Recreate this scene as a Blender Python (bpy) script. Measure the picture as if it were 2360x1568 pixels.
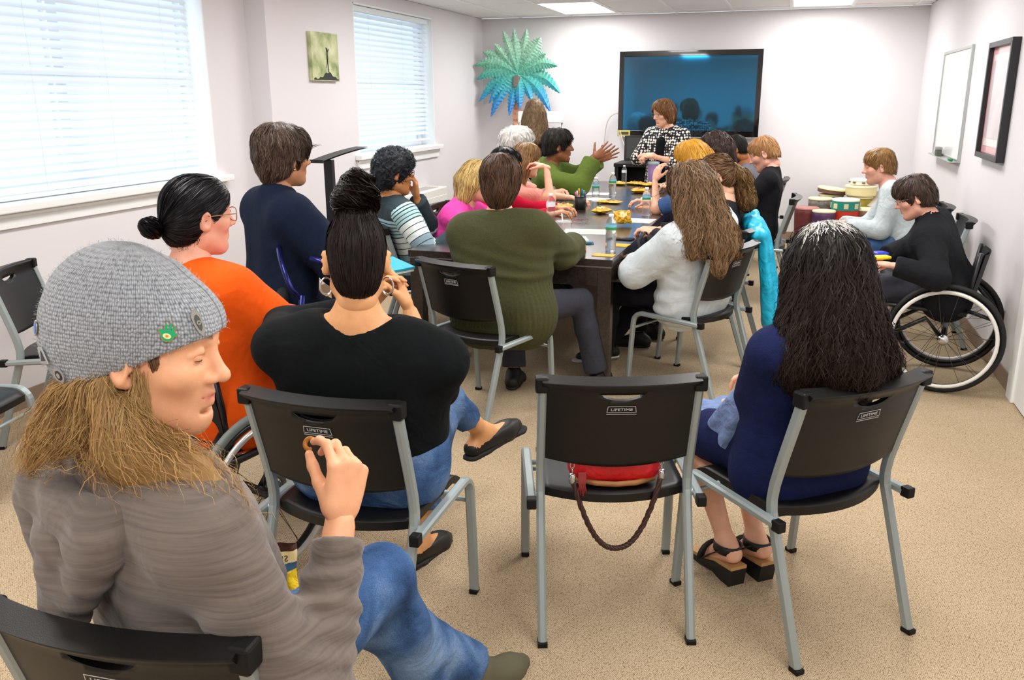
import bpy, bmesh, math, random
import numpy as np
from mathutils import Vector, Matrix

# ------------------------------------------------------------------ scene, camera, world, light
for _o in list(bpy.data.objects):
    bpy.data.objects.remove(_o)
SC = bpy.context.scene
COL = SC.collection
RX, LXN, LXF, BY, FY, CZ = 1.25, -3.83, -3.66, 10.5, -2.2, 2.5   # right wall, left wall near/far, back wall, wall behind camera, ceiling

cam = bpy.data.cameras.new('camera')
cam.lens = 30.79
cam.sensor_width = 36.0
cam.clip_start = 0.05
cam_ob = bpy.data.objects.new('camera', cam)
COL.objects.link(cam_ob)
_p, _y, _r = (math.radians(a) for a in (15.513, 17.461, -0.237))
_f = np.array([-math.sin(_y) * math.cos(_p), math.cos(_y) * math.cos(_p), -math.sin(_p)])
_ri = np.array([math.cos(_y), math.sin(_y), 0.0])
_u = np.cross(_ri, _f)
_r2 = math.cos(_r) * _ri + math.sin(_r) * _u
_u2 = -math.sin(_r) * _ri + math.cos(_r) * _u
cam_ob.matrix_world = Matrix(((_r2[0], _u2[0], -_f[0], 0), (_r2[1], _u2[1], -_f[1], 0), (_r2[2], _u2[2], -_f[2], 1.6), (0, 0, 0, 1)))
SC.camera = cam_ob

world = bpy.data.worlds.new('world')
SC.world = world
world.use_nodes = True
_bg = world.node_tree.nodes['Background']
_bg.inputs[0].default_value = (0.80, 0.90, 1.0, 1)
_bg.inputs[1].default_value = 1.2

SC.view_settings.view_transform = 'Standard'
SC.view_settings.look = 'None'
SC.view_settings.gamma = 1.0
SC.view_settings.exposure = 0.12
SC.view_settings.use_curve_mapping = False

def area_light(name, loc, rot, sx, sy, power, color):
    L = bpy.data.lights.new(name, 'AREA')
    L.shape = 'RECTANGLE'; L.size = sx; L.size_y = sy; L.energy = power; L.color = color
    o = bpy.data.objects.new(name, L); COL.objects.link(o)
    o.location = loc; o.rotation_euler = rot
    return o
LAMP_POWER = 30.0
# centres of the recessed ceiling fixtures (x, y); long side runs along y
FIX = [(x, y) for y in (9.54, 7.10, 4.66, 2.22, -0.22) for x in (-2.26, 0.18)]
for _x, _y_ in FIX:
    area_light('troffer_lamp', (_x, _y_, CZ - 0.012), (0, 0, 0), 0.56, 1.16, LAMP_POWER, (1.0, 0.985, 0.965))
# daylight coming in through the two windows
area_light('window_daylight', (LXN - 0.16, 4.25, 1.75), (0, -math.pi / 2, 0), 1.3, 2.0, 10.0, (0.72, 0.86, 1.0))
area_light('window_daylight', (LXF - 0.16, 7.9, 1.75), (0, -math.pi / 2, 0), 1.2, 1.6, 6.0, (0.72, 0.86, 1.0))

# ------------------------------------------------------------------ helpers: colours, materials
def lin(c):
    return tuple((v / 12.92 if v <= 0.04045 else ((v + 0.055) / 1.055) ** 2.4) for v in c)
def hx(h):
    h = h.lstrip('#')
    return lin(tuple(int(h[i:i + 2], 16) / 255.0 for i in (0, 2, 4)))
class NT:
    def __init__(s, name):
        s.m = bpy.data.materials.new(name); s.m.use_nodes = True
        s.t = s.m.node_tree; s.b = s.t.nodes['Principled BSDF']; s.out = s.t.nodes['Material Output']
    def n(s, typ, **kw):
        o = s.t.nodes.new(typ)
        for k, v in kw.items():
            if k.startswith('i_'):
                key = k[2:]
                o.inputs[int(key) if key.isdigit() else key.replace('_', ' ')].default_value = v
            else:
                setattr(o, k, v)
        return o
    def l(s, a, b):
        s.t.links.new(a, b)
    def ramp(s, stops, interp='LINEAR'):
        r = s.t.nodes.new('ShaderNodeValToRGB'); r.color_ramp.interpolation = interp
        e = r.color_ramp.elements
        while len(e) < len(stops): e.new(0.5)
        for q, (p, c) in zip(e, stops):
            q.position = p; q.color = (*c, 1)
        return r
MATS = {}
def mat(name, col, rough=0.5, var=0.0, vscale=20.0, bump=0.0, bscale=200.0, wr=0.0, wscale=9.0, metal=0.0, spec=0.5, coat=0.0, sheen=0.0, emis=None, estr=0.0, alpha=1.0, trans=0.0, ior=1.45, stretch=None, sss=0.0):
    if name in MATS: return MATS[name]
    N = NT(name); b = N.b
    c = hx(col) if isinstance(col, str) else col
    b.inputs['Base Color'].default_value = (*c, 1)
    b.inputs['Roughness'].default_value = rough
    b.inputs['Metallic'].default_value = metal
    b.inputs['Specular IOR Level'].default_value = spec
    b.inputs['IOR'].default_value = ior
    if coat: b.inputs['Coat Weight'].default_value = coat
    if sheen:
        b.inputs['Sheen Weight'].default_value = sheen; b.inputs['Sheen Roughness'].default_value = 0.5
    if trans: b.inputs['Transmission Weight'].default_value = trans
    if alpha < 1: b.inputs['Alpha'].default_value = alpha
    if sss:
        b.inputs['Subsurface Weight'].default_value = sss; b.inputs['Subsurface Radius'].default_value = (0.012, 0.005, 0.003); b.inputs['Subsurface Scale'].default_value = 1.0
    if emis is not None:
        b.inputs['Emission Color'].default_value = (*(hx(emis) if isinstance(emis, str) else emis), 1); b.inputs['Emission Strength'].default_value = estr
    tc = N.n('ShaderNodeTexCoord').outputs['Object']
    if stretch:
        mp = N.n('ShaderNodeMapping'); mp.inputs['Scale'].default_value = stretch; N.l(tc, mp.inputs[0]); tcs = mp.outputs[0]
    else: tcs = tc
    if var:
        nz = N.n('ShaderNodeTexNoise', i_Scale=vscale, i_Detail=4.0); N.l(tcs, nz.inputs['Vector'])
        r = N.ramp([(0.3, tuple(v * (1 - var) for v in c)), (0.7, tuple(min(1, v * (1 + var)) for v in c))])
        N.l(nz.outputs[0], r.inputs[0]); N.l(r.outputs[0], b.inputs['Base Color'])
    prev = None
    if wr:
        nz = N.n('ShaderNodeTexNoise', i_Scale=wscale, i_Detail=3.0, i_Distortion=0.8); N.l(tc, nz.inputs['Vector'])
        bp = N.n('ShaderNodeBump', i_Strength=min(1.0, wr), i_Distance=0.03); N.l(nz.outputs[0], bp.inputs['Height']); prev = bp
    if bump:
        nz = N.n('ShaderNodeTexNoise', i_Scale=bscale, i_Detail=3.0); N.l(tcs, nz.inputs['Vector'])
        bp = N.n('ShaderNodeBump', i_Strength=min(1.0, bump), i_Distance=0.004); N.l(nz.outputs[0], bp.inputs['Height'])
        if prev: N.l(prev.outputs[0], bp.inputs['Normal'])
        prev = bp
    if prev: N.l(prev.outputs[0], b.inputs['Normal'])
    MATS[name] = N.m
    return N.m

# ------------------------------------------------------------------ helpers: objects and meshes
def tag(o, label=None, cat=None, group=None, kind=None):
    if label: o['label'] = label
    if cat: o['category'] = cat
    if group: o['group'] = group
    if kind: o['kind'] = kind
    return o
def empty(name, loc=(0, 0, 0), rz=0.0, label=None, cat=None, group=None, parent=None):
    o = bpy.data.objects.new(name, None); COL.objects.link(o)
    o.location = loc; o.rotation_euler = (0, 0, rz); o.empty_display_size = 0.1
    if parent: o.parent = parent
    return tag(o, label, cat, group)
def link(name, me, m=None, parent=None, loc=None, rot=None):
    o = bpy.data.objects.new(name, me); COL.objects.link(o)
    if m is not None and len(me.materials) == 0:
        for q in (m if isinstance(m, (list, tuple)) else [m]): me.materials.append(q)
    if parent: o.parent = parent
    if loc is not None: o.location = loc
    if rot is not None: o.rotation_euler = rot
    return o
class G:
    """collects vertices and faces of one mesh"""
    def __init__(s):
        s.v = []; s.f = []; s.sm = []; s.mi = []
    def add(s, v, f, smooth=False, mi=0):
        b = len(s.v); s.v.extend([tuple(map(float, p)) for p in v])
        for q in f:
            s.f.append(tuple(int(i) + b for i in q)); s.sm.append(smooth); s.mi.append(mi)
        return s
    def box(s, lo, hi, c=0.0, mi=0, R=None, t=None):
        (x0, y0, z0), (x1, y1, z1) = lo, hi
        if c <= 0:
            v = [(x0, y0, z0), (x1, y0, z0), (x1, y1, z0), (x0, y1, z0), (x0, y0, z1), (x1, y0, z1), (x1, y1, z1), (x0, y1, z1)]
            f = [(0, 3, 2, 1), (4, 5, 6, 7), (0, 1, 5, 4), (1, 2, 6, 5), (2, 3, 7, 6), (3, 0, 4, 7)]
        else:
            bm = bmesh.new()
            bmesh.ops.create_cube(bm, size=1.0)
            for q in bm.verts:
                q.co = Vector((x0 + (q.co.x + 0.5) * (x1 - x0), y0 + (q.co.y + 0.5) * (y1 - y0), z0 + (q.co.z + 0.5) * (z1 - z0)))
            bmesh.ops.bevel(bm, geom=bm.edges[:], offset=c, segments=2, profile=0.5, affect='EDGES')
            bm.verts.index_update()
            v = [tuple(q.co) for q in bm.verts]; f = [[q.index for q in fc.verts] for fc in bm.faces]; bm.free()
        if R is not None: v = [tuple(np.array(R) @ np.array(p)) for p in v]
        if t is not None: v = [(p[0] + t[0], p[1] + t[1], p[2] + t[2]) for p in v]
        return s.add(v, f, False, mi)
    def tube(s, pts, r, n=10, sec=None, closed=False, cap=True, mi=0, upv=None, smooth=True):
        """sweep a circle (or section polygon sec) along points"""
        P = np.array(pts, float); m = len(P)
        T = np.zeros_like(P)
        for i in range(m):
            a = P[(i - 1) % m] if closed or i > 0 else P[i]; b = P[(i + 1) % m] if closed or i < m - 1 else P[i]
            T[i] = (b - a) / (np.linalg.norm(b - a) + 1e-12)
        u = np.array(upv, float) if upv is not None else (np.array([0, 0, 1.0]) if abs(T[0][2]) < 0.9 else np.array([1.0, 0, 0]))
        if sec is None: sec = [(math.cos(2 * math.pi * i / n), math.sin(2 * math.pi * i / n)) for i in range(n)]
        n = len(sec); V = []
        rr = r if hasattr(r, '__len__') else [r] * m
        for i in range(m):
            if upv is None or i == 0 or True:
                a = np.cross(T[i], u)
                if np.linalg.norm(a) < 1e-6: a = np.cross(T[i], [0.3, 0.5, 0.8])
                a /= np.linalg.norm(a); w = np.cross(a, T[i])
                if upv is None: u = w
            for (cx, cy) in sec: V.append(P[i] + rr[i] * (a * cx + w * cy))
        F = []
        for i in range(m if closed else m - 1):
            j = (i + 1) % m
            for k in range(n): F.append((i * n + k, i * n + (k + 1) % n, j * n + (k + 1) % n, j * n + k))
        if cap and not closed:
            F.append(tuple(range(n))[::-1]); F.append(tuple((m - 1) * n + k for k in range(n)))
        return s.add(V, F, smooth, mi)
    def lathe(s, prof, n=24, c=(0, 0, 0), mi=0, smooth=True, cap=True):
        V = []; F = []
        for (r, z) in prof:
            for k in range(n):
                a = 2 * math.pi * k / n; V.append((c[0] + r * math.cos(a), c[1] + r * math.sin(a), c[2] + z))
        m = len(prof)
        for i in range(m - 1):
            for k in range(n): F.append((i * n + k, i * n + (k + 1) % n, (i + 1) * n + (k + 1) % n, (i + 1) * n + k))
        if cap:
            F.append(tuple(range(n))[::-1]); F.append(tuple((m - 1) * n + k for k in range(n)))
        return s.add(V, F, smooth, mi)
    def prism(s, poly, d0, d1, plane='xz', mi=0):
        """extrude a 2-D outline between d0 and d1"""
        n = len(poly)
        def P(p, d): return {'xz': (p[0], d, p[1]), 'xy': (p[0], p[1], d), 'yz': (d, p[0], p[1])}[plane]
        V = [P(p, d0) for p in poly] + [P(p, d1) for p in poly]
        F = [tuple(range(n))[::-1], tuple(range(n, 2 * n))] + [(k, (k + 1) % n, n + (k + 1) % n, n + k) for k in range(n)]
        return s.add(V, F, False, mi)
    def grid(s, fn, nu, nv, mi=0, smooth=True, cu=False):
        V = [fn(i / (nu - 1 if not cu else nu), j / (nv - 1)) for i in range(nu) for j in range(nv)]
        F = [(i * nv + j, ((i + 1) % nu) * nv + j, ((i + 1) % nu) * nv + j + 1, i * nv + j + 1) for i in range(nu if cu else nu - 1) for j in range(nv - 1)]
        return s.add(V, F, smooth, mi)
    def mesh(s, name):
        me = bpy.data.meshes.new(name); me.from_pydata(s.v, [], s.f)
        if any(s.sm): me.polygons.foreach_set('use_smooth', s.sm)
        if any(s.mi): me.polygons.foreach_set('material_index', s.mi)
        me.update()
        bm = bmesh.new(); bm.from_mesh(me); bmesh.ops.recalc_face_normals(bm, faces=bm.faces); bm.to_mesh(me); bm.free()
        return me
    def ob(s, name, m, parent=None, loc=None, rot=None):
        return link(name, s.mesh(name), m, parent, loc, rot)
def copy_tree(o, parent=None):
    c = o.copy(); COL.objects.link(c); c.parent = parent
    for ch in list(o.children): copy_tree(ch, c)
    return c
def text_mesh(txt, size, depth=0.0006, align='CENTER'):
    cu = bpy.data.curves.new('lettering', 'FONT'); cu.body = txt; cu.size = size; cu.extrude = depth; cu.align_x = align; cu.align_y = 'CENTER'; cu.resolution_u = 2
    o = bpy.data.objects.new('lettering', cu); COL.objects.link(o)
    dg = bpy.context.evaluated_depsgraph_get()
    me = bpy.data.meshes.new_from_object(o.evaluated_get(dg))
    bpy.data.objects.remove(o); bpy.data.curves.remove(cu)
    return me
def bool_diff(me, cut):
    a = bpy.data.objects.new('bool_a', me); b = bpy.data.objects.new('bool_b', cut); COL.objects.link(a); COL.objects.link(b)
    md = a.modifiers.new('b', 'BOOLEAN'); md.operation = 'DIFFERENCE'; md.object = b; md.solver = 'EXACT'
    dg = bpy.context.evaluated_depsgraph_get()
    r = bpy.data.meshes.new_from_object(a.evaluated_get(dg))
    bpy.data.objects.remove(a); bpy.data.objects.remove(b)
    return r

# ------------------------------------------------------------------ helpers: organic surfaces (blended volumes, polygonised)
def V3(*a): return np.array(a, float)
def nrm(v):
    v = np.asarray(v, float); return v / (np.linalg.norm(v) + 1e-12)
def rotz(a): c, s = math.cos(a), math.sin(a); return np.array([[c, -s, 0], [s, c, 0], [0, 0, 1.0]])
def rotx(a): c, s = math.cos(a), math.sin(a); return np.array([[1.0, 0, 0], [0, c, -s], [0, s, c]])
def roty(a): c, s = math.cos(a), math.sin(a); return np.array([[c, 0, s], [0, 1.0, 0], [-s, 0, c]])
def cap(a, b, ra, rb=None, k=None, sub=False, fa=False, fb=False, sq=None):
    return dict(t='c', a=np.array(a, float), b=np.array(b, float), ra=ra, rb=ra if rb is None else rb, k=k, sub=sub, fa=fa, fb=fb, sq=sq)
def ell(c, r, R=None, k=None, sub=False):
    return dict(t='e', c=np.array(c, float), r=np.array(r, float) if hasattr(r, '__len__') else np.array([r, r, r], float), R=np.eye(3) if R is None else np.array(R, float), k=k, sub=sub)
def cutp(p, n, c=None, rad=None):
    return dict(t='p', p=np.array(p, float), n=nrm(n), c=c, rad=rad)
def xf(prims, R, t, s=1.0):
    """transform primitives by p -> R p s + t"""
    R = np.array(R, float); t = np.array(t, float); out = []
    for p in prims:
        q = dict(p)
        if p['t'] == 'c':
            q['a'] = R @ p['a'] * s + t; q['b'] = R @ p['b'] * s + t; q['ra'] = p['ra'] * s; q['rb'] = p['rb'] * s
            if p['sq']: q['sq'] = (R @ np.array(p['sq'][0], float), p['sq'][1])
        elif p['t'] == 'e':
            q['c'] = R @ p['c'] * s + t; q['r'] = p['r'] * s; q['R'] = R @ p['R']
        else:
            q['p'] = R @ p['p'] * s + t; q['n'] = R @ p['n']
            if p['c'] is not None: q['c'] = R @ np.array(p['c']) * s + t; q['rad'] = p['rad'] * s
        if q.get('k'): q['k'] = q['k'] * s
        out.append(q)
    return out
class Field:
    def __init__(s, prims, vox, k=0.03, noise=None):
        lo = np.full(3, 1e9); hi = -lo
        for p in prims:
            if p['t'] == 'p' or p['sub']: continue
            if p['t'] == 'c':
                r = max(p['ra'], p['rb'])
                if p['sq'] and p['sq'][1] > 1: r *= p['sq'][1]
                l, h = np.minimum(p['a'], p['b']) - r, np.maximum(p['a'], p['b']) + r
            else:
                e = np.abs(p['R']) @ p['r']; l, h = p['c'] - e, p['c'] + e
            lo = np.minimum(lo, l); hi = np.maximum(hi, h)
        s.vox = vox; s.o = lo - 3 * vox; n = np.ceil((hi - lo) / vox).astype(int) + 7
        F = np.full(n, 0.25, np.float32); s.F = F
        ax = [s.o[i] + vox * np.arange(n[i]) for i in range(3)]
        for p in prims:
            kk = p.get('k') or k
            if p['t'] == 'p':
                d = ((ax[0] * p['n'][0])[:, None, None] + (ax[1] * p['n'][1])[None, :, None] + (ax[2] * p['n'][2])[None, None, :]) - p['p'] @ p['n']
                if p['c'] is not None:
                    c = p['c']
                    rr = np.sqrt(((ax[0] - c[0]) ** 2)[:, None, None] + ((ax[1] - c[1]) ** 2)[None, :, None] + ((ax[2] - c[2]) ** 2)[None, None, :])
                    d = np.minimum(d, p['rad'] - rr)
                np.maximum(F, d, out=F); continue
            if p['t'] == 'c':
                r = max(p['ra'], p['rb'])
                if p['sq'] and p['sq'][1] > 1: r *= p['sq'][1]
                l, h = np.minimum(p['a'], p['b']) - r, np.maximum(p['a'], p['b']) + r
            else:
                e = np.abs(p['R']) @ p['r']; l, h = p['c'] - e, p['c'] + e
            mg = kk + 2.5 * vox
            i0 = np.clip(np.floor((l - mg - s.o) / vox).astype(int), 0, n - 1); i1 = np.clip(np.ceil((h + mg - s.o) / vox).astype(int) + 1, 1, n)
            if np.any(i1 <= i0): continue
            X = ax[0][i0[0]:i1[0]][:, None, None]; Y = ax[1][i0[1]:i1[1]][None, :, None]; Z = ax[2][i0[2]:i1[2]][None, None, :]
            if p['t'] == 'c':
                a = p['a']; ab = p['b'] - a; x, y, z = X - a[0], Y - a[1], Z - a[2]
                if p['sq']:
                    q = np.array(p['sq'][0], float); g = (1 / p['sq'][1] - 1)
                    dq = (x * q[0] + y * q[1] + z * q[2]) * g
                    x, y, z = x + dq * q[0], y + dq * q[1], z + dq * q[2]
                    ab = ab + q * (ab @ q) * g
                L2 = ab @ ab + 1e-12; tu = (x * ab[0] + y * ab[1] + z * ab[2]) / L2; t = np.clip(tu, 0, 1)
                d = np.sqrt((x - t * ab[0]) ** 2 + (y - t * ab[1]) ** 2 + (z - t * ab[2]) ** 2) - (p['ra'] + (p['rb'] - p['ra']) * t)
                L = math.sqrt(L2)
                if p['fb']: d = np.maximum(d, (tu - 1) * L)
                if p['fa']: d = np.maximum(d, -tu * L)
            else:
                R = p['R']; x, y, z = X - p['c'][0], Y - p['c'][1], Z - p['c'][2]; k0 = 0; k1 = 0
                for i in range(3):
                    u = (x * R[0, i] + y * R[1, i] + z * R[2, i]) / p['r'][i]; k0 = k0 + u * u; k1 = k1 + (u / p['r'][i]) ** 2
                k0 = np.sqrt(k0); k1 = np.sqrt(k1) + 1e-9
                d = k0 * (k0 - 1) / k1
            A = F[i0[0]:i1[0], i0[1]:i1[1], i0[2]:i1[2]]
            if p['sub']:
                d = -d; h_ = np.maximum(kk - np.abs(A - d), 0) / kk; A[...] = np.maximum(A, d) + h_ * h_ * kk * 0.25
            else:
                h_ = np.maximum(kk - np.abs(A - d), 0) / kk; A[...] = np.minimum(A, d) - h_ * h_ * kk * 0.25
        if noise is not None:
            X, Y, Z = np.meshgrid(*ax, indexing='ij'); F += noise(X, Y, Z).astype(np.float32)
    def polys(s):
        F = s.F; n = np.array(F.shape); ins = F < 0
        cid_all = []; pos_all = []; quads = []
        st = np.array([n[1] * n[2], n[2], 1])
        for a in range(3):
            sl0 = [slice(None)] * 3; sl1 = [slice(None)] * 3; sl0[a] = slice(0, -1); sl1[a] = slice(1, None)
            m = ins[tuple(sl0)] != ins[tuple(sl1)]
            b, c = [(1, 2), (2, 0), (0, 1)][a]
            idx = np.array(np.nonzero(m))
            ok = (idx[b] > 0) & (idx[c] > 0) & (idx[b] < n[b] - 1) & (idx[c] < n[c] - 1)
            idx = idx[:, ok]
            if idx.shape[1] == 0: continue
            i1 = idx.copy(); i1[a] += 1
            f0 = F[tuple(idx)]; f1 = F[tuple(i1)]; t = f0 / (f0 - f1)
            pos = idx.T.astype(float); pos[:, a] += t
            base = idx.T @ st
            cs = [base, base - st[b], base - st[b] - st[c], base - st[c]]
            for q in cs:
                cid_all.append(q); pos_all.append(pos)
            Q = np.stack(cs, 1); flip = ~(f0 < 0)
            Q[flip] = Q[flip][:, ::-1]
            quads.append(Q)
        if not quads: return np.zeros((0, 3)), np.zeros((0, 4), int)
        cid = np.concatenate(cid_all); pos = np.concatenate(pos_all); Q = np.concatenate(quads)
        u, inv = np.unique(cid, return_inverse=True)
        cnt = np.bincount(inv)
        V = np.stack([np.bincount(inv, pos[:, i]) / cnt for i in range(3)], 1)
        Fq = np.searchsorted(u, Q)
        return V * s.vox + s.o, Fq
    def sample(s, P):
        q = np.clip((P - s.o) / s.vox, 0, np.array(s.F.shape) - 1.001); i = q.astype(int); t = q - i; F = s.F; r = 0
        for dx in (0, 1):
            for dy in (0, 1):
                for dz in (0, 1):
                    w = (t[:, 0] if dx else 1 - t[:, 0]) * (t[:, 1] if dy else 1 - t[:, 1]) * (t[:, 2] if dz else 1 - t[:, 2])
                    r = r + w * F[i[:, 0] + dx, i[:, 1] + dy, i[:, 2] + dz]
        return r
    def grad(s, P):
        e = s.vox; g = np.stack([s.sample(P + np.eye(3)[i] * e) - s.sample(P - np.eye(3)[i] * e) for i in range(3)], 1)
        return g / (np.linalg.norm(g, axis=1, keepdims=True) + 1e-9)
def np_mesh(name, V, F, smooth=True, attrs=None):
    me = bpy.data.meshes.new(name); F = np.asarray(F)
    nv, nf, w = len(V), len(F), F.shape[1]
    me.vertices.add(nv); me.vertices.foreach_set('co', np.asarray(V, np.float32).ravel())
    me.loops.add(nf * w); me.loops.foreach_set('vertex_index', F.astype(np.int32).ravel())
    me.polygons.add(nf); me.polygons.foreach_set('loop_start', np.arange(0, nf * w, w, dtype=np.int32)); me.polygons.foreach_set('loop_total', np.full(nf, w, np.int32))
    me.update(calc_edges=True)
    if smooth: me.polygons.foreach_set('use_smooth', np.ones(nf, bool))
    for k, a in (attrs or {}).items():
        at = me.attributes.new(k, 'FLOAT', 'POINT'); at.data.foreach_set('value', np.asarray(a, np.float32))
    me.validate(); me.update()
    return me
def blob(name, prims, vox, k=0.03, m=None, parent=None, noise=None):
    V, F = Field(prims, vox, k, noise).polys()
    return link(name, np_mesh(name, V, F), m, parent)
def vnoise(X, Y, Z, seed=0):
    """cheap smooth value noise"""
    def h(i, j, k):
        n = (i * 374761393 + j * 668265263 + k * 2147483647 + seed * 1274126177).astype(np.int64)
        n = (n ^ (n >> 13)) * 1274126177; n = n & 0x7fffffff
        return ((n ^ (n >> 16)) & 0xffff) / 65535.0
    xi, yi, zi = np.floor(X).astype(np.int64), np.floor(Y).astype(np.int64), np.floor(Z).astype(np.int64)
    x, y, z = X - xi, Y - yi, Z - zi; x, y, z = [q * q * (3 - 2 * q) for q in (x, y, z)]; r = 0
    for dx in (0, 1):
        for dy in (0, 1):
            for dz in (0, 1):
                r = r + (x if dx else 1 - x) * (y if dy else 1 - y) * (z if dz else 1 - z) * h(xi + dx, yi + dy, zi + dz)
    return r * 2 - 1
def strand_mesh(name, P, r, seed=0, C=(0, -0.02, -0.02)):
    """P (n,K,3) polylines -> thin tapered ribbons lying along the surface they grow on"""
    n, K, _ = P.shape; rng = np.random.default_rng(seed)
    T = np.zeros_like(P); T[:, 1:-1] = P[:, 2:] - P[:, :-2]; T[:, 0] = P[:, 1] - P[:, 0]; T[:, -1] = P[:, -1] - P[:, -2]
    T /= np.linalg.norm(T, axis=2, keepdims=True) + 1e-9
    N_ = P - np.array(C); N_ /= np.linalg.norm(N_, axis=2, keepdims=True) + 1e-9
    N_ = N_ + rng.normal(0, 0.35, (n, 1, 3))
    A = np.cross(T, N_); A /= np.linalg.norm(A, axis=2, keepdims=True) + 1e-9
    u = np.linspace(0, 1, K); rad = 1.35 * r * (1 - 0.75 * np.clip((u - 0.55) / 0.45, 0, 1))[None, :, None] * (0.6 + 0.8 * rng.random((n, 1, 1)))
    V = np.stack([P - A * rad, P + A * rad], 2).reshape(-1, 3)
    base = (np.arange(n)[:, None] * K + np.arange(K - 1)[None, :]) * 2
    F = np.stack([base, base + 1, base + 3, base + 2], -1).reshape(-1, 4)
    U = np.repeat(np.tile(u, n), 2); Rn = np.repeat(rng.random(n), K * 2)
    return V, F, U, Rn
def grow(fld, seeds, dirfn, K, step, off=(0.0, 0.004), wav=0.0, wfreq=3.0, seed=0, free=0.0, jit=0.15):
    """comb strands along the surface of a volume"""
    rng = np.random.default_rng(seed); n = len(seeds); P = np.zeros((n, K, 3)); p = seeds.copy()
    o = off[0] + (off[1] - off[0]) * rng.random(n); J = rng.normal(0, jit, (n, 3)); ph = 6.28 * (0.5 + 0.9 * vnoise(seeds[:, 0] * 28, seeds[:, 1] * 28, seeds[:, 2] * 14, 21)) + rng.random(n) * 1.1; L = 0.65 + 0.35 * rng.random(n)
    for i in range(K):
        g = fld.grad(p); d = fld.sample(p)
        p = p - g * ((d - o - free * i / K * rng.random(n))[:, None] * 0.8)
        q = p.copy()
        if wav:
            dd = dirfn(p); sd = np.cross(g, dd); sd /= np.linalg.norm(sd, axis=1, keepdims=True) + 1e-9
            w = wav * min(1.0, i / 4) * np.sin(ph + wfreq * i * (0.8 + 0.4 * (ph / 6.28)))
            q = q + sd * w[:, None] + g * (np.abs(wav) * 0.5 * np.cos(ph * 2 + wfreq * i))[:, None] * min(1.0, i / 4)
        P[:, i] = q
        dd = dirfn(p) + J; dd = dd - g * (np.sum(dd * g, 1) * 0.9)[:, None]; dd /= np.linalg.norm(dd, axis=1, keepdims=True) + 1e-9
        p = p + dd * (step * L)[:, None]
    return P
# ================================================================== THE ROOM
def wall_mat(name, col):
    N = NT(name); b = N.b; c = hx(col)
    tc = N.n('ShaderNodeTexCoord').outputs['Object']
    nz = N.n('ShaderNodeTexNoise', i_Scale=1.3, i_Detail=3.0); N.l(tc, nz.inputs['Vector'])
    r = N.ramp([(0.3, tuple(v * 0.97 for v in c)), (0.7, c)]); N.l(nz.outputs[0], r.inputs[0]); N.l(r.outputs[0], b.inputs['Base Color'])
    n2 = N.n('ShaderNodeTexNoise', i_Scale=160.0, i_Detail=2.0); N.l(tc, n2.inputs['Vector'])
    bp = N.n('ShaderNodeBump', i_Strength=0.12, i_Distance=0.003); N.l(n2.outputs[0], bp.inputs['Height']); N.l(bp.outputs[0], b.inputs['Normal'])
    b.inputs['Roughness'].default_value = 0.75
    return N.m
M_WALL = wall_mat('wall_paint', '#e0dde0')
M_WALLR = M_WALL
M_TRIM = mat('white_trim', '#eef0f0', 0.4)
M_BASE = mat('brown_vinyl_baseboard', '#8f7a68', 0.5, var=0.06)
def carpet():
    N = NT('beige_loop_carpet'); b = N.b
    tc = N.n('ShaderNodeTexCoord').outputs['Object']
    mp = N.n('ShaderNodeMapping'); mp.inputs['Rotation'].default_value = (0, 0, 0.55); mp.inputs['Scale'].default_value = (230, 140, 1); N.l(tc, mp.inputs[0])
    vo = N.n('ShaderNodeTexVoronoi', i_Scale=1.0, i_Randomness=0.45); N.l(mp.outputs[0], vo.inputs['Vector'])
    nz = N.n('ShaderNodeTexNoise', i_Scale=210.0, i_Detail=3.0); N.l(tc, nz.inputs['Vector'])
    n2 = N.n('ShaderNodeTexNoise', i_Scale=0.9, i_Detail=4.0); N.l(tc, n2.inputs['Vector'])
    r1 = N.ramp([(0.0, hx('#d9c9ae')), (0.5, hx('#c2ae91')), (0.8, hx('#766650'))]); N.l(vo.outputs['Distance'], r1.inputs[0])
    r2 = N.ramp([(0.3, (0.80, 0.78, 0.74)), (0.7, (1.14, 1.12, 1.1))]); N.l(nz.outputs[0], r2.inputs[0])
    r3 = N.ramp([(0.35, (0.93, 0.92, 0.9)), (0.65, (1.05, 1.04, 1.03))]); N.l(n2.outputs[0], r3.inputs[0])
    m1 = N.n('ShaderNodeMix', data_type='RGBA', blend_type='MULTIPLY'); m1.inputs[0].default_value = 1
    N.l(r1.outputs[0], m1.inputs[6]); N.l(r2.outputs[0], m1.inputs[7])
    m2 = N.n('ShaderNodeMix', data_type='RGBA', blend_type='MULTIPLY'); m2.inputs[0].default_value = 1
    N.l(m1.outputs[2], m2.inputs[6]); N.l(r3.outputs[0], m2.inputs[7]); N.l(m2.outputs[2], b.inputs['Base Color'])
    inv = N.n('ShaderNodeMath', operation='SUBTRACT'); inv.inputs[0].default_value = 1.0; N.l(vo.outputs['Distance'], inv.inputs[1])
    bp = N.n('ShaderNodeBump', i_Strength=1.0, i_Distance=0.004); N.l(inv.outputs[0], bp.inputs['Height']); N.l(bp.outputs[0], b.inputs['Normal'])
    b.inputs['Roughness'].default_value = 0.95; b.inputs['Specular IOR Level'].default_value = 0.1
    return N.m
g = G(); g.box((LXN - 0.2, FY - 0.2, -0.1), (RX + 0.2, BY + 0.2, 0.0))
tag(g.ob('floor', carpet()), 'beige loop-pile carpet covering the whole room floor', kind='structure')

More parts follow.
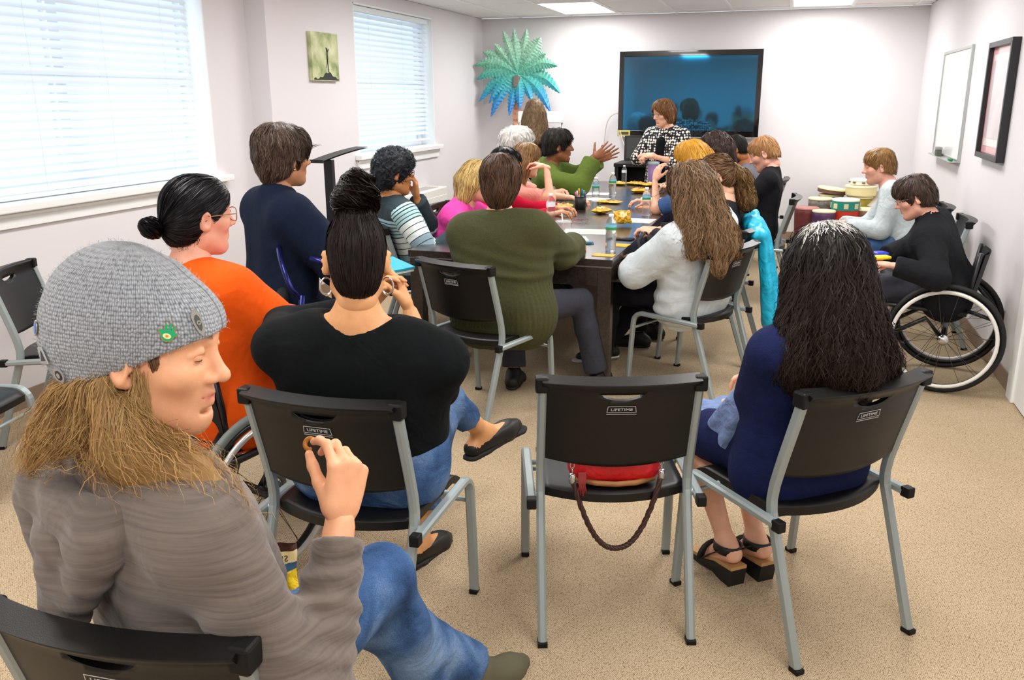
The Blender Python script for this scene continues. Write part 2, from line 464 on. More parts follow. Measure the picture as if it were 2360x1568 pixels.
M_CEIL = mat('ceiling_tile', '#ecebe8', 0.85, bump=0.25, bscale=90.0)
M_GRID = mat('ceiling_grid_metal', '#f2f2f0', 0.45)
g = G(); g.box((LXN - 0.2, FY - 0.2, CZ + 0.02), (RX + 0.2, BY + 0.2, CZ + 0.12))
ceil = tag(g.ob('ceiling', M_CEIL), 'white suspended ceiling of square acoustic panels', kind='structure')
gx = [-2.565 + 0.61 * i for i in range(-2, 8)]
gy = [8.93 + 1.22 * i for i in range(-9, 3)]
xs = [max(LXN, min(RX, x)) for x in gx]; ys = [max(FY, min(BY, y)) for y in gy]
fixset = {(round(x, 2), round(y, 2)) for x, y in FIX}
tile_me = None
gg = G()
for x in gx[1:-1] : gg.box((x - 0.012, FY, CZ - 0.004), (x + 0.012, BY, CZ + 0.004))
for y in gy[1:-1]: gg.box((LXN, y - 0.012, CZ - 0.0035), (RX, y + 0.012, CZ + 0.0045))
gg.ob('ceiling_grid', M_GRID, ceil)
shared = {}
for i in range(len(xs) - 1):
    for j in range(len(ys) - 1):
        x0, x1, y0, y1 = xs[i], xs[i + 1], ys[j], ys[j + 1]
        if x1 - x0 < 0.05 or y1 - y0 < 0.05: continue
        cx, cy = (x0 + x1) / 2, (y0 + y1) / 2
        if any(abs(cx - fx) < 0.2 and abs(cy - fy) < 0.4 for fx, fy in FIX): continue
        key = (round(x1 - x0, 2), round(y1 - y0, 2))
        if key not in shared:
            t = G(); hx_, hy_ = key[0] / 2 - 0.006, key[1] / 2 - 0.006
            t.box((-hx_, -hy_, 0.0), (hx_, hy_, 0.015)); shared[key] = t.mesh('ceiling_tile'); shared[key].materials.append(M_CEIL)
        link('ceiling_tile', shared[key], None, ceil, (cx, cy, CZ + 0.003))
# recessed fluorescent fixtures
M_DIFF = mat('lit_diffuser', '#ffffff', 0.5, emis=(1.0, 0.97, 0.92), estr=3.0)
fr = G()
for a, b in (((-0.30, -0.605), (-0.28, 0.605)), ((0.28, -0.605), (0.30, 0.605)), ((-0.28, -0.605), (0.28, -0.585)), ((-0.28, 0.585), (0.28, 0.605))):
    fr.box((a[0], a[1], -0.008), (b[0], b[1], 0.01))
fr = fr.mesh('frame'); fr.materials.append(M_GRID)
df = G(); df.box((-0.28, -0.585, -0.002), (0.28, 0.585, 0.006)); df = df.mesh('diffuser'); df.materials.append(M_DIFF)
fixlab = {0: 'bright fluorescent ceiling light above the palm tree end of the table', 1: 'bright fluorescent ceiling light near the right back corner above the drums'}
for i, (x, y) in enumerate(FIX):
    r = empty('ceiling_light', (x, y, CZ), 0, fixlab.get(i, 'bright rectangular fluorescent light in the ceiling out of the photo'), 'ceiling light', 'ceiling lights')
    link('frame', fr, None, r); link('diffuser', df, None, r)

# --- walls
W1 = (3.0, 5.32, 1.07, 2.36); W2 = (7.16, 8.92, 1.10, 2.385); STEP = 5.80
def wall_with_window(name, x, y0, y1, w, label):
    g = G(); th = 0.22
    g.box((x - th, y0, 0), (x, w[0], CZ)); g.box((x - th, w[1], 0), (x, y1, CZ))
    g.box((x - th, w[0], 0), (x, w[1], w[2])); g.box((x - th, w[0], w[3]), (x, w[1], CZ))
    return tag(g.ob(name, M_WALL), label, kind='structure')
wall_with_window('wall_left', LXN, FY, STEP, W1, 'pale lilac wall with the large near window')
wall_with_window('wall_left_far', LXF, STEP, BY, W2, 'pale wall section with the far window, standing slightly forward')
g = G(); g.box((LXN - 0.22, BY, 0), (RX + 0.2, BY + 0.15, CZ)); tag(g.ob('wall_back', M_WALL), 'pale back wall carrying the television', kind='structure')
g = G(); g.box((RX, FY, 0), (RX + 0.15, BY, CZ)); tag(g.ob('wall_right', M_WALL), 'white right wall with whiteboard and framed print', kind='structure')
g = G(); g.box((LXN - 0.22, FY - 0.15, 0), (RX + 0.2, FY, CZ)); tag(g.ob('wall_front', M_WALL), 'wall behind the camera', kind='structure')
for nm, lo, hi in (('baseboard_left', (LXN, FY, 0), (LXN + 0.008, STEP, 0.10)), ('baseboard_left_far', (LXF, STEP, 0), (LXF + 0.008, BY, 0.10)), ('baseboard_back', (LXF, BY - 0.008, 0), (RX, BY, 0.10)), ('baseboard_right', (RX - 0.008, FY, 0), (RX, BY, 0.10)), ('baseboard_step', (LXN, STEP - 0.008, 0), (LXF, STEP, 0.10))):
    g = G(); g.box(lo, hi, 0.002); tag(g.ob(nm, M_BASE), kind='structure')

# --- windows: frame, panes, sill, apron; blinds are things of their own
def glass():
    N = NT('window_glass'); t = N.t
    tr = N.n('ShaderNodeBsdfTransparent'); tr.inputs[0].default_value = (0.93, 0.96, 0.97, 1); gl = N.n('ShaderNodeBsdfGlossy', i_Roughness=0.02)
    mx = N.n('ShaderNodeMixShader'); mx.inputs[0].default_value = 0.06
    N.l(tr.outputs[0], mx.inputs[1]); N.l(gl.outputs[0], mx.inputs[2]); N.l(mx.outputs[0], N.out.inputs[0])
    return N.m
M_GLASS = glass()
def slat_mat():
    N = NT('white_blind_slat'); b = N.b
    b.inputs['Base Color'].default_value = (0.72, 0.77, 0.82, 1); b.inputs['Roughness'].default_value = 0.45
    tl = N.n('ShaderNodeBsdfTranslucent'); tl.inputs[0].default_value = (0.80, 0.88, 0.95, 1)
    mx = N.n('ShaderNodeMixShader'); mx.inputs[0].default_value = 0.20
    N.l(b.outputs[0], mx.inputs[1]); N.l(tl.outputs[0], mx.inputs[2]); N.l(mx.outputs[0], N.out.inputs[0])
    return N.m
M_SLAT = slat_mat()
M_RAIL = mat('blind_rail', '#e4ebef', 0.5)
M_CORD = mat('blind_cord', '#d8dde2', 0.8)
def window(name, x, w, label, sill_out):
    y0, y1, z0, z1 = w
    r = empty(name, (x, (y0 + y1) / 2, z0), 0); tag(r, label, kind='structure')
    L = lambda p: (p[0] - x, p[1] - (y0 + y1) / 2, p[2] - z0)
    g = G(); xo = x - 0.20
    for a, b in (((xo, y0, z0), (xo + 0.06, y0 + 0.05, z1)), ((xo, y1 - 0.05, z0), (xo + 0.06, y1, z1)), ((xo, y0 + 0.05, z0), (xo + 0.06, y1 - 0.05, z0 + 0.06)), ((xo, y0 + 0.05, z1 - 0.06), (xo + 0.06, y1 - 0.05, z1)), ((xo, y0 + 0.05, (z0 + z1) / 2 - 0.03), (xo + 0.05, y1 - 0.05, (z0 + z1) / 2 + 0.03))):
        g.box(L(a), L(b), 0.004)
    if y1 - y0 > 2: g.box(L((xo, (y0 + y1) / 2 - 0.04, z0 + 0.06)), L((xo + 0.055, (y0 + y1) / 2 + 0.04, z1 - 0.06)), 0.004)
    g.ob('window_frame', M_TRIM, r)
    for za, zb in ((z0 + 0.06, (z0 + z1) / 2 - 0.03), ((z0 + z1) / 2 + 0.03, z1 - 0.06)):
        g = G(); g.box(L((xo + 0.02, y0 + 0.05, za)), L((xo + 0.024, y1 - 0.05, zb))); g.ob('pane', M_GLASS, r)
    g = G(); g.box(L((x - 0.14, y0 - 0.0, z0)), L((x, y1, z0 + 0.012)), 0.003); g.box(L((x, y0 - 0.09, z0 - 0.03)), L((x + sill_out, y1 + 0.09, z0 + 0.012)), 0.006); g.ob('window_sill', M_TRIM, r)
    g = G(); g.box(L((x, y0 - 0.06, z0 - 0.115)), L((x + 0.022, y1 + 0.06, z0 - 0.03)), 0.004); g.box(L((x, y0 - 0.06, z0 - 0.06)), L((x + 0.035, y1 + 0.06, z0 - 0.03)), 0.01); g.ob('apron', M_TRIM, r)
    for a, b in (((x - 0.14, y1 - 0.012, z0 + 0.012), (x, y1, z1)), ((x - 0.14, y0, z0 + 0.012), (x, y0 + 0.012, z1)), ((x - 0.14, y0, z1 - 0.012), (x, y1, z1))):
        g = G(); g.box(L(a), L(b)); g.ob('jamb', M_TRIM, r)
    return r
window('window_1', LXN, W1, 'large near window with white blinds down', 0.075)
window('window_2', LXF, W2, 'smaller far window with white blinds down', 0.065)
def blinds(x, y0, y1, ztop, zbot, pitch, label, irr, tilt0):
    r = empty('window_blinds', (x, (y0 + y1) / 2, ztop), 0, label, 'blinds', 'white horizontal blinds')
    Ly = (y1 - y0) / 2; rng = random.Random(7)
    me = G(); w = 0.0255
    def sl(u, v):
        a = (u - 0.5) * 2
        return (a * w, -Ly + v * 2 * Ly, 0.004 * (1 - a * a))
    me.grid(sl, 7, 5); m0 = me.mesh('slat'); m0.materials.append(M_SLAT)
    g = G(); g.box((-0.03, -Ly, -0.05), (0.03, Ly, 0.0), 0.004); g.ob('headrail', M_RAIL, r)
    n = int((ztop - 0.06 - zbot) / pitch)
    for i in range(n):
        z = -0.075 - i * pitch
        o = link('slat', m0, None, r, (0, 0, z + rng.uniform(-1, 1) * 0.001))
        low = max(0.0, (i / n - 0.66) / 0.34) * irr
        o.rotation_euler = (rng.uniform(-1, 1) * 0.004 + (0.010 * low * (1 if i % 2 else -1)), tilt0 + rng.uniform(-1, 1) * (0.03 + 0.25 * low), 0)
    g = G(); g.box((-0.026, -Ly, zbot - ztop - 0.012), (0.026, Ly, zbot - ztop + 0.008), 0.006); g.ob('bottom_rail', M_RAIL, r)
    for q in ([-0.72, -0.24, 0.26, 0.74] if Ly > 1 else [-0.6, 0.25, 0.85]):
        for s in (-1, 1):
            g = G(); g.tube([(s * 0.026, q * Ly, -0.03), (s * 0.026, q * Ly, zbot - ztop)], 0.0011, 4); g.ob('ladder_cord', M_CORD, r)
    return r
blinds(LXN - 0.065, W1[0] + 0.02, W1[1] - 0.10, W1[3] - 0.02, W1[2] + 0.03, 0.047, 'wide white blinds in the large near window, lower slats crooked', 0.8, 0.92)
blinds(LXF - 0.06, W2[0] + 0.02, W2[1] - 0.06, W2[3] - 0.015, W2[2] + 0.075, 0.0455, 'narrow white blinds in the far window beside the canvas picture', 0.15, 0.92)
# door casing at the right edge of the picture
g = G(); g.box((RX - 0.03, 5.04, 0), (RX, 5.17, 2.14), 0.006); g.box((RX - 0.03, 4.02, 0), (RX, 4.15, 2.14), 0.006); g.box((RX - 0.03, 4.15, 2.01), (RX, 5.04, 2.14), 0.006)
tag(g.ob('trim_1', M_TRIM), 'white door casing at the right edge', kind='structure')
d = empty('door_1', (RX, 4.6, 0)); tag(d, 'white door in the right wall', kind='structure')
g = G(); g.box((-0.018, -0.44, 0.01), (0.0, 0.44, 2.01), 0.003); g.ob('leaf', M_TRIM, d)
g = G(); g.tube([(-0.018, 0.37, 1.0), (-0.07, 0.37, 1.0)], 0.012); g.tube([(-0.07, 0.37, 1.0), (-0.07, 0.25, 1.0)], 0.010); g.ob('handle', mat('door_handle_metal', '#b9bcbc', 0.3, metal=1.0), d)

# ================================================================== THINGS ON THE WALLS
# convector under the far window
M_CONV = mat('cream_enamel', '#e9e7e2', 0.4)
r = empty('wall_convector', (LXF + 0.11, 7.85, 0), 0, 'white heating convector cabinet under the far window', 'heater')
g = G(); g.box((-0.11, -0.84, 0.06), (0.11, 0.84, 0.70), 0.012); g.ob('cabinet', M_CONV, r)
g = G()
for i in range(5): g.box((-0.07 + i * 0.03, -0.7, 0.698), (-0.055 + i * 0.03, 0.7, 0.704))
g.ob('top_grille', mat('grille_shadow', '#b9b6b0', 0.5), r)
g = G(); g.box((0.106, -0.82, 0.10), (0.114, -0.01, 0.62), 0.003); g.ob('front_panel', M_CONV, r)
g = G(); g.box((0.106, 0.01, 0.10), (0.114, 0.82, 0.62), 0.003); g.ob('front_panel', M_CONV, r)

# canvas picture between the windows
def canvas_mat():
    N = NT('canvas_print'); b = N.b
    tc = N.n('ShaderNodeTexCoord').outputs['Object']; nz = N.n('ShaderNodeTexNoise', i_Scale=9.0, i_Detail=6.0); N.l(tc, nz.inputs['Vector'])
    r = N.ramp([(0.3, hx('#7d8b5a')), (0.5, hx('#b5bd8c')), (0.72, hx('#d9dcb8'))]); N.l(nz.outputs[0], r.inputs[0]); N.l(r.outputs[0], b.inputs['Base Color']); b.inputs['Roughness'].default_value = 0.7
    return N.m
r = empty('canvas_picture', (LXF, 6.58, 1.915), 0, 'green canvas print of a dark figure balancing on a hill', 'picture')
g = G(); g.box((0.0, -0.215, -0.185), (0.035, 0.215, 0.185), 0.003); g.ob('canvas', canvas_mat(), r)
M_SIL = mat('print_silhouette', '#2e3230', 0.7)
g = G()
hill = [(-0.20, -0.178)] + [(-0.20 + 0.4 * t, -0.178 + 0.012 + 0.05 * math.exp(-((t - 0.58) / 0.22) ** 2) + 0.008 * math.sin(t * 31)) for t in [i / 16 for i in range(17)]] + [(0.20, -0.178)]
g.prism(hill, 0.0352, 0.0362, 'yz')
g.ob('hill_print', M_SIL, r)
g = G()
for poly in ([(0.03, -0.115), (0.045, -0.115), (0.035, -0.02), (0.022, -0.02)], [(0.005, -0.085), (0.012, -0.085), (0.032, -0.015), (0.02, -0.015)], [(0.015, -0.02), (0.04, -0.02), (0.036, 0.045), (0.02, 0.045)], [(0.03, 0.03), (0.06, 0.06), (0.056, 0.066), (0.028, 0.042)], [(0.024, 0.03), (0.006, 0.072), (0.011, 0.076), (0.032, 0.042)]): g.prism(poly, 0.0352, 0.0362, 'yz')
g.prism([(0.026 + 0.011 * math.cos(a), 0.057 + 0.013 * math.sin(a)) for a in [i * 0.52 for i in range(12)]], 0.0352, 0.0362, 'yz')
g.ob('figure_print', M_SIL, r)

# whiteboard with eraser and marker
M_ALU = mat('brushed_aluminium', '#b9bdbb', 0.35, metal=0.8)
r = empty('whiteboard', (RX, 8.33, 1.53), 0, 'white dry-erase board with thin metal frame on the right wall', 'whiteboard')
g = G(); g.box((-0.012, -0.66, -0.415), (0, 0.66, 0.415)); g.ob('panel', mat('whiteboard_surface', '#f4f5f4', 0.15, coat=0.3), r)
for lo, hi in (((-0.022, -0.685, -0.44), (0, -0.66, 0.44)), ((-0.022, 0.66, -0.44), (0, 0.685, 0.44)), ((-0.022, -0.66, 0.415), (0, 0.66, 0.44)), ((-0.022, -0.66, -0.44), (0, 0.66, -0.415))):
    g = G(); g.box(lo, hi, 0.003); g.ob('frame_bar', M_ALU, r)
g = G(); g.box((-0.075, -0.66, -0.44), (-0.02, 0.55, -0.432), 0.002); g.ob('tray', M_ALU, r)
r = empty('board_eraser', (RX - 0.05, 8.45, 1.098), 0, 'dark felt eraser on the whiteboard tray', 'eraser')
g = G(); g.box((-0.02, -0.06, 0.0), (0.02, 0.06, 0.05), 0.004); g.ob('felt', mat('felt_dark', '#5b5d55', 0.9), r)
g = G(); g.box((-0.022, -0.062, 0.05), (0.022, 0.062, 0.075), 0.006); g.ob('grip', mat('eraser_grip', '#8e8f88', 0.5), r)
g = G(); g.tube([(0, -0.07, 0.011), (0, 0.07, 0.011)], 0.011, 10)
tag(g.ob('dry_erase_marker', mat('marker_green', '#1f7a45', 0.4), None, (RX - 0.05, 7.80, 1.098)), 'green marker on the near end of the whiteboard tray', 'marker')

# framed print on the right wall
M_FRAME = mat('black_frame', '#232326', 0.35)
r = empty('framed_print', (RX, 6.49, 1.565), 0, 'black framed print with a pink mat on the right wall', 'picture')
for lo, hi in (((-0.05, -0.35, -0.37), (0, -0.315, 0.37)), ((-0.05, 0.315, -0.37), (0, 0.35, 0.37)), ((-0.05, -0.315, 0.335), (0, 0.315, 0.37)), ((-0.05, -0.315, -0.37), (0, 0.315, -0.335))):
    g = G(); g.box(lo, hi, 0.003); g.ob('frame_bar', M_FRAME, r)
g = G(); g.box((-0.02, -0.315, -0.335), (-0.004, 0.315, 0.335)); g.ob('mat_board', mat('pink_mat', '#e3a9ad', 0.35, coat=0.6), r)
g = G(); g.box((-0.022, -0.26, -0.29), (-0.0205, 0.26, 0.29)); g.ob('white_border', mat('print_white', '#efe6e4', 0.35, coat=0.6), r)
g = G(); g.box((-0.024, -0.25, -0.24), (-0.0225, 0.25, 0.25)); g.ob('print', mat('print_grey', '#cfc4c6', 0.3, var=0.12, vscale=5.0, coat=0.6), r)

# television
r = empty('television', (-1.17, 10.38, 1.625), 0, 'large black flat television mounted on the back wall', 'television')
M_TVB = mat('gloss_black_bezel', '#0b0b10', 0.12, coat=1.0)
g = G(); g.box((-0.785, 0.0, -0.465), (0.785, 0.07, 0.465), 0.008); g.ob('body', mat('tv_back', '#111114', 0.5), r)
for lo, hi in (((-0.79, -0.012, -0.47), (-0.735, 0.0, 0.47)), ((0.735, -0.012, -0.47), (0.79, 0.0, 0.47)), ((-0.735, -0.012, 0.41), (0.735, 0.0, 0.47)), ((-0.735, -0.012, -0.47), (0.735, 0.0, -0.405))):
    g = G(); g.box(lo, hi, 0.003); g.ob('bezel', M_TVB, r)
def screen():
    N = NT('tv_screen_glass'); b = N.b
    b.inputs['Base Color'].default_value = (*hx('#062029'), 1); b.inputs['Roughness'].default_value = 0.5
    gl = N.n('ShaderNodeBsdfGlossy', i_Roughness=0.045); gl.inputs[0].default_value = (0.02, 0.36, 0.80, 1)
    mx = N.n('ShaderNodeMixShader'); mx.inputs[0].default_value = 0.42
    N.l(b.outputs[0], mx.inputs[1]); N.l(gl.outputs[0], mx.inputs[2]); N.l(mx.outputs[0], N.out.inputs[0])
    return N.m
g = G(); g.box((-0.735, -0.006, -0.405), (0.735, 0.0, 0.41)); g.ob('screen', screen(), r)
g = G(); g.box((-0.72, -0.016, -0.485), (0.72, 0.02, -0.472), 0.004); g.ob('lower_trim', M_ALU, r)
st = G(); st.box((-0.785, -0.0135, -0.47), (-0.645, -0.012, -0.40)); st = st.ob('sticker', mat('sticker_gold', '#cdbb62', 0.5), r)
g = G(); g.box((-0.768, -0.0145, -0.452), (-0.662, -0.0134, -0.418)); g.ob('sticker_print', mat('sticker_dark', '#4a4423', 0.6), st)
g = G(); g.box((-0.2, 0.07, -0.2), (0.2, 0.118, 0.2), 0.005); g.ob('wall_bracket', M_FRAME, r)
# white cord from the television to the floor outlet
M_CABLE = mat('grey_cable', '#b9b2ab', 0.5)
g = G(); pts = []
for t in np.linspace(0, 1, 30):
    p = (1 - t) ** 3 * V3(-1.94, 10.42, 1.42) + 3 * (1 - t) ** 2 * t * V3(-2.28, 10.44, 1.40) + 3 * (1 - t) * t * t * V3(-1.95, 10.40, 0.9) + t ** 3 * V3(-2.35, 10.35, 0.55); pts.append(p)
g.tube(pts, 0.006, 6); tag(g.ob('power_cord', M_CABLE), 'thin grey cord hanging in a loop left of the television', 'cord', 'cords by the television')
g = G(); pts = []
for t in np.linspace(0, 1, 20):
    p = (1 - t) ** 2 * V3(-1.93, 10.42, 1.36) + 2 * (1 - t) * t * V3(-1.98, 10.42, 1.15) + t * t * V3(-1.72, 10.0, 0.93); pts.append(p)
g.tube(pts, 0.006, 6); tag(g.ob('hanging_cord', M_CABLE), 'short grey cord from television down to the monitor', 'cord', 'cords by the television')

# palm tree wall sculpture: each frond a part
def palm_mat():
    N = NT('painted_palm_metal'); b = N.b
    ge = N.n('ShaderNodeTexCoord').outputs['Object']; sp = N.n('ShaderNodeSeparateXYZ'); N.l(ge, sp.inputs[0])
    nz = N.n('ShaderNodeTexNoise', i_Scale=22.0, i_Detail=5.0); N.l(ge, nz.inputs['Vector'])
    ma = N.n('ShaderNodeMapRange'); ma.inputs[1].default_value = -0.42; ma.inputs[2].default_value = 0.42; N.l(sp.outputs[2], ma.inputs[0])
    ad = N.n('ShaderNodeMath', operation='MULTIPLY_ADD'); ad.inputs[1].default_value = 0.28; N.l(nz.outputs[0], ad.inputs[0]); N.l(ma.outputs[0], ad.inputs[2])
    r = N.ramp([(0.15, hx('#2f7ed2')), (0.33, hx('#2b93c4')), (0.5, hx('#3fa7a8')), (0.72, hx('#63b095')), (0.98, hx('#a6d3b8'))])
    N.l(ad.outputs[0], r.inputs[0])
    n3 = N.n('ShaderNodeTexNoise', i_Scale=60.0, i_Detail=4.0); N.l(ge, n3.inputs['Vector'])
    r3 = N.ramp([(0.35, (0.45, 0.55, 0.55)), (0.6, (1.1, 1.1, 1.1))]); N.l(n3.outputs[0], r3.inputs[0])
    m1 = N.n('ShaderNodeMix', data_type='RGBA', blend_type='MULTIPLY'); m1.inputs[0].default_value = 0.8
    N.l(r.outputs[0], m1.inputs[6]); N.l(r3.outputs[0], m1.inputs[7]); N.l(m1.outputs[2], b.inputs['Base Color']); b.inputs['Roughness'].default_value = 0.5
    return N.m
M_PALM = palm_mat()
r = empty('palm_tree_sculpture', (-3.13, 10.24, 1.86), 0, 'painted metal palm tree decoration with green and blue fronds', 'wall decoration')
tips = [(-0.15, 0.48, .11), (-0.02, 0.50, .11), (0.13, 0.49, .12), (0.30, 0.39, .17), (-0.26, 0.34, .10), (-0.41, 0.25, .12), (-0.50, 0.10, .13), (-0.48, -0.06, .13), (-0.46, -0.31, .11), (-0.33, -0.33, .09), (-0.31, -0.48, .11), (-0.09, -0.47, .10), (0.05, -0.40, .10), (0.42, -0.43, .12), (0.53, -0.22, .13), (0.50, 0.08, .13), (0.36, 0.22, .12), (0.20, -0.33, .10)]
for i, (tx, tz, w) in enumerate(tips):
    g = G(); n = 27; Lr = []; Rr = []; up = []
    bend = 0.05 * (1 if tx > 0 else -1) * (1 if abs(tx) > 0.25 else 0.2)
    for k in range(n):
        t = k / (n - 1); px_ = tx * t + bend * math.sin(t * 3.14) * 0.6; pz = tz * t + 0.07 * abs(tx) / 0.5 * math.sin(t * 3.14); L_ = math.hypot(tx, tz); ux, uz = tx / L_, tz / L_
        ww = w * 0.60 * (math.sin(math.pi * (0.10 + 0.895 * t) ** 0.85) ** 0.75) * (1 + 0.16 * (1 if k % 2 else -1))
        yb = -0.02 - 0.11 * t + (i % 3) * 0.012
        Lr.append((px_ - uz * ww, yb + 0.022, pz + ux * ww)); Rr.append((px_ + uz * ww, yb + 0.022, pz - ux * ww)); up.append((px_, yb, pz))
    V = []; F = []
    for off in (0.0, 0.004):
        V += [(p[0], p[1] + off, p[2]) for p in Lr] + [(p[0], p[1] + off, p[2]) for p in up] + [(p[0], p[1] + off, p[2]) for p in Rr]
    for k in range(n - 1):
        for b0 in (0, n): F.append((b0 + k, b0 + k + 1, b0 + n + k + 1, b0 + n + k))
        for b0 in (3 * n, 4 * n): F.append((b0 + k, b0 + n + k, b0 + n + k + 1, b0 + k + 1))
        F.append((k, 3 * n + k, 3 * n + k + 1, k + 1)); F.append((2 * n + k, 2 * n + k + 1, 5 * n + k + 1, 5 * n + k))
    g.add(V, F); g.ob('frond', M_PALM, r)
M_TRUNK = mat('palm_trunk_copper', '#c58d72', 0.5, var=0.35, vscale=30.0)
g = G()
for k in range(16):
    z = -0.08 - k * 0.11; wd = 0.045 + 0.0022 * k
    g.box((-0.01 - wd, -0.02 - 0.012 * (k % 2), z - 0.11), (-0.01 + wd, 0.012, z + 0.006), 0.006)
g.ob('trunk', M_TRUNK, r)
g = G(); g.box((-0.06, -0.05, -0.16), (0.03, 0.0, -0.02), 0.02); g.ob('crown_stub', mat('palm_stub', '#6e6a63', 0.6, var=0.2), r)
# flip chart behind the standing dark-haired woman
r = empty('flip_chart', (-2.80, 10.05, 0), 0, 'white flip chart pad on an easel behind the woman with long brown hair', 'flip chart')
g = G(); g.box((-0.27, -0.035, 1.31), (0.27, 0.0, 1.44), 0.012); g.box((-0.25, -0.03, 0.72), (-0.16, -0.01, 1.32), 0.004); g.ob('pad', mat('paper_white', '#f5f5f4', 0.8), r)
for a, b in (((-0.22, 0.0, 1.4), (-0.36, 0.05, 0)), ((0.24, 0.0, 1.4), (0.38, 0.05, 0)), ((0, 0.02, 1.4), (0, 0.40, 0))):
    g = G(); g.tube([a, b], 0.012, 8); g.ob('leg', M_ALU, r)
# ================================================================== FURNITURE
M_PLASTIC = mat('black_moulded_plastic', '#0b0b0b', 0.40, bump=0.10, bscale=500.0, spec=0.45)
M_STEEL = mat('grey_powder_coated_steel', '#9aa5a6', 0.38, metal=0.35, bump=0.05, bscale=300.0)
M_CAPB = mat('black_end_cap', '#0d0d0d', 0.5, spec=0.3)
M_EMBLEM = mat('silver_emblem_print', '#c9ccca', 0.5)
def post_y(z):
    return float(np.interp(z, [0, .40, .44, .475, .52, .60, .72, .83], [0, .136, .150, .154, .149, .128, .092, .060]))
def sqsec(w, d, c=0.25):
    w /= 2; d /= 2; k = min(w, d) * c * 2
    return [(-w + k, -d), (w - k, -d), (w, -d + k), (w, d - k), (w - k, d), (-w + k, d), (-w, d - k), (-w, -d + k)]
def make_chair():
    r = empty('stacking_chair', (0, 0, 0))
    for s in (-1, 1):
        g = G(); zs = [0.012] + [0.06 * i for i in range(1, 6)] + [0.36, .40, .42, .44, .46, .48, .50, .53, .57, .62, .68, .74, .80]
        g.tube([(s * 0.225, post_y(z), z) for z in zs], 1.0, sec=sqsec(0.026, 0.032), upv=(0, 1, 0), smooth=False); lg = g.ob('rear_leg', M_STEEL, r)
        g = G(); g.box((s * 0.225 - 0.015, -0.017, 0), (s * 0.225 + 0.015, 0.019, 0.016), 0.003); g.ob('foot_cap', M_CAPB, lg)
        g = G(); x = s * 0.255; pts = [(x, 0.10, 0.43), (x, 0.20, 0.433), (x, 0.35, 0.436), (x, 0.46, 0.438)]
        for a in np.linspace(0, math.pi / 2, 7)[1:]: pts.append((x, 0.46 + 0.06 * math.sin(a), 0.378 + 0.06 * math.cos(a)))
        pts += [(x, 0.53, 0.25), (x, 0.545, 0.012)]
        g.tube(pts, 1.0, sec=sqsec(0.024, 0.030), upv=(1, 0, 0), smooth=False); fl = g.ob('front_leg', M_STEEL, r)
        g = G(); g.box((x - 0.014, 0.528, 0), (x + 0.014, 0.562, 0.016), 0.003); g.ob('foot_cap', M_CAPB, fl)
        g = G(); g.box((x - 0.0145, 0.072, 0.4135), (x + 0.0145, 0.105, 0.4465), 0.004); g.ob('rail_cap', M_CAPB, fl)
        g = G(); g.tube([(s * 0.232, 0.147, 0.43), (s * 0.25, 0.147, 0.43)], 0.011, 8); g.ob('rail_joint', M_STEEL, fl)
    g = G(); g.tube([(-0.255, 0.528, 0.345), (0.255, 0.528, 0.345)], 0.008, 8); g.ob('front_stretcher', M_STEEL, r)
    g = G(); g.tube([(-0.245, 0.40, 0.425), (0.245, 0.40, 0.425)], 0.009, 8); g.ob('seat_support', M_STEEL, r)
    # seat
    def top(u, v):
        x = (u - 0.5) * 0.44; e = 1 - (x / 0.22) ** 2
        y0 = 0.165 - 0.065 * e; y1 = 0.525 + 0.008 * e; y = y0 + (y1 - y0) * v
        z = 0.452 - 0.010 * e * math.sin(min(1, v * 1.1) * 3.14) - 0.030 * max(0, (v - 0.8) / 0.2) ** 2 - 0.006 * max(0, (0.1 - v) / 0.1)
        return (x, y, z)
    g = G(); nu, nv = 17, 14
    T = [[top(i / (nu - 1), j / (nv - 1)) for j in range(nv)] for i in range(nu)]
    g.grid(lambda u, v: T[round(u * (nu - 1))][round(v * (nv - 1))], nu, nv)
    g.grid(lambda u, v: (lambda p: (p[0] * 0.985, p[1], p[2] - 0.026))(T[round(u * (nu - 1))][round(v * (nv - 1))]), nu, nv)
    n0 = nu * nv; rim = [(i, 0) for i in range(nu)] + [(nu - 1, j) for j in range(1, nv)] + [(i, nv - 1) for i in range(nu - 2, -1, -1)] + [(0, j) for j in range(nv - 2, 0, -1)]
    for a, b in zip(rim, rim[1:] + rim[:1]):
        ia, ib = a[0] * nv + a[1], b[0] * nv + b[1]; g.f.append((ia, ib, n0 + ib, n0 + ia)); g.sm.append(False); g.mi.append(0)
    g.ob('seat', M_PLASTIC, r)
    # backrest panel with hand slot
    g = G(); nu, nv = 25, 20
    def face(u, v, k):
        x = (u - 0.5) * 0.455; e = 1 - (x / 0.2275) ** 2
        zl = 0.560 - 0.024 * e; zt = 0.832; z = zl + (zt - zl) * v
        y = post_y(z) - 0.036 * e; fl = max(0, (v - 0.88) / 0.12) ** 0.6; th = 0.007 + 0.013 * fl
        if k: return (x, y + th + 0.003, z + 0.004 * fl)
        return (x, y - th - 0.010 * fl, z - 0.006 * fl)
    for k in (0, 1): g.grid(lambda u, v, k=k: face(u, v, k), nu, nv)
    n0 = nu * nv; rim = [(i, 0) for i in range(nu)] + [(nu - 1, j) for j in range(1, nv)] + [(i, nv - 1) for i in range(nu - 2, -1, -1)] + [(0, j) for j in range(nv - 2, 0, -1)]
    for a, b in zip(rim, rim[1:] + rim[:1]):
        ia, ib = a[0] * nv + a[1], b[0] * nv + b[1]; g.f.append((ia, ib, n0 + ib, n0 + ia)); g.sm.append(False); g.mi.append(0)
    for s in (-1, 1): pass
    me = g.mesh('backrest')
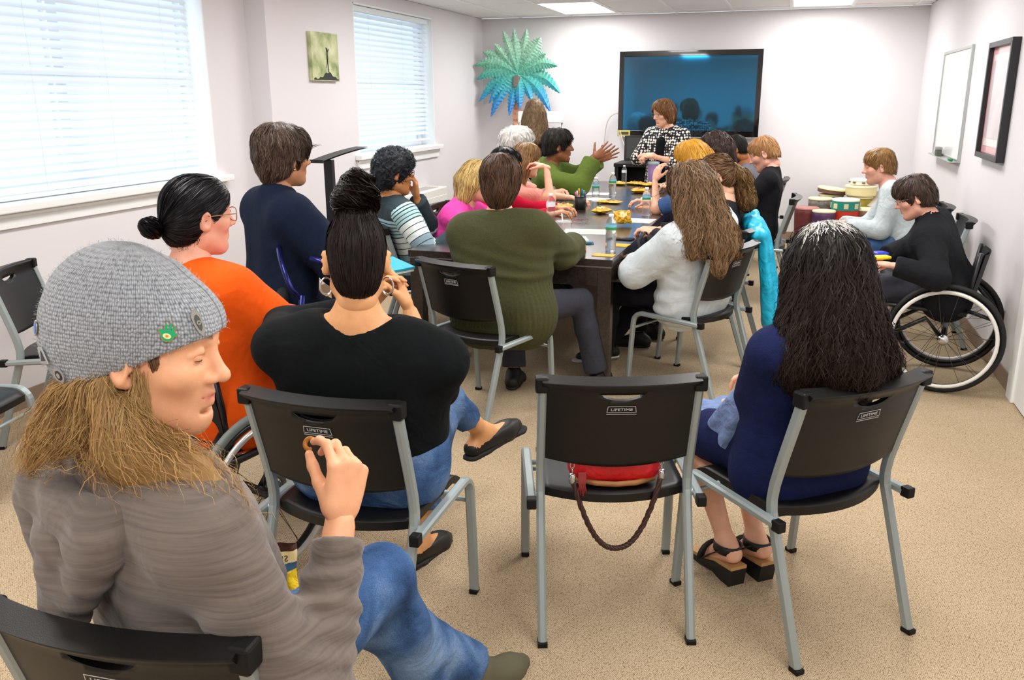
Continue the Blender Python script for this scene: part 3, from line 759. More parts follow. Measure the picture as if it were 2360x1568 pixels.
    c = G(); slot = [(-0.062 + 0.124 * t, 0.787) for t in [i / 8 for i in range(9)]] + [(0.062 - 0.124 * t, 0.787 - 0.019 * (1 - (2 * t - 1) ** 2) ** 0.6) for t in [i / 12 for i in range(1, 12)]]
    c.prism(slot, -0.3, 0.4, 'xz'); me = bool_diff(me, c.mesh('slot'))
    bk = link('backrest', me, M_PLASTIC, r)
    for s in (-1, 1):
        g = G(); g.box((s * 0.227 - 0.019, post_y(.81) - 0.022, 0.788), (s * 0.227 + 0.019, post_y(.81) + 0.022, 0.834), 0.006); g.ob('top_cap', M_CAPB, bk)
    # emblem on the back face
    tm = text_mesh('LIFETIME', 0.0135, 0.0003)
    v = np.zeros(len(tm.vertices) * 3); tm.vertices.foreach_get('co', v); v = v.reshape(-1, 3); fs = [tuple(p.vertices) for p in tm.polygons]
    sx = 0.062 / (v[:, 0].max() - v[:, 0].min()); v[:, 0] *= sx
    e = G(); e.add(v, fs)
    e.box((-0.040, 0.0105, -.0003), (0.040, 0.0118, .0003)); e.box((-0.040, -0.0105, -.0003), (0.040, -0.0092, .0003)); e.box((-0.043, -0.0165, -.0003), (0.043, -0.0150, .0003))
    for s in (-1, 1): e.add([(s * 0.040, 0.0118, 0), (s * 0.0385, 0.0118, 0), (s * 0.0415, -0.0105, 0), (s * 0.043, -0.0105, 0)], [(0, 1, 2, 3)])
    zc = 0.738; sl = (post_y(zc + .02) - post_y(zc - .02)) / 0.04
    e.ob('emblem', M_EMBLEM, bk, (0.0, post_y(zc) - 0.036 - 0.0088, zc), (math.pi / 2 + math.atan(-sl), 0, 0))
    return r
CHAIR0 = make_chair(); _chair_used = [False]
def chair(x, y, deg, label, group='black stacking chairs'):
    if not _chair_used[0]:
        o = CHAIR0; _chair_used[0] = True
    else: o = copy_tree(CHAIR0)
    o.location = (x, y, 0); o.rotation_euler = (0, 0, math.radians(deg))
    return tag(o, label, 'chair', group)
chair(-0.395, 2.30, 18.9, 'empty black plastic chair with the red handbag on its seat')
chair(0.29, 2.47, 43, 'black plastic chair under the woman in the navy dress')
chair(-1.16, 1.90, 0, 'black plastic chair under the woman with the high bun')
chair(-0.935, 0.87, 3, 'black plastic chair under the man in the grey beanie')
chair(-1.545, 3.845, -20, 'black plastic chair behind the woman in the dark olive sweater')
chair(-0.20, 4.75, 64, 'black plastic chair under the long-haired woman in the pale grey sweatshirt')
chair(-3.56, 3.17, -67, 'empty black plastic chair against the wall below the large window')
chair(-2.49, 5.04, -65, 'black plastic chair under the man in the striped sweater')
chair(0.10, 7.36, 88, 'black plastic chair under the fair-haired man in the black jacket')
chair(-0.14, 5.52, 82, 'black plastic chair with the turquoise jacket hung over it')
chair(-0.02, 8.92, 78, 'black plastic chair under the bearded man in the grey shirt')
chair(-0.33, 8.02, 85, 'black plastic chair under the woman with dark curly hair')
chair(-0.36, 6.75, 88, 'black plastic chair under the woman with yellow hair')
chair(-2.57, 5.52, -88, 'black plastic chair under the woman in the hot pink top')
chair(-2.57, 6.12, -88, 'black plastic chair under the woman in the crimson top')
chair(-2.55, 6.75, -88, 'black plastic chair under the woman in the salmon top')
chair(-2.66, 7.30, -88, 'black plastic chair under the person with white curly hair')
chair(-2.52, 7.88, -88, 'black plastic chair under the woman in the green hoodie')
chair(-3.43, 2.36, -80, 'black plastic chair at the left picture edge with only its metal rail showing')
chair(1.17, 6.33, 88, 'empty black plastic chair by the right wall behind the wheelchair')
chair(1.15, 7.03, 88, 'black plastic chair under the man in the light grey sweater')

# --- conference tables
def wood():
    N = NT('espresso_wood'); b = N.b
    tc = N.n('ShaderNodeTexCoord').outputs['Object']; mp = N.n('ShaderNodeMapping'); mp.inputs['Scale'].default_value = (28, 1.2, 28); N.l(tc, mp.inputs[0])
    nz = N.n('ShaderNodeTexNoise', i_Scale=2.0, i_Detail=6.0); N.l(mp.outputs[0], nz.inputs['Vector'])
    r = N.ramp([(0.3, hx('#241d1a')), (0.7, hx('#352b27'))]); N.l(nz.outputs[0], r.inputs[0]); N.l(r.outputs[0], b.inputs['Base Color'])
    b.inputs['Roughness'].default_value = 0.24; b.inputs['Coat Weight'].default_value = 0.25; b.inputs['Coat Roughness'].default_value = 0.15
    return N.m
M_WOOD = wood()
M_EDGE = mat('table_edge_line', '#7e7672', 0.35)
TX0, TX1 = -2.08, -0.88
def table(y0, y1, label):
    r = empty('conference_table', ((TX0 + TX1) / 2, (y0 + y1) / 2, 0), 0, label, 'table', 'dark conference tables')
    a, b = (TX1 - TX0) / 2, (y1 - y0) / 2
    g = G(); g.box((-a, -b, 0.712), (a, b, 0.75), 0.003); g.ob('tabletop', M_WOOD, r)
    g = G(); g.box((-a + 0.006, -b + 0.006, 0.704), (a - 0.006, b - 0.006, 0.713)); g.ob('edge_reveal', M_EDGE, r)
    for lo, hi in (((-a + 0.012, -b + 0.012, 0.60), (a - 0.012, -b + 0.04, 0.704)), ((-a + 0.012, b - 0.04, 0.60), (a - 0.012, b - 0.012, 0.704)), ((-a + 0.012, -b + 0.04, 0.60), (-a + 0.04, b - 0.04, 0.704)), ((a - 0.04, -b + 0.04, 0.60), (a - 0.012, b - 0.04, 0.704))):
        g = G(); g.box(lo, hi, 0.002); g.ob('apron', M_WOOD, r)
    for sx in (-1, 1):
        for sy in (-1, 1):
            g = G(); cx, cy = sx * (a - 0.045), sy * (b - 0.045); g.box((cx - 0.038, cy - 0.038, 0), (cx + 0.038, cy + 0.038, 0.704), 0.003); g.ob('leg', M_WOOD, r)
table(4.61, 7.67, 'long dark wood table nearest the camera')
table(7.675, 9.12, 'dark wood table at the far end before the presenter')

# --- things on the table (top at 0.75 m)
TZ = 0.7505
M_PET = mat('clear_bottle_plastic', '#eef4f4', 0.08, trans=0.92, ior=1.12, alpha=0.75)
M_WATER = mat('bottle_water', '#dfeaea', 0.03, trans=1.0, ior=1.2)
M_CAPW = mat('white_bottle_cap', '#f3f3f1', 0.4)
M_LGRN = mat('bottle_label_green', '#2f8f4e', 0.4); M_LBLU = mat('bottle_label_blue', '#7fbfdc', 0.4); M_LWHT = mat('bottle_label_white', '#e6ebf0', 0.4)
def bottle(x, y, label, lab='green', h=0.205):
    r = empty('water_bottle', (x, y, TZ), 0, label, 'bottle', 'water bottles on the table')
    s = h / 0.205
    prof = [(0.0, 0), (0.027, 0.0), (0.031, 0.006)]
    for i in range(6): prof += [(0.0315, 0.014 + i * 0.016), (0.0295, 0.021 + i * 0.016)]
    prof += [(0.0315, 0.115), (0.0315, 0.148), (0.026, 0.168), (0.015, 0.183), (0.0125, 0.188), (0.0125, 0.192)]
    g = G(); g.lathe([(a * s, b * s) for a, b in prof], 20); g.ob('bottle_body', M_PET, r)
    g = G(); g.lathe([(0.0135 * s, 0.190 * s), (0.0145 * s, 0.191 * s), (0.0145 * s, 0.204 * s), (0.013 * s, 0.206 * s)], 18); g.ob('bottle_cap', M_CAPW, r)
    g = G(); g.lathe([(0.0322 * s, 0.118 * s), (0.0322 * s, 0.133 * s)], 20, cap=False); g.ob('label_band', M_LGRN if lab == 'green' else M_LWHT, r)
    g = G(); g.lathe([(0.0322 * s, 0.133 * s), (0.0320 * s, 0.148 * s)], 20, cap=False); g.ob('label_band', M_LBLU if lab == 'green' else M_LWHT, r)
    return r
bottle(-0.955, 4.93, 'clear water bottle with blue and green label at the near table corner')
bottle(-1.57, 5.90, 'clear water bottle with white label beside the iced coffee cup', 'white')
bottle(-1.00, 6.50, 'clear water bottle near the elbow of the blue t-shirt woman')
bottle(-1.49, 7.72, 'tall clear water bottle in the middle of the far table')
bottle(-1.54, 7.24, 'clear water bottle behind the black pen cup')
bottle(-1.63, 9.04, 'small clear bottle with white label at the far table end', 'white', 0.17)
# purple tumbler
r = empty('tumbler', (-1.33, 9.02, TZ), 0, 'clear travel tumbler filled with purple at the far table end', 'tumbler')
g = G(); g.lathe([(0.0, 0), (0.046, 0.0), (0.05, 0.01), (0.056, 0.19), (0.0, 0.19)], 24); g.ob('inner_cup', mat('purple_liner', '#7a2a94', 0.35, var=0.15, vscale=40), r)
g = G(); g.lathe([(0.052, 0.0), (0.060, 0.195), (0.062, 0.20)], 24, cap=False); g.ob('outer_wall', mat('tumbler_clear', '#e8eaf2', 0.05, alpha=0.22), r)
g = G(); g.lathe([(0.062, 0.19), (0.064, 0.20), (0.062, 0.215), (0.0, 0.225)], 24, cap=False); g.ob('lid', mat('tumbler_lid', '#9fb0b8', 0.2), r)
# pen cup with pens
r = empty('pen_cup', (-1.55, 6.72, TZ), 0, 'black mesh pen cup in the middle of the table', 'pen cup')
g = G(); g.lathe([(0.0, 0.0), (0.042, 0), (0.046, 0.10), (0.044, 0.10), (0.040, 0.004), (0.0, 0.004)], 22, cap=False); g.ob('mesh_body', mat('black_wire_mesh', '#1b1b1d', 0.5), r)
g = G(); g.tube([(0.046 * math.cos(a), 0.046 * math.sin(a), 0.10) for a in np.linspace(0, 6.283, 25)[:-1]], 0.002, 6, closed=True); g.ob('rim', mat('black_wire_rim', '#101012', 0.3), r)
for i, (c, nm) in enumerate((('#6a3fa0', 'purple'), ('#34a853', 'green'), ('#e5a020', 'orange'), ('#d957b0', 'pink'), ('#d8d6d0', 'white'), ('#2b58b8', 'blue'))):
    a = i * 1.05; p = V3(-1.55 + 0.018 * math.cos(a), 6.72 + 0.018 * math.sin(a), TZ + 0.005); q = V3(-1.55 + 0.040 * math.cos(a), 6.72 + 0.040 * math.sin(a), TZ + 0.135 + 0.012 * (i % 3))
    rr = empty('pen', tuple(p), 0, '%s pen standing in the black pen cup' % nm, 'pen', 'pens in the cup')
    g = G(); g.tube([V3(0, 0, 0), (q - p) * 0.72], 0.0045, 8); g.ob('barrel', mat('pen_' + nm, c, 0.4), rr)
    g = G(); g.tube([(q - p) * 0.70, q - p], 0.0055, 8); g.ob('pen_cap', mat('pencap_' + nm, c, 0.3), rr)
# iced coffee cup
r = empty('iced_coffee_cup', (-1.235, 4.93, TZ), 0, 'clear plastic iced coffee cup with straw beside the olive sweater sleeve', 'cup')
g = G(); g.lathe([(0.030, 0.0), (0.031, 0.002), (0.046, 0.15), (0.047, 0.152)], 24, cap=False); g.ob('cup_wall', mat('cup_clear', '#e9edee', 0.06, alpha=0.35), r)
g = G(); g.lathe([(0.0, 0.002), (0.0295, 0.002), (0.0345, 0.05), (0.0, 0.05)], 24, cap=False); g.ob('coffee', mat('iced_coffee', '#c0803c', 0.2), r)
g = G(); g.lathe([(0.0485, 0.148), (0.0485, 0.156), (0.040, 0.160), (0.0, 0.161)], 24, cap=False); g.ob('lid', mat('lid_clear', '#eef0f0', 0.06, alpha=0.35), r)
g = G(); g.tube([(0.01, 0.0, 0.02), (-0.012, 0.004, 0.20)], 0.0035, 8); g.ob('straw', mat('straw_pale', '#ead7d3', 0.4), r)
# papers, folders, cards
def sheet(x, y, w, h, deg, col, label, z=0.0, name='paper_sheet', cat='paper', t=0.0012, group='papers on the table'):
    g = G(); g.box((-w / 2, -h / 2, 0), (w / 2, h / 2, t))
    o = g.ob(name, mat('paper_' + col, col, 0.7), None, (x, y, TZ + z), (0, 0, math.radians(deg))); return tag(o, label, cat, group)
sheet(-1.72, 6.42, 0.22, 0.28, 72, '#e3efef', 'pale blue sheet with rounded corners left of the pen cup')
sheet(-1.25, 5.58, 0.28, 0.216, 8, '#dfeef0', 'pale blue sheet under the orange flyer mid table')
sheet(-1.20, 5.58, 0.14, 0.10, 10, '#ecd2ac', 'pale orange flyer on the blue sheet', 0.0016)
sheet(-1.27, 5.27, 0.20, 0.16, 20, '#dcefef', 'pale blue sheet beside the blue pens')
sheet(-1.03, 6.20, 0.26, 0.22, -4, '#e9edee', 'white sheet under the bottle near the blue t-shirt woman')
sheet(-1.70, 7.86, 0.30, 0.22, 5, '#e8eff0', 'white sheet in front of the green hoodie woman')
sheet(-1.60, 7.45, 0.24, 0.2, -12, '#efe6dd', 'cream sheet between the two far bottles')
sheet(-1.10, 7.6, 0.24, 0.2, 6, '#e7c9bd', 'pinkish sheet by the yellow-haired woman')
sheet(-1.06, 6.98, 0.20, 0.15, 14, '#e59a5a', 'orange card by the elbow of the blue t-shirt woman')
sheet(-0.955, 4.74, 0.12, 0.075, -3, '#dba43a', 'orange card lying on the near right table corner', 0, 'orange_card', 'card', 0.003, 'orange cards')
sheet(-0.925, 5.10, 0.09, 0.10, -6, '#e2a11c', 'orange card behind the nearest bottle', 0, 'orange_card', 'card', 0.003, 'orange cards')
r = empty('folder', (-1.86, 7.40, TZ), math.radians(12), 'teal folder left of the pen cup', 'folder')
g = G(); g.box((-0.16, -0.11, 0), (0.16, 0.11, 0.012), 0.003); g.ob('cover', mat('teal_folder', '#2a5d5f', 0.4), r)
g = G(); g.box((-0.15, -0.10, 0.012), (0.15, 0.10, 0.014)); g.ob('sheet', mat('folder_sheet', '#cfe6e4', 0.6), r)
r = empty('phone', (-0.965, 5.33, TZ), math.radians(80), 'black phone lying near the right table edge', 'phone')
g = G(); g.box((-0.036, -0.075, 0), (0.036, 0.075, 0.009), 0.003); g.ob('case', mat('phone_case', '#161616', 0.4), r)
g = G(); g.box((-0.033, -0.071, 0.009), (0.033, 0.071, 0.0095)); g.ob('screen', mat('phone_screen', '#0b0c10', 0.08), r)
for i, (dx, dy) in enumerate(((0, 0), (0.012, 0.015))):
    g = G(); g.tube([(-0.06, -0.02, 0.005), (0.06, 0.022, 0.005)], 0.0045, 8); g.tube([(0.02, 0.009, 0.011), (0.055, 0.021, 0.011)], 0.0016, 5)
    tag(g.ob('ballpoint_pen', mat('pen_steel_blue', '#3f7d9c', 0.35), None, (-1.165 + dx, 5.08 + dy, TZ)), 'steel blue pen, %s of the crossed pair' % ('nearer' if i == 0 else 'farther'), 'pen', 'blue pens')
r = empty('eyeglasses', (-1.38, 5.98, TZ), 0.2, 'folded pink-brown eyeglasses lying on the table', 'glasses')
M_GLF = mat('pinkish_glasses_frame', '#8d5f62', 0.3)
for s in (-1, 1):
    g = G(); g.tube([(s * 0.033 + 0.026 * math.cos(a), 0.0, 0.02 + 0.017 * math.sin(a)) for a in np.linspace(0, 6.283, 17)[:-1]], 0.002, 6, closed=True); g.ob('rim', M_GLF, r)
    g = G(); g.tube([(s * 0.06, 0.0, 0.026), (s * 0.058, 0.01, 0.026), (-s * 0.05, 0.02 + 0.008 * s, 0.012)], 0.002, 6); g.ob('temple', M_GLF, r)
g = G(); g.tube([(-0.008, 0, 0.024), (0, 0, 0.028), (0.008, 0, 0.024)], 0.002, 6); g.ob('bridge', M_GLF, r)
# snack bags: crumpled pillow pouches
M_GOLD = mat('gold_foil_bag', '#d8a528', 0.3, var=0.25, vscale=25.0, wr=0.8, wscale=30.0, metal=0.25)
M_GOLDB = mat('brown_print_on_bag', '#7a4a1e', 0.4)
def snack(x, y, deg, sx, sy, sz, label, seed, tilt=0.0):
    r = empty('snack_bag', (x, y, TZ), math.radians(deg), label, 'snack bag', 'yellow snack bags')
    g = G(); rng = np.random.default_rng(seed)
    ph = rng.random(6) * 6.28
    def f(u, v, s):
        a, b = (u - .5) * 2, (v - .5) * 2
        bul = max(0.0, (1 - abs(a) ** 2.6) * (1 - abs(b) ** 2.2)) ** 0.6
        cr = 0.16 * sz * (math.sin(a * 9 + ph[0]) * math.sin(b * 7 + ph[1]) + math.sin(a * 15 + b * 4 + ph[2]) * 0.6)
        return (a * sx / 2 * (1 - 0.05 * math.cos(b * 5 + ph[3])), b * sy / 2 * (1 - 0.06 * math.cos(a * 6 + ph[4])), sz * 0.5 + s * sz * 0.5 * bul + (cr * bul if s > 0 else 0) + 0.001 * s)
    g.grid(lambda u, v: f(u, v, 1), 19, 15); g.grid(lambda u, v: f(u, v, -1), 19, 15)
    b = g.ob('pouch', M_GOLD, r)
    if tilt: b.rotation_euler = (tilt, 0, 0); b.location = (0, 0, sy * 0.5 * abs(math.sin(tilt)))
    e = G(); e.grid(lambda u, v: (lambda p: (p[0], p[1], p[2] + 0.0012))(f(0.3 + 0.4 * u, 0.3 + 0.4 * v, 1)), 9, 7)
    q = e.ob('print_patch', M_GOLDB if seed % 2 else mat('cream_print_on_bag', '#ecdca6', 0.4), b)
    return r
snack(-1.70, 6.78, 10, 0.15, 0.11, 0.035, 'small yellow snack bag beside the teal folder', 1)
snack(-1.34, 6.52, 60, 0.14, 0.10, 0.045, 'yellow snack bag in the table middle beside the pen cup', 2)
snack(-1.41, 7.18, -12, 0.20, 0.12, 0.025, 'flattened yellow snack bag behind the pen cup', 3)
snack(-1.08, 5.94, 25, 0.12, 0.10, 0.065, 'torn-open yellow snack bag standing near the right table edge', 4, 0.9)
snack(-1.30, 8.05, 20, 0.16, 0.12, 0.045, 'crumpled yellow snack bag on the far table by the tall bottle', 5)
for i, (dx, dy, a) in enumerate(((-0.22, 0.0, 10), (-0.04, 0.05, -20), (0.12, -0.04, 35))):
    snack(-1.42 + dx, 8.72 + dy, a, 0.17, 0.12, 0.035, ('leftmost', 'middle', 'rightmost')[i] + ' snack bag of the row at the far table end', 6 + i)
sheet(-1.15, 8.9, 0.30, 0.22, 12, '#dfe9ec', 'pale sheet at the far table end by the presenter')
g = G(); g.box((-0.13, -0.09, 0), (0.13, 0.09, 0.012), 0.004); tag(g.ob('tablet', mat('tablet_black', '#15171c', 0.15), None, (-1.05, 8.62, TZ), (0, 0, 0.2)), 'black tablet lying on the far table', 'tablet')
# --- red handbag on the empty chair
f_ = V3(-math.sin(math.radians(18.9)), math.cos(math.radians(18.9)), 0); rt_ = V3(math.cos(math.radians(18.9)), math.sin(math.radians(18.9)), 0)
bagp = V3(-0.395, 2.30, 0) + f_ * 0.192 + rt_ * 0.005
r = empty('handbag', (bagp[0], bagp[1], 0.452), math.radians(18.9), 'red leather handbag with a braided brown strap hanging off the chair', 'handbag')
M_RED = mat('red_leather', '#c2161b', 0.35, var=0.2, vscale=14.0, bump=0.2, bscale=60.0, wr=0.35, wscale=14.0)
M_TAN = mat('tan_leather_trim', '#9a6a3a', 0.5, var=0.15)
M_BRAID = mat('dark_brown_braid', '#3b211c', 0.45)
M_CHROME = mat('polished_metal', '#c9cac8', 0.18, metal=1.0)
o = blob('body', [ell((0, 0.03, 0.085), (0.135, 0.075, 0.085), k=0.03), cap((-0.09, 0.0, 0.05), (0.09, 0.0, 0.05), 0.052, k=0.04), cap((-0.10, 0.03, 0.16), (0.10, 0.03, 0.16), 0.02, k=0.04), cutp((0, 0, 0.001), (0, 0, -1))], 0.007, 0.03, M_RED, r)
g = G(); g.tube([(-0.12, -0.030, 0.020), (-0.06, -0.052, 0.014), (0, -0.057, 0.012), (0.06, -0.052, 0.014), (0.12, -0.030, 0.020)], 0.009, 8); g.ob('base_trim', M_TAN, r)
pts = []
A, B = V3(-0.135, -0.055, 0.04), V3(0.135, -0.055, 0.05)
for t in np.linspace(0, 1, 60): pts.append(A * (1 - t) + B * t + V3(0.02 * math.sin(t * 3.14) * 0, -0.030 * math.sin(t * math.pi) ** 0.5 - 0.010, -0.228 * (1 - abs(2 * t - 1) ** 2.3)))
sp = G()
for k in range(3):
    q = []
    for i, p in enumerate(pts):
        tg = nrm(pts[min(i + 1, 59)] - pts[max(i - 1, 0)]); s1 = nrm(np.cross(tg, [0, 1, 0])); s2 = np.cross(tg, s1); a = i * 0.9 + k * 2.094
        q.append(p + s1 * 0.0042 * math.cos(a) + s2 * 0.0042 * math.sin(a))
    sp.tube(q, 0.0052, 6)
sp.ob('braided_strap', M_BRAID, r)
for s, P_ in ((-1, A), (1, B)):
    g = G(); g.lathe([(0.0095, -0.005), (0.011, 0), (0.011, 0.022), (0.008, 0.026)], 14, (P_[0], P_[1] - 0.012, P_[2] - 0.012)); g.ob('strap_ferrule', M_CHROME, r)
    for i in range(4):
        g = G(); z0 = P_[2] + 0.02 + i * 0.016
        g.tube([(P_[0] + (0.006 * math.cos(a) if i % 2 else 0), P_[1] - 0.008 + 0.012 * (i / 3) + (0.006 * math.cos(a) if not i % 2 else 0), z0 + 0.011 * math.sin(a)) for a in np.linspace(0, 6.283, 13)[:-1]], 0.0018, 5, closed=True); g.ob('chain_link', M_CHROME, r)
ts = G(); rng = random.Random(3)
for i in range(16):
    x = -0.105 + rng.uniform(-.012, .012); ts.tube([(x * 0.98, -0.062, 0.055), (x, -0.075, 0.03), (x + rng.uniform(-.01, .01), -0.078, -0.008 + rng.uniform(-.01, .01))], 0.0022, 5)
ts.ob('tassel', mat('red_tassel', '#8e2b2a', 0.6), r)

# --- turquoise jacket over the pony-tail woman's chair
M_TURQ = mat('turquoise_nylon', '#1fb6dc', 0.4, var=0.12, vscale=6.0, wr=0.8, wscale=9.0)
r = empty('jacket', (-0.10, 5.56, 0.85), 0, 'bright turquoise jacket hanging over a chair back', 'jacket')
b = V3(-0.10, 5.56, 0.85)
pr = [cap(V3(-0.17, 5.40, .80) - b, V3(-0.19, 5.74, .81) - b, 0.035), cap(V3(-0.13, 5.45, .78) - b, V3(-0.06, 5.46, .28) - b, 0.045, 0.075, sq=((0.95, 0.3, 0), 0.6)), cap(V3(-0.12, 5.60, .78) - b, V3(-0.03, 5.60, .24) - b, 0.05, 0.09, sq=((0.95, 0.3, 0), 0.6)), cap(V3(-0.13, 5.72, .78) - b, V3(-0.07, 5.74, .34) - b, 0.04, 0.07, sq=((0.95, 0.3, 0), 0.6)), cap(V3(-0.20, 5.60, .84) - b, V3(-0.22, 5.78, .86) - b, 0.055, 0.05)]
blob('shell', pr, 0.011, 0.05, M_TURQ, r, noise=lambda X, Y, Z: 0.014 * vnoise(X * 24, Y * 24, Z * 6, 3))
# --- black tote leaning on the table edge with a tan notepad
r = empty('tote_bag', (-0.74, 5.28, 0.60), 0, 'black tote bag leaning on the right table edge', 'bag')
M_TOTE = mat('black_canvas', '#131313', 0.8, wr=0.6)
blob('bag_body', [cap((-0.02, -0.26, 0.08), (0.02, 0.28, 0.10), 0.055, 0.07), cap((0.0, -0.2, -0.02), (0.03, 0.25, 0.0), 0.07), cap((-0.05, 0.05, 0.16), (0.05, 0.4, 0.13), 0.03)], 0.012, 0.05, M_TOTE, r, noise=lambda X, Y, Z: 0.008 * vnoise(X * 25, Y * 18, Z * 18, 5))
g = G(); g.tube([(-0.06, -0.2, 0.1), (-0.1, -0.1, 0.17), (-0.09, 0.1, 0.19), (-0.04, 0.25, 0.15)], 0.010, 6); g.ob('strap', M_TOTE, r)
g = G(); g.box((-0.04, -0.11, 0), (0.04, 0.11, 0.012), 0.002); tag(g.ob('notepad', mat('tan_notepad', '#b08b66', 0.6), None, (-0.815, 5.02, 0.722), (0, -0.35, -0.25)), 'tan notepad propped on the black tote at the table edge', 'notepad')

# --- desk with monitor in front of the television
r = empty('media_desk', (-1.30, 9.85, 0), 0, 'black desk below the television behind the presenter', 'desk')
M_BLK = mat('black_laminate', '#191616', 0.4)
g = G(); g.box((-0.55, -0.25, 0.86), (0.55, 0.25, 0.90), 0.004); g.ob('desktop', M_BLK, r)
for s in (-1, 1):
    g = G(); g.box((s * 0.52 - 0.02, -0.24, 0), (s * 0.52 + 0.02, 0.24, 0.86), 0.003); g.ob('side_panel', M_BLK, r)
g = G(); g.box((-0.5, 0.2, 0.25), (0.5, 0.22, 0.86)); g.ob('back_panel', M_BLK, r)
g = G(); g.box((-0.5, -0.22, 0.45), (0.5, 0.2, 0.47)); g.ob('shelf', M_BLK, r)
r = empty('monitor', (-1.52, 9.80, 0.90), 0.15, 'black computer monitor on the desk below the television', 'monitor')
g = G(); g.box((-0.25, -0.012, 0.02), (0.25, 0.02, 0.29), 0.006, R=rotx(-0.12)); g.ob('housing', M_BLK, r)
g = G(); g.box((-0.225, -0.016, 0.045), (0.225, -0.011, 0.265), R=rotx(-0.12)); g.ob('screen', mat('monitor_glass', '#3b3f42', 0.1, coat=1.0), r)
g = G(); g.lathe([(0.09, 0.0), (0.09, 0.01), (0.02, 0.02), (0.02, 0.05)], 20); g.ob('stand', M_BLK, r)

# --- lectern / stand by the far left
r = empty('lectern_stand', (-2.33, 4.20, 0), 0, 'black floor stand with a slim tilted top beside the navy sweater woman', 'stand')
M_STD = mat('black_satin_metal', '#17181c', 0.4)
g = G(); g.box((-0.024, -0.018, 0.02), (0.024, 0.018, 1.285), 0.004); g.ob('column', M_STD, r)
g = G(); g.box((-0.2, -0.16, 0), (0.2, 0.16, 0.02), 0.006); g.ob('base', M_STD, r)
g = G()
def trayf(u, v, k): return ((u - 0.5) * 0.08, -0.13 + 0.52 * v, 1.288 + 0.045 * v + 0.006 * (1 - (2 * v - 1) ** 2) - k * 0.007)
g.grid(lambda u, v: trayf(u, v, 0), 3, 12); g.grid(lambda u, v: trayf(u, v, 1), 3, 12)
g.box((-0.04, -0.135, 1.276), (0.04, -0.128, 1.294)); g.ob('tray', M_STD, r)

# --- drums by the right back corner
M_SKIN = mat('drum_head_cream', '#e9dfb8', 0.6); M_SKINW = mat('drum_head_white', '#eceadd', 0.5)
def drum(x, y, z, r0, r1, h, shell, head, label, tilt=(0, 0, 0), bands=(), name='drum', group='drums in the corner'):
    rr = empty(name, (x, y, z), 0, label, 'drum', group); rr.rotation_euler = tilt
    g = G(); g.lathe([(r0 * 0.98, 0), (r0, 0.004)] + [(r0 + (r1 - r0) * t + 0.06 * (r1) * math.sin(t * 3.14) * (1 if h > 0.2 else 0), h * t) for t in [i / 8 for i in range(1, 9)]], 28); g.ob('shell', shell, rr)
    g = G(); g.lathe([(r1 * 1.02, h - 0.012), (r1 * 1.03, h), (r1 * 0.97, h + 0.008), (0.0, h + 0.010)], 28, cap=False); g.ob('drum_head', head, rr)
    for (z0, z1, mm) in bands:
        rad = lambda z: r0 + (r1 - r0) * z / h + 0.06 * r1 * math.sin(z / h * 3.14) * (1 if h > 0.2 else 0)
        g = G(); g.lathe([(rad(z0) + 0.004, z0), (rad((z0 + z1) / 2) + 0.0045, (z0 + z1) / 2), (rad(z1) + 0.004, z1)], 28, cap=False); g.ob('band', mm, rr)
    return rr
M_MAR = mat('maroon_drum', '#6e3233', 0.5, var=0.2); M_PUR = mat('purple_drum', '#54355c', 0.5, var=0.3, vscale=12); M_GRY = mat('patterned_grey_drum', '#6f6a62', 0.6, var=0.5, vscale=25)
drum(0.19, 9.80, 0, 0.085, 0.125, 0.46, M_MAR, mat('maroon_head', '#b57c76', 0.6), 'maroon conga drum left of the purple one')
drum(0.36, 9.66, 0, 0.10, 0.115, 0.45, M_PUR, M_SKIN, 'purple drum with a cream head')
rain = drum(0.57, 9.78, 0.0, 0.12, 0.135, 0.56, mat('drum_core_red', '#c0281c', 0.5), M_SKINW, 'rainbow striped drum with red, yellow and green bands and teal rim', (0, 0, 0), ((0.36, 0.45, mat('band_red', '#c2321f', 0.5)), (0.30, 0.36, mat('band_yellow', '#e0a62a', 0.5)), (0.10, 0.30, mat('band_green', '#2f8f3a', 0.5)), (0.455, 0.545, mat('band_teal', '#128a7c', 0.4))))
for a in np.linspace(0, 6.283, 9)[:-1]:
    g = G(); g.box((-0.022, -0.004, 0.475), (0.022, 0.004, 0.525), R=rotz(a), t=(0.143 * math.sin(a), -0.143 * math.cos(a), 0)); g.ob('rim_patch', mat('rim_cream', '#d8d0a8', 0.5), rain)
drum(0.33, 10.02, 0, 0.11, 0.125, 0.54, M_GRY, M_SKIN, 'grey patterned drum behind the purple one')
drum(0.44, 10.22, 0.58, 0.15, 0.15, 0.05, mat('brown_frame_drum', '#6b4a3c', 0.5), M_SKIN, 'brown frame drum lying tilted on the stack', (0.0, 0.12, 0), (), 'frame_drum')
drum(0.44, 10.24, 0, 0.12, 0.13, 0.56, M_GRY, M_SKIN, 'dark drum carrying the tilted frame drum')
drum(0.73, 10.12, 0, 0.12, 0.13, 0.56, mat('olive_drum', '#9a8b2c', 0.5, var=0.2), M_SKIN, 'olive yellow drum below the wide cream drum')
drum(0.73, 10.12, 0.572, 0.155, 0.16, 0.10, mat('cream_drum_shell', '#eddfa8', 0.45), M_SKIN, 'wide cream drum on top of the stack')
r = drum(0.74, 10.12, 0.685, 0.125, 0.125, 0.055, mat('tambourine_wood', '#e8e2d0', 0.45), mat('tambourine_head', '#f1efe6', 0.5), 'white tambourine lying on the wide cream drum', (0, 0, 0), (), 'tambourine', 'tambourines')
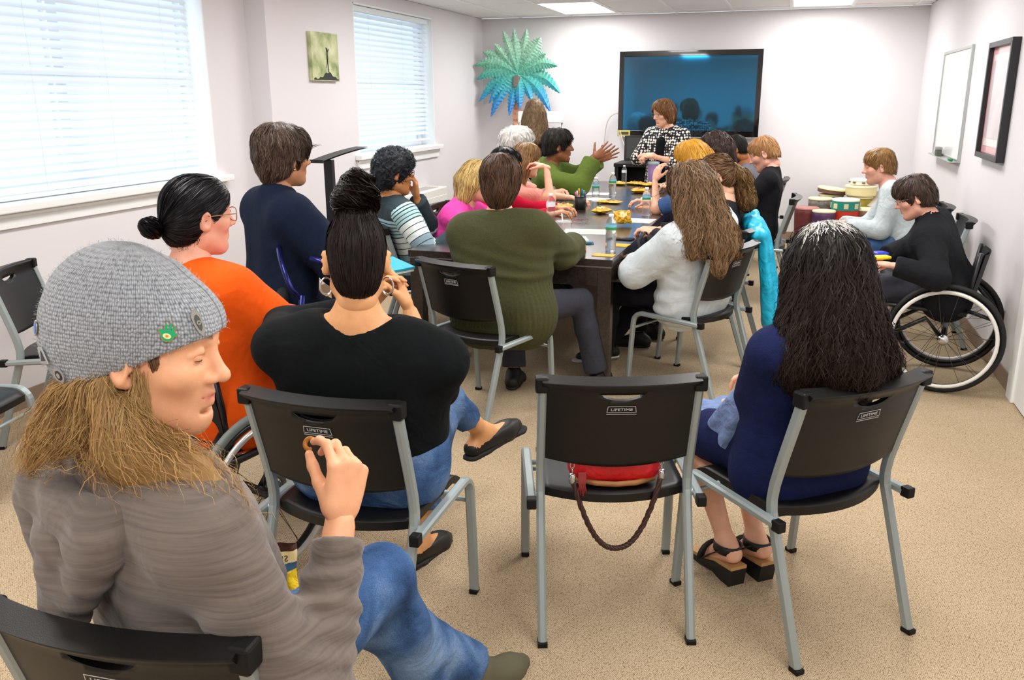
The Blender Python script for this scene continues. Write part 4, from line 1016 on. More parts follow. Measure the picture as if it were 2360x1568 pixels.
for i in range(8):
    a = i * 0.785; g = G(); g.lathe([(0.016, -0.006), (0.018, 0), (0.016, 0.006)], 12, (0.124 * math.cos(a), 0.124 * math.sin(a), 0.028)); g.ob('jingle', mat('jingle_brass', '#6b5630', 0.3, metal=0.8), r)
drum(0.78, 9.86, 0, 0.10, 0.125, 0.46, mat('brown_drum', '#7b5a44', 0.5, var=0.2), M_SKIN, 'brown drum with a cream head right of the rainbow drum')
r = drum(0.90, 10.1, 0.50, 0.13, 0.13, 0.05, mat('grey_frame_drum', '#a89c90', 0.5), mat('frame_head', '#cfc4b4', 0.6), 'pale tambourine leaning on the drums by the grey sweater man', (0.5, -0.3, 0), (), 'tambourine', 'tambourines')

# --- wheelchairs
M_TIRE = mat('black_tyre', '#151515', 0.6); M_RIMG = mat('silver_pushrim', '#cfcfcb', 0.3, metal=0.5); M_WCF = mat('black_wheelchair_frame', '#17171a', 0.35); M_SPOKE = mat('steel_spoke', '#55524e', 0.4, metal=0.6)
def ring(g, R_, r_, x, n=48, m=8): g.tube([(x, R_ * math.sin(a), R_ * math.cos(a)) for a in np.linspace(0, 2 * math.pi, n + 1)[:-1]], r_, m, closed=True, upv=(1, 0, 0))
def wheelchair(x, y, deg, label, tyre=None, rim=None, W=0.25, camber=0.05):
    r = empty('wheelchair', (x, y, 0), math.radians(deg), label, 'wheelchair', 'wheelchairs')
    tyre = tyre or M_TIRE; rim = rim or M_RIMG; Rw = 0.305
    for s in (-1, 1):
        w = empty('wheel', (s * W, 0, Rw), 0, parent=r); w.rotation_euler = (0, s * -camber, 0)
        g = G(); ring(g, Rw - 0.014, 0.015, 0); g.ob('tyre', tyre, w)
        g = G(); ring(g, Rw - 0.038, 0.010, 0); g.ob('wheel_rim', M_WCF, w)
        g = G(); ring(g, Rw - 0.042, 0.0105, s * 0.036); g.ob('pushrim', rim, w)
        g = G(); g.tube([(-0.04, 0, 0), (0.04, 0, 0)], 0.018, 14); g.lathe([(0.0, 0), (0.001, 0)], 3); g.ob('hub', M_WCF, w)
        g = G(); g.tube([(s * 0.040, 0, 0), (s * 0.050, 0, 0)], 0.030, 16); g.ob('hub_cap', M_CHROME, w)
        sm = G(); sm.tube([(0.0, 0.0, 0.016), (0.0, 0.03, Rw - 0.042)], 0.0013, 5); sm = sm.mesh('spoke'); sm.materials.append(M_SPOKE)
        for k in range(20):
            q = link('spoke', sm, None, w, (s * (0.02 if k % 2 else -0.02), 0, 0)); q.rotation_euler = (k * 2 * math.pi / 20, 0, 0); q.scale = (1, 1 if k % 4 < 2 else -1, 1)
        c = empty('caster', (s * 0.19, 0.40, 0.06), 0, parent=r)
        g = G(); ring(g, 0.05, 0.012, 0, 24); g.tube([(-0.012, 0, 0), (0.012, 0, 0)], 0.03, 12); g.ob('caster_wheel', tyre, c)
        g = G(); g.tube([(0, 0, 0.0), (0.02, -0.01, 0.05), (0, -0.02, 0.15)], 0.010, 8); g.ob('caster_fork', M_WCF, c)
        g = G(); g.tube([(s * 0.20, -0.10, 0.44), (s * 0.20, 0.30, 0.46), (s * 0.20, 0.40, 0.42), (s * 0.14, 0.50, 0.14)], 0.013, 10); g.ob('side_tube', M_WCF, r)
        g = G(); g.tube([(s * 0.19, 0.02, Rw), (s * 0.195, 0.10, 0.40), (s * 0.19, 0.38, 0.22)], 0.013, 10); g.ob('side_tube', M_WCF, r)
        g = G(); g.tube([(s * 0.19, -0.08, 0.44), (s * 0.19, -0.13, 0.78)], 0.012, 10); g.ob('back_post', M_WCF, r)
        g = G(); g.tube([(s * 0.19, -0.10, 0.46), (s * 0.19, -0.24, 0.42), (s * 0.19, -0.25, 0.40)], 0.011, 8); g.tube([(s * 0.19, -0.24, 0.42), (s * 0.19, -0.12, 0.55)], 0.010, 8); g.ob('push_bracket', M_WCF, r)
    g = G(); g.tube([(-0.24, 0, Rw), (0.24, 0, Rw)], 0.016, 12); g.ob('axle', M_WCF, r)
    g = G(); g.tube([(-0.2, 0.30, 0.36), (0.2, 0.30, 0.36)], 0.012, 10); g.ob('cross_tube', M_WCF, r)
    g = G(); g.box((-0.19, -0.10, 0.452), (0.19, 0.34, 0.50), 0.02); g.ob('cushion', mat('wheelchair_cushion', '#1a1a1d', 0.85), r)
    g = G(); g.grid(lambda u, v: ((u - 0.5) * 0.38, -0.085 - 0.05 * v - 0.03 * math.sin(u * 3.14), 0.50 + 0.27 * v), 12, 8); g.grid(lambda u, v: ((u - 0.5) * 0.38, -0.100 - 0.05 * v - 0.03 * math.sin(u * 3.14), 0.50 + 0.27 * v), 12, 8); g.ob('back_sling', mat('wheelchair_sling', '#18181a', 0.8), r)
    g = G(); g.box((-0.15, 0.47, 0.12), (0.15, 0.60, 0.135), 0.004); g.ob('footplate', M_WCF, r)
    return r
wheelchair(0.915, 5.40, 80, 'black wheelchair with a white pushrim by the right wall', None, mat('white_pushrim', '#e6e5e0', 0.35))
wheelchair(-1.85, 2.42, -16, 'wheelchair with grey tyres under the woman in orange', mat('grey_tyre', '#6e7773', 0.55), None, 0.25, 0.0)
# --- rollator the navy sweater woman sits on
r = empty('rollator', (-2.00, 3.52, 0), math.radians(-62), 'dark rollator with a blue tube back bar under the navy sweater woman', 'rollator')
M_ROL = mat('violet_blue_tube', '#20245e', 0.22, metal=0.7)
for s in (-1, 1):
    g = G(); g.tube([(s * 0.25, -0.20, 0.10), (s * 0.25, -0.12, 0.60), (s * 0.25, -0.10, 0.78)], 0.014, 10); g.ob('frame_tube', M_ROL, r)
    g = G(); g.tube([(s * 0.25, 0.28, 0.10), (s * 0.25, 0.10, 0.60), (s * 0.25, 0.06, 0.90), (s * 0.25, -0.06, 0.94)], 0.014, 10); g.ob('frame_tube', M_ROL, r)
    for y in (-0.20, 0.28):
        g = G(); ring(g, 0.08, 0.016, s * 0.25, 28); g.tube([(s * 0.25 - 0.012, 0, 0), (s * 0.25 + 0.012, 0, 0)], 0.04, 12); o = g.ob('wheel', M_TIRE, r, (0, y, 0.096))
g = G(); g.box((-0.24, -0.16, 0.56), (0.24, 0.14, 0.60), 0.012); g.ob('seat', mat('rollator_seat', '#15151a', 0.7), r)
g = G(); arch = [(-0.25, -0.10, 0.76)] + [(0.25 * -math.cos(a), -0.14 - 0.06 * math.sin(a), 0.80 + 0.17 * math.sin(a)) for a in np.linspace(0.05, 3.09, 18)] + [(0.25, -0.10, 0.76)]
g.tube(arch, 0.012, 10); g.ob('back_bar', M_ROL, r)
g = G(); g.box((-0.23, -0.22, 0.60), (0.23, -0.17, 0.78), 0.02); g.ob('backrest_bag', mat('rollator_bag', '#101014', 0.8), r)
# ================================================================== PEOPLE: builders
def head_prims(female=False, beard=False):
    j = 0.94 if female else 1.0
    P = [ell((0, -0.012, 0.032), (0.076, 0.096, 0.090), k=0.03),
         ell((0, 0.030, -0.030), (0.060 * j, 0.066, 0.088), k=0.04),
         cap((0, 0.066, -0.097), (0, 0.050, -0.092), 0.024 * j, 0.03 * j, k=0.03),
         cap((0.048 * j, 0.005, -0.070), (0.012, 0.066, -0.098), 0.022 * j, 0.018, k=0.03), cap((-0.048 * j, 0.005, -0.070), (-0.012, 0.066, -0.098), 0.022 * j, 0.018, k=0.03),
         cap((0, 0.0, -0.06), (0, -0.035, -0.10), 0.055, 0.052, k=0.03)]
    for s in (-1, 1):
        P += [cap((s * 0.010, 0.083, 0.036), (s * 0.048, 0.062, 0.034), 0.014, 0.012, k=0.022),
              ell((s * 0.042, 0.060, -0.018), (0.024, 0.022, 0.020), k=0.03),
              ell((s * 0.031, 0.099, 0.011), (0.018, 0.017, 0.013), k=0.014, sub=True)]
    P += [ell((0, 0.034, 0.062), (0.060, 0.056, 0.050), k=0.03)]
    for s in (-1, 1):
        P += [cap((s * 0.017, 0.0875, 0.0165), (s * 0.031, 0.0905, 0.0195), 0.0045, 0.0050, k=0.005), cap((s * 0.031, 0.0905, 0.0195), (s * 0.046, 0.0815, 0.0135), 0.0050, 0.0045, k=0.005), cap((s * 0.018, 0.0860, 0.0035), (s * 0.044, 0.0800, 0.0040), 0.0046, k=0.005)]
    P += [cap((0, 0.088, 0.026), (0, 0.110, -0.018), 0.0085, 0.0115, k=0.012), ell((0, 0.1145, -0.024), (0.0125, 0.012, 0.0105), k=0.010)]
    for s in (-1, 1):
        P += [ell((s * 0.0135, 0.100, -0.028), (0.009, 0.011, 0.008), k=0.008), ell((s * 0.0065, 0.109, -0.0365), (0.0038, 0.0055, 0.003), k=0.004, sub=True)]
    P += [ell((0, 0.080, -0.062), (0.026, 0.018, 0.020), k=0.015),
          cap((-0.019, 0.084, -0.0565), (0, 0.0955, -0.0530), 0.0046, 0.0062, k=0.006), cap((0.019, 0.084, -0.0565), (0, 0.0955, -0.0530), 0.0046, 0.0062, k=0.006),
          cap((-0.017, 0.083, -0.0635), (0, 0.0925, -0.0665), 0.0050, 0.0075, k=0.006), cap((0.017, 0.083, -0.0635), (0, 0.0925, -0.0665), 0.0050, 0.0075, k=0.006),
          cap((-0.020, 0.0915, -0.0598), (0.020, 0.0915, -0.0598), 0.0016, k=0.003, sub=True), cap((-0.013, 0.101, -0.0598), (0.013, 0.101, -0.0598), 0.0030, k=0.003, sub=True),
          ell((0, 0.088, -0.082), (0.02, 0.008, 0.006), k=0.008, sub=True)]
    for s in (-1, 1):   # ears
        R = rotz(-s * 0.55) @ rotx(-0.15)
        P += [ell((s * 0.081, -0.012, -0.006), (0.0095, 0.021, 0.033), R, k=0.008), ell((s * 0.0915, -0.007, -0.004), (0.008, 0.012, 0.020), R, k=0.006, sub=True),
              ell((s * 0.0775, -0.002, -0.030), (0.007, 0.009, 0.010), k=0.008), ell((s * 0.079, 0.004, -0.006), (0.006, 0.005, 0.008), k=0.004)]
    return P
_HC = {}
def head_mesh(female, vox):
    k = (female, vox)
    if k not in _HC:
        V, F = Field(head_prims(female), vox, 0.02).polys()
        x, y, z = V.T
        lip = np.exp(-(((z + 0.0597) / 0.0085) ** 4)) * np.exp(-((x / 0.023) ** 4)) * (y > 0.078)
        zb = 0.040 + 0.006 * np.sin(np.clip((np.abs(x) - 0.012) / 0.042, 0, 1) * 3.14 * 0.8)
        brow = np.exp(-(((z - zb) / 0.0048) ** 4)) * (np.abs(x) > 0.012) * (np.abs(x) < 0.055) * (y > 0.05)
        beard = np.clip((-0.030 - z) / 0.015, 0, 1) * np.clip((y - 0.0 + (-(z) - 0.05) * 0.3) / 0.02, 0, 1) * (1 - lip)
        stub = beard * (1 - np.exp(-((x / 0.03) ** 2)) * (z > -0.045))
        _HC[k] = (V, F, lip, brow, stub)
    return _HC[k]
def hand_prims(curl, spread=0.0, thumb=(0.5, 0.75, -0.45), tcurl=0.4, per=None):
    """right hand: fingers +Y, back of hand +Z, thumb towards -X"""
    P = [ell((0.003, 0.045, -0.003), (0.036, 0.052, 0.0135), k=0.012), cap((0, -0.03, 0), (0, 0.02, 0), 0.0235, 0.022, k=0.02, sq=((0, 0, 1.0), 0.78))]
    mcp = [(-0.028, 0.086, 0.0), (-0.0065, 0.092, 0.003), (0.0150, 0.087, 0.001), (0.034, 0.077, -0.004)]
    ln = [(0.044, 0.026, 0.021), (0.048, 0.030, 0.022), (0.044, 0.028, 0.021), (0.035, 0.021, 0.019)]
    for i in range(4):
        P.append(cap((mcp[i][0] * 0.55, 0.012, -0.002), mcp[i], 0.0125, 0.0105, k=0.012))
        c = (per[i] if per else curl); a = 0.0; p = np.array(mcp[i]); sp = math.radians(spread * (1.5 - i) / 1.5)
        for jn in range(3):
            a += math.radians(c[jn]); d = V3(-math.sin(sp) * math.cos(a), math.cos(a) * math.cos(sp), -math.sin(a)); q = p + d * ln[i][jn]
            r0 = (0.0095, 0.0085, 0.0078)[jn] * (0.88 if i == 3 else 1); r1 = (0.0086, 0.0078, 0.0066)[jn] * (0.88 if i == 3 else 1)
            P.append(cap(p, q, r0, r1, k=0.006)); p = q
    p = V3(-0.020, 0.016, -0.006); d = nrm((-thumb[0], thumb[1], thumb[2])); q = p + d * 0.046
    P.append(cap(p, q, 0.0155, 0.0118, k=0.014))
    d2 = nrm(d + V3(0.5, 0.25, -0.2) * tcurl); p2 = q + d2 * 0.033; P.append(cap(q, p2, 0.0112, 0.0098, k=0.006))
    d3 = nrm(d2 + V3(0.5, 0.2, -0.15) * tcurl); P.append(cap(p2, p2 + d3 * 0.025, 0.0098, 0.0078, k=0.006))
    return P
HANDS = dict(relax=dict(curl=(28, 34, 20), spread=3), flat=dict(curl=(6, 10, 6), spread=4), fist=dict(curl=(72, 85, 45), tcurl=0.9, thumb=(0.25, 0.75, -0.6)), spread=dict(curl=(4, 10, 8), spread=13, thumb=(0.8, 0.5, -0.2), tcurl=0.1),
             hold=dict(curl=(48, 55, 25), tcurl=0.6, thumb=(0.35, 0.8, -0.6)),
             pinch=dict(curl=(50, 40, 20), per=[(44, 40, 22), (58, 48, 28), (66, 56, 32), (70, 60, 36)], thumb=(0.22, 0.80, -0.72), tcurl=0.15))
_HN = {}
def hand_mesh(pose, vox):
    if (pose, vox) not in _HN: _HN[(pose, vox)] = Field(hand_prims(**HANDS[pose]), vox, 0.008).polys()
    return _HN[(pose, vox)]
def ik(S, W, a, b, hint):
    d = W - S; L = np.linalg.norm(d); L2 = min(L, (a + b) * 0.985); u = d / (L + 1e-9); W2 = S + u * L2
    x = (a * a - b * b + L2 * L2) / (2 * L2); h = math.sqrt(max(1e-6, a * a - x * x))
    hint = np.array(hint, float); p = hint - u * (hint @ u); p = nrm(p)
    return S + u * x + p * h, W2
def skin_mat(name, col, lipc=None, browc='#2a1c14', beard=0.0, rough=0.5):
    if name in MATS: return MATS[name]
    N = NT(name); b = N.b; c = hx(col)
    tc = N.n('ShaderNodeTexCoord').outputs['Object']; nz = N.n('ShaderNodeTexNoise', i_Scale=30.0, i_Detail=5.0); N.l(tc, nz.inputs['Vector'])
    r = N.ramp([(0.3, tuple(v * q for v, q in zip(c, (0.93, 0.88, 0.86)))), (0.7, tuple(min(1, v * 1.05) for v in c))]); N.l(nz.outputs[0], r.inputs[0])
    prev = r.outputs[0]
    lc = hx(lipc) if lipc else tuple(v * q for v, q in zip(c, (0.85, 0.5, 0.5)))
    for at, cc, st in (('lip', lc, 0.75), ('brow', hx(browc), 0.85), ('beard', hx(browc), beard)):
        if st <= 0: continue
        a = N.n('ShaderNodeAttribute', attribute_name=at); m = N.n('ShaderNodeMix', data_type='RGBA'); mu = N.n('ShaderNodeMath', operation='MULTIPLY'); mu.inputs[1].default_value = st
        N.l(a.outputs['Fac'], mu.inputs[0]); N.l(mu.outputs[0], m.inputs[0]); N.l(prev, m.inputs[6]); m.inputs[7].default_value = (*cc, 1); prev = m.outputs[2]
    N.l(prev, b.inputs['Base Color']); b.inputs['Roughness'].default_value = rough
    b.inputs['Subsurface Weight'].default_value = 0.08; b.inputs['Subsurface Radius'].default_value = (0.010, 0.004, 0.002); b.inputs['Subsurface Scale'].default_value = 0.5
    n2 = N.n('ShaderNodeTexNoise', i_Scale=350.0, i_Detail=2.0); N.l(tc, n2.inputs['Vector']); bp = N.n('ShaderNodeBump', i_Strength=0.12, i_Distance=0.002); N.l(n2.outputs[0], bp.inputs['Height']); N.l(bp.outputs[0], b.inputs['Normal'])
    MATS[name] = N.m
    return N.m
def hair_mat(name, dark, light, tip=None, rough=0.42):
    if name in MATS: return MATS[name]
    N = NT(name); b = N.b
    a = N.n('ShaderNodeAttribute', attribute_name='rnd'); u = N.n('ShaderNodeAttribute', attribute_name='u')
    tc = N.n('ShaderNodeTexCoord').outputs['Object']; nz = N.n('ShaderNodeTexNoise', i_Scale=35.0, i_Detail=4.0); N.l(tc, nz.inputs['Vector'])
    ad = N.n('ShaderNodeMath', operation='MULTIPLY_ADD'); ad.inputs[1].default_value = 0.5; N.l(nz.outputs[0], ad.inputs[0]); hf = N.n('ShaderNodeMath', operation='MULTIPLY'); hf.inputs[1].default_value = 0.5; N.l(a.outputs['Fac'], hf.inputs[0]); N.l(hf.outputs[0], ad.inputs[2])
    r = N.ramp([(0.2, hx(dark)), (0.75, hx(light))]); N.l(ad.outputs[0], r.inputs[0])
    out = r.outputs[0]
    if tip:
        m = N.n('ShaderNodeMix', data_type='RGBA'); N.l(u.outputs['Fac'], m.inputs[0]); N.l(out, m.inputs[6]); m.inputs[7].default_value = (*hx(tip), 1); out = m.outputs[2]
    N.l(out, b.inputs['Base Color']); b.inputs['Roughness'].default_value = rough; b.inputs['Specular IOR Level'].default_value = 0.2
    MATS[name] = N.m
    return N.m
HEADS = []
SH_S = lambda s, w: 0.150 + 0.028 * w
def person(label, x, y, deg, seat=0.45, s=1.0, w=1.0, lean=0, side=0, twist=0, head=(0, 0, 0), arms=None, legs=None, skin=None, female=True, top=None, bottom=None, shoes=None, vox=0.011, bvox=0.017, hvox=0.0065, stand=False, neck=0.0, hc=None, at=None, belly=1.0, hscale=1.0, headoff=(0, 0, 0), shw=0.0, shz=0.0, hands=1.0):
    """top/bottom/shoes: dicts of garment settings; returns handle with frames"""
    root = empty('person', (x, y, 0), math.radians(deg), label, 'person', 'people in the meeting')
    hipz = seat + 0.095 * s
    if at is not None:
        dl = rotz(-math.radians(deg)) @ np.array([hc[0] - at[0], hc[1] - at[1], 0.0]); Ln = (0.615 + neck) * s
        lean = math.degrees(math.asin(max(-0.8, min(0.8, (dl[1] - 0.028 * s * math.cos(math.radians(head[0])) - 0.085 * s * math.sin(math.radians(head[1]))) / ((0.53 + neck) * s))))); side = math.degrees(math.asin(max(-0.6, min(0.6, (dl[0] + 0.028 * s * math.sin(math.radians(head[0]))) / Ln))))
    pel = V3(0, 0, hipz)
    T = rotz(math.radians(twist)) @ roty(math.radians(side)) @ rotx(-math.radians(lean))
    tp = lambda a, b, c: pel + T @ (V3(a, b, c) * s)
    sw = SH_S(s, w) + shw
    NB = tp(0, -0.012, 0.455)
    Hd = rotz(math.radians(twist + head[0])) @ roty(math.radians(head[2])) @ rotx(-math.radians(head[1]))
    HC = NB + T @ V3(0, 0.012, 0.075 + neck) * s + Hd @ V3(0, 0.028, 0.085) * s + V3(*headoff)
    hs = s * hscale * 1.02
    if hc is not None:
        pxy = np.array(hc, float) - (rotz(math.radians(deg)) @ HC)[:2]; x, y = float(pxy[0]), float(pxy[1]); root.location = (x, y, 0)
    W2L = lambda p: rotz(-math.radians(deg)) @ (np.array(p, float) - V3(x, y, 0))
    HEADS.append((label, x, y, tuple(rotz(math.radians(deg)) @ HC + V3(x, y, 0))))
    sh = {1: tp(sw, -0.015, 0.372 + shz), -1: tp(-sw, -0.015, 0.372 + shz)}
    arms = arms or {}; legs = legs or {}
    J = {}
    for sd, nm in ((1, 'R'), (-1, 'L')):
        a = arms.get(nm, {})
        if 'handw' in a: a = dict(a, hand=W2L(a['handw']))
        if 'elw' in a: a = dict(a, el=W2L(a['elw']) - (sh[sd] + np.array(a.get('hand'))) / 2)
        for kk in ('dir', 'back'):
            if kk + 'w' in a: a = dict(a, **{kk: rotz(-math.radians(deg)) @ np.array(a[kk + 'w'], float)})
        tgt = np.array(a.get('hand', (sd * 0.10, 0.33, hipz + 0.11)), float)
        el, wr = ik(sh[sd], tgt, 0.285 * s, 0.255 * s, a.get('el', (sd * 0.7, -0.6, -0.5)))
        fd = nrm(a['dir']) if 'dir' in a else nrm(wr - el); up = np.array(a.get('back', (0, 0, 1)), float)
        zz = nrm(up - fd * (up @ fd)); xx = np.cross(fd, zz)
        J[nm] = dict(S=sh[sd], E=el, W=wr, R=np.stack([xx, fd, zz], 1), pose=a.get('pose', 'relax'), sd=sd)
        l = legs.get(nm, {})
        hip = pel + V3(sd * 0.088 * s * (0.9 + 0.1 * w), 0.01, -0.01)
        if stand: kn = hip + V3(sd * 0.005, 0.02, -0.42 * s); an = V3(hip[0] + sd * 0.01, hip[1] - 0.01, 0.085)
        else:
            if 'footw' in l: l = dict(l, foot=W2L(l['footw']))
            if 'toew' in l: l = dict(l, toe=rotz(-math.radians(deg)) @ np.array(l['toew'], float))
            if 'knw' in l: l = dict(l, kn=W2L(l['knw']) - (hip + np.array(l['foot'])) / 2)
            an = np.array(l.get('foot', (sd * 0.12, 0.44, 0.085)), float)
            kn, an = ik(hip, an, 0.43 * s, 0.43 * s, l.get('kn', (sd * 0.15, 1.0, 0.9)))
        toe = np.array(l.get('toe', (sd * 0.15, 1.0, -0.12)), float); toe = nrm(toe)
        J[nm].update(hip=hip, kn=kn, an=an, toe=toe)
    def torso(e):
        fx = T @ V3(0, 1, 0)
        q = lambda a, b, c, r0, sq: cap(tp(-a, b, c), tp(a, b, c), (r0 + e) * s, sq=(fx, sq), k=0.06)
        return [q(0.07 * w, 0.0, 0.00, 0.112 * w ** 0.6, 0.92), q(0.055 * w, 0.012 * belly, 0.10, 0.108 * w ** 0.7 * (0.85 + 0.15 * belly), 0.92), q(0.06 * w, 0.008, 0.20, 0.108 * w ** 0.7, 0.86), q(0.075 * w, 0.0, 0.29, 0.108 * w ** 0.6, 0.84), q(0.085 * w, -0.012, 0.36, 0.078 * w ** 0.5, 0.9)]
    def shoulders(e):
        r = []
        for sd in (1, -1):
            r += [cap(tp(0, -0.014, 0.432), tp(sd * sw * 0.92, -0.015, 0.382 + shz), (0.046 + e) * s, (0.050 + e) * s * w ** 0.4, k=0.05)]
        return r
    af = 0.85 + 0.15 * w
    def arm(nm, e, f0=0.0, f1=2.0, cuff=0.0, flat=False):
        j = J[nm]; r = []; ra, rb, rc = 0.052 * af * w ** 0.3, 0.042 * af, 0.028
        a1 = min(1.0, f1)
        r.append(cap(j['S'], j['S'] + (j['E'] - j['S']) * a1, (ra + e) * s, (ra + (rb - ra) * a1 + e) * s, k=0.035, fb=flat and f1 <= 1))
        if f1 > 1: 
            t = f1 - 1; r.append(cap(j['E'], j['E'] + (j['W'] - j['E']) * t, (rb + e) * s, (rb + (rc - rb) * t + e + cuff) * s, k=0.03, fb=flat))
        return r
    lf = 0.9 + 0.1 * w
    def leg(nm, e, f1=2.0, e2=None, flat=False):
        j = J[nm]; r = []; ra, rb, rc = 0.080 * w ** 0.5, 0.056 * lf, 0.036; e2 = e if e2 is None else e2
        a1 = min(1.0, f1)
        r.append(cap(j['hip'], j['hip'] + (j['kn'] - j['hip']) * a1, (ra + e) * s, (ra + (rb - ra) * a1 + e) * s, k=0.04, fb=flat and f1 <= 1))
        if f1 > 1:
            t = f1 - 1; calf = j['kn'] + (j['an'] - j['kn']) * 0.35
            if t > 0.4:
                r.append(cap(j['kn'], calf, (rb + e) * s, (0.052 * lf + e) * s, k=0.03)); r.append(cap(calf, j['kn'] + (j['an'] - j['kn']) * t, (0.052 * lf + e) * s, (rc + e2) * s, k=0.03, fb=flat))
            else: r.append(cap(j['kn'], j['kn'] + (j['an'] - j['kn']) * t, (rb + e) * s, (rb + e2) * s, k=0.03, fb=flat))
        return r
    def foot(nm, e=0.0):
        j = J[nm]; t = j['toe']; a = j['an']; hl = a - t * 0.05 * s - V3(0, 0, 0.045 * s); bl = a + t * 0.12 * s - V3(0, 0, 0.055 * s)
        return [cap(a, hl, (0.034 + e) * s, (0.030 + e) * s, k=0.03), cap(hl, bl, (0.030 + e) * s, (0.033 + e) * s, k=0.03, sq=None), cap(a + V3(0, 0, -0.01), bl, (0.034 + e) * s, (0.026 + e) * s, k=0.03), cap(bl, bl + t * 0.05 * s, (0.030 + e) * s, (0.020 + e) * s, k=0.03)]
    # ---- body: one continuous figure
    pr = torso(-0.006) + shoulders(-0.004) + [cap(NB, HC + Hd @ V3(0, -0.028, -0.055) * hs, 0.054 * s * (0.9 if female else 1.0) * w ** 0.25, 0.050 * hs, k=0.04), cap(tp(0, -0.02, 0.40), NB, 0.06 * s, 0.055 * s, k=0.05)]
    for nm in ('R', 'L'): pr += arm(nm, -0.004) + leg(nm, -0.006) + (foot(nm, -0.004) if shoes is None or shoes.get('bare') else [])
    V, F = Field(pr, bvox, 0.04).polys()
    Vs = [V]; Fs = [F]; n = len(V); at = {k: [np.zeros(n)] for k in ('lip', 'brow', 'beard')}
    hV, hF, lip, brow, beard = head_mesh(female, hvox)
    Vs.append((hV * hs) @ Hd.T + HC); Fs.append(hF + n); n += len(hV)
    for k, a in (('lip', lip), ('brow', brow), ('beard', beard)): at[k].append(a)
    for nm in ('R', 'L'):
        j = J[nm]; v, f = hand_mesh(j['pose'], 0.0036 if hvox < 0.004 else 0.006)
        v = v.copy()
        if j['sd'] < 0: v[:, 0] *= -1; f = f[:, ::-1]
        v = (v * s * hands * (0.93 if female else 1.02)) @ j['R'].T + j['W'] + j['R'][:, 1] * 0.012
        Vs.append(v); Fs.append(f + n); n += len(v)
        for k in at: at[k].append(np.zeros(len(v)))
    me = np_mesh('body', np.concatenate(Vs), np.concatenate(Fs), True, {k: np.concatenate(a) for k, a in at.items()})
    link('body', me, skin, root)
    H = dict(root=root, Hd=Hd, HC=HC, hs=hs, J=J, T=T, tp=tp, NB=NB, s=s, w=w, torso=torso, shoulders=shoulders, arm=arm, leg=leg, foot=foot, hipz=hipz, pel=pel, vox=vox)
    # ---- clothing
    if top:
        e = top.get('e', 0.012)
        pr = (torso(e) if not top.get('crop') else torso(e)[1:]) + shoulders(e)
        for nm in ('R', 'L'): pr += arm(nm, e + top.get('es', 0.0), 0, top.get('sleeve', 1.95), top.get('cuff', 0.004), True)
        if top.get('hem'): 
            z = top['hem']; pr.append(cap(tp(-0.08 * w, 0, z), tp(0.08 * w, 0, z), (0.118 * w ** 0.6 + e) * s, k=0.05, sq=(T @ V3(0, 1, 0), 0.95)))
        nk = top.get('neck', 0.065)
        if top.get('collar'):
            c0 = NB + (T @ V3(0, 0.0, top['collar'] * 0.2)); c1 = NB + T @ V3(0, 0.012, top['collar'])
            pr.append(cap(c0, c1, 0.066 * s * w ** 0.2, 0.060 * s * w ** 0.2, k=0.02, fb=True)); pr.append(cap(c1 - T @ V3(0, 0, 0.02), c1 + T @ V3(0, 0, 0.05), 0.054 * s * w ** 0.2, k=0.006, sub=True, fa=True))
        elif nk: pr.append(dict(ell(NB + T @ V3(0, 0.018, 0.035) * s, (nk * s, nk * s * 0.95, 0.055 * s), T, k=0.012, sub=True)))
        pr += top.get('extra', lambda H: [])(H)
        fv = Field(pr, top.get('vox', vox), 0.04, top['noiseH'](H) if top.get('noiseH') else top.get('noise')); V, F = fv.polys()
        attrs = {}
        if top.get('attr'): attrs = {'st': top['attr'](V, H)}
        H['top'] = link(top.get('name', 'sweater'), np_mesh('top', V, F, True, attrs), top['m'], root); H['topf'] = fv
    if bottom:
        e = bottom.get('e', 0.006)
        pr = torso(e)[:2]
        for nm in ('R', 'L'): pr += leg(nm, e, bottom.get('len', 1.93), bottom.get('e2', e + 0.012), True)
        if bottom.get('skirt'):
            kr, kl = J['R'], J['L']; t = bottom['len']
            for q in (0.3, 0.55, 0.75, 0.95):
                a = kr['hip'] + (kr['kn'] - kr['hip']) * q * min(1, t); b_ = kl['hip'] + (kl['kn'] - kl['hip']) * q * min(1, t); pr.append(cap(a, b_, (0.085 - 0.015 * q) * s, k=0.05))
        V, F = Field(pr, bottom.get('vox', max(vox, 0.012)), 0.045, bottom.get('noise')).polys()
        H['bottom'] = link(bottom.get('name', 'trousers'), np_mesh('bottom', V, F), bottom['m'], root)
    if shoes and not shoes.get('custom'):
        for nm in ('R', 'L'):
            j = J[nm]; t = j['toe']; th = nrm(V3(t[0], t[1], 0)); zs = j['an'][2] - 0.082 * s
            pr = foot(nm, 0.004)
            if shoes.get('flat'):
                upf = nrm(V3(0, 0, 1) - t * t[2]); pr = pr[1:] + [cutp(j['an'] - upf * 0.016 * s, upf)]
            V, F = Field(pr, shoes.get('vox', 0.010), 0.03).polys()
            o = link('shoe', np_mesh('shoe', V, F), shoes['m'], root)
            if shoes.get('sole'):
                b0 = j['an'] - t * 0.055 * s - V3(0, 0, 0.075 * s); b1 = j['an'] + t * 0.17 * s - V3(0, 0, 0.078 * s)
                V, F = Field([cap(b0, b0 + t * 0.05, 0.036 * s, 0.036 * s, sq=((0, 0, 1.0), 0.36)), cap(b0 + t * 0.05, b1, 0.036 * s, 0.040 * s, sq=((0, 0, 1.0), 0.33)), cap(b1, b1 + t * 0.02, 0.04 * s, 0.03 * s, sq=((0, 0, 1.0), 0.33))], shoes.get('vox', 0.010) * 0.9, 0.02).polys()
                link('sole', np_mesh('sole', V, F), shoes['sole'], o)
    return H
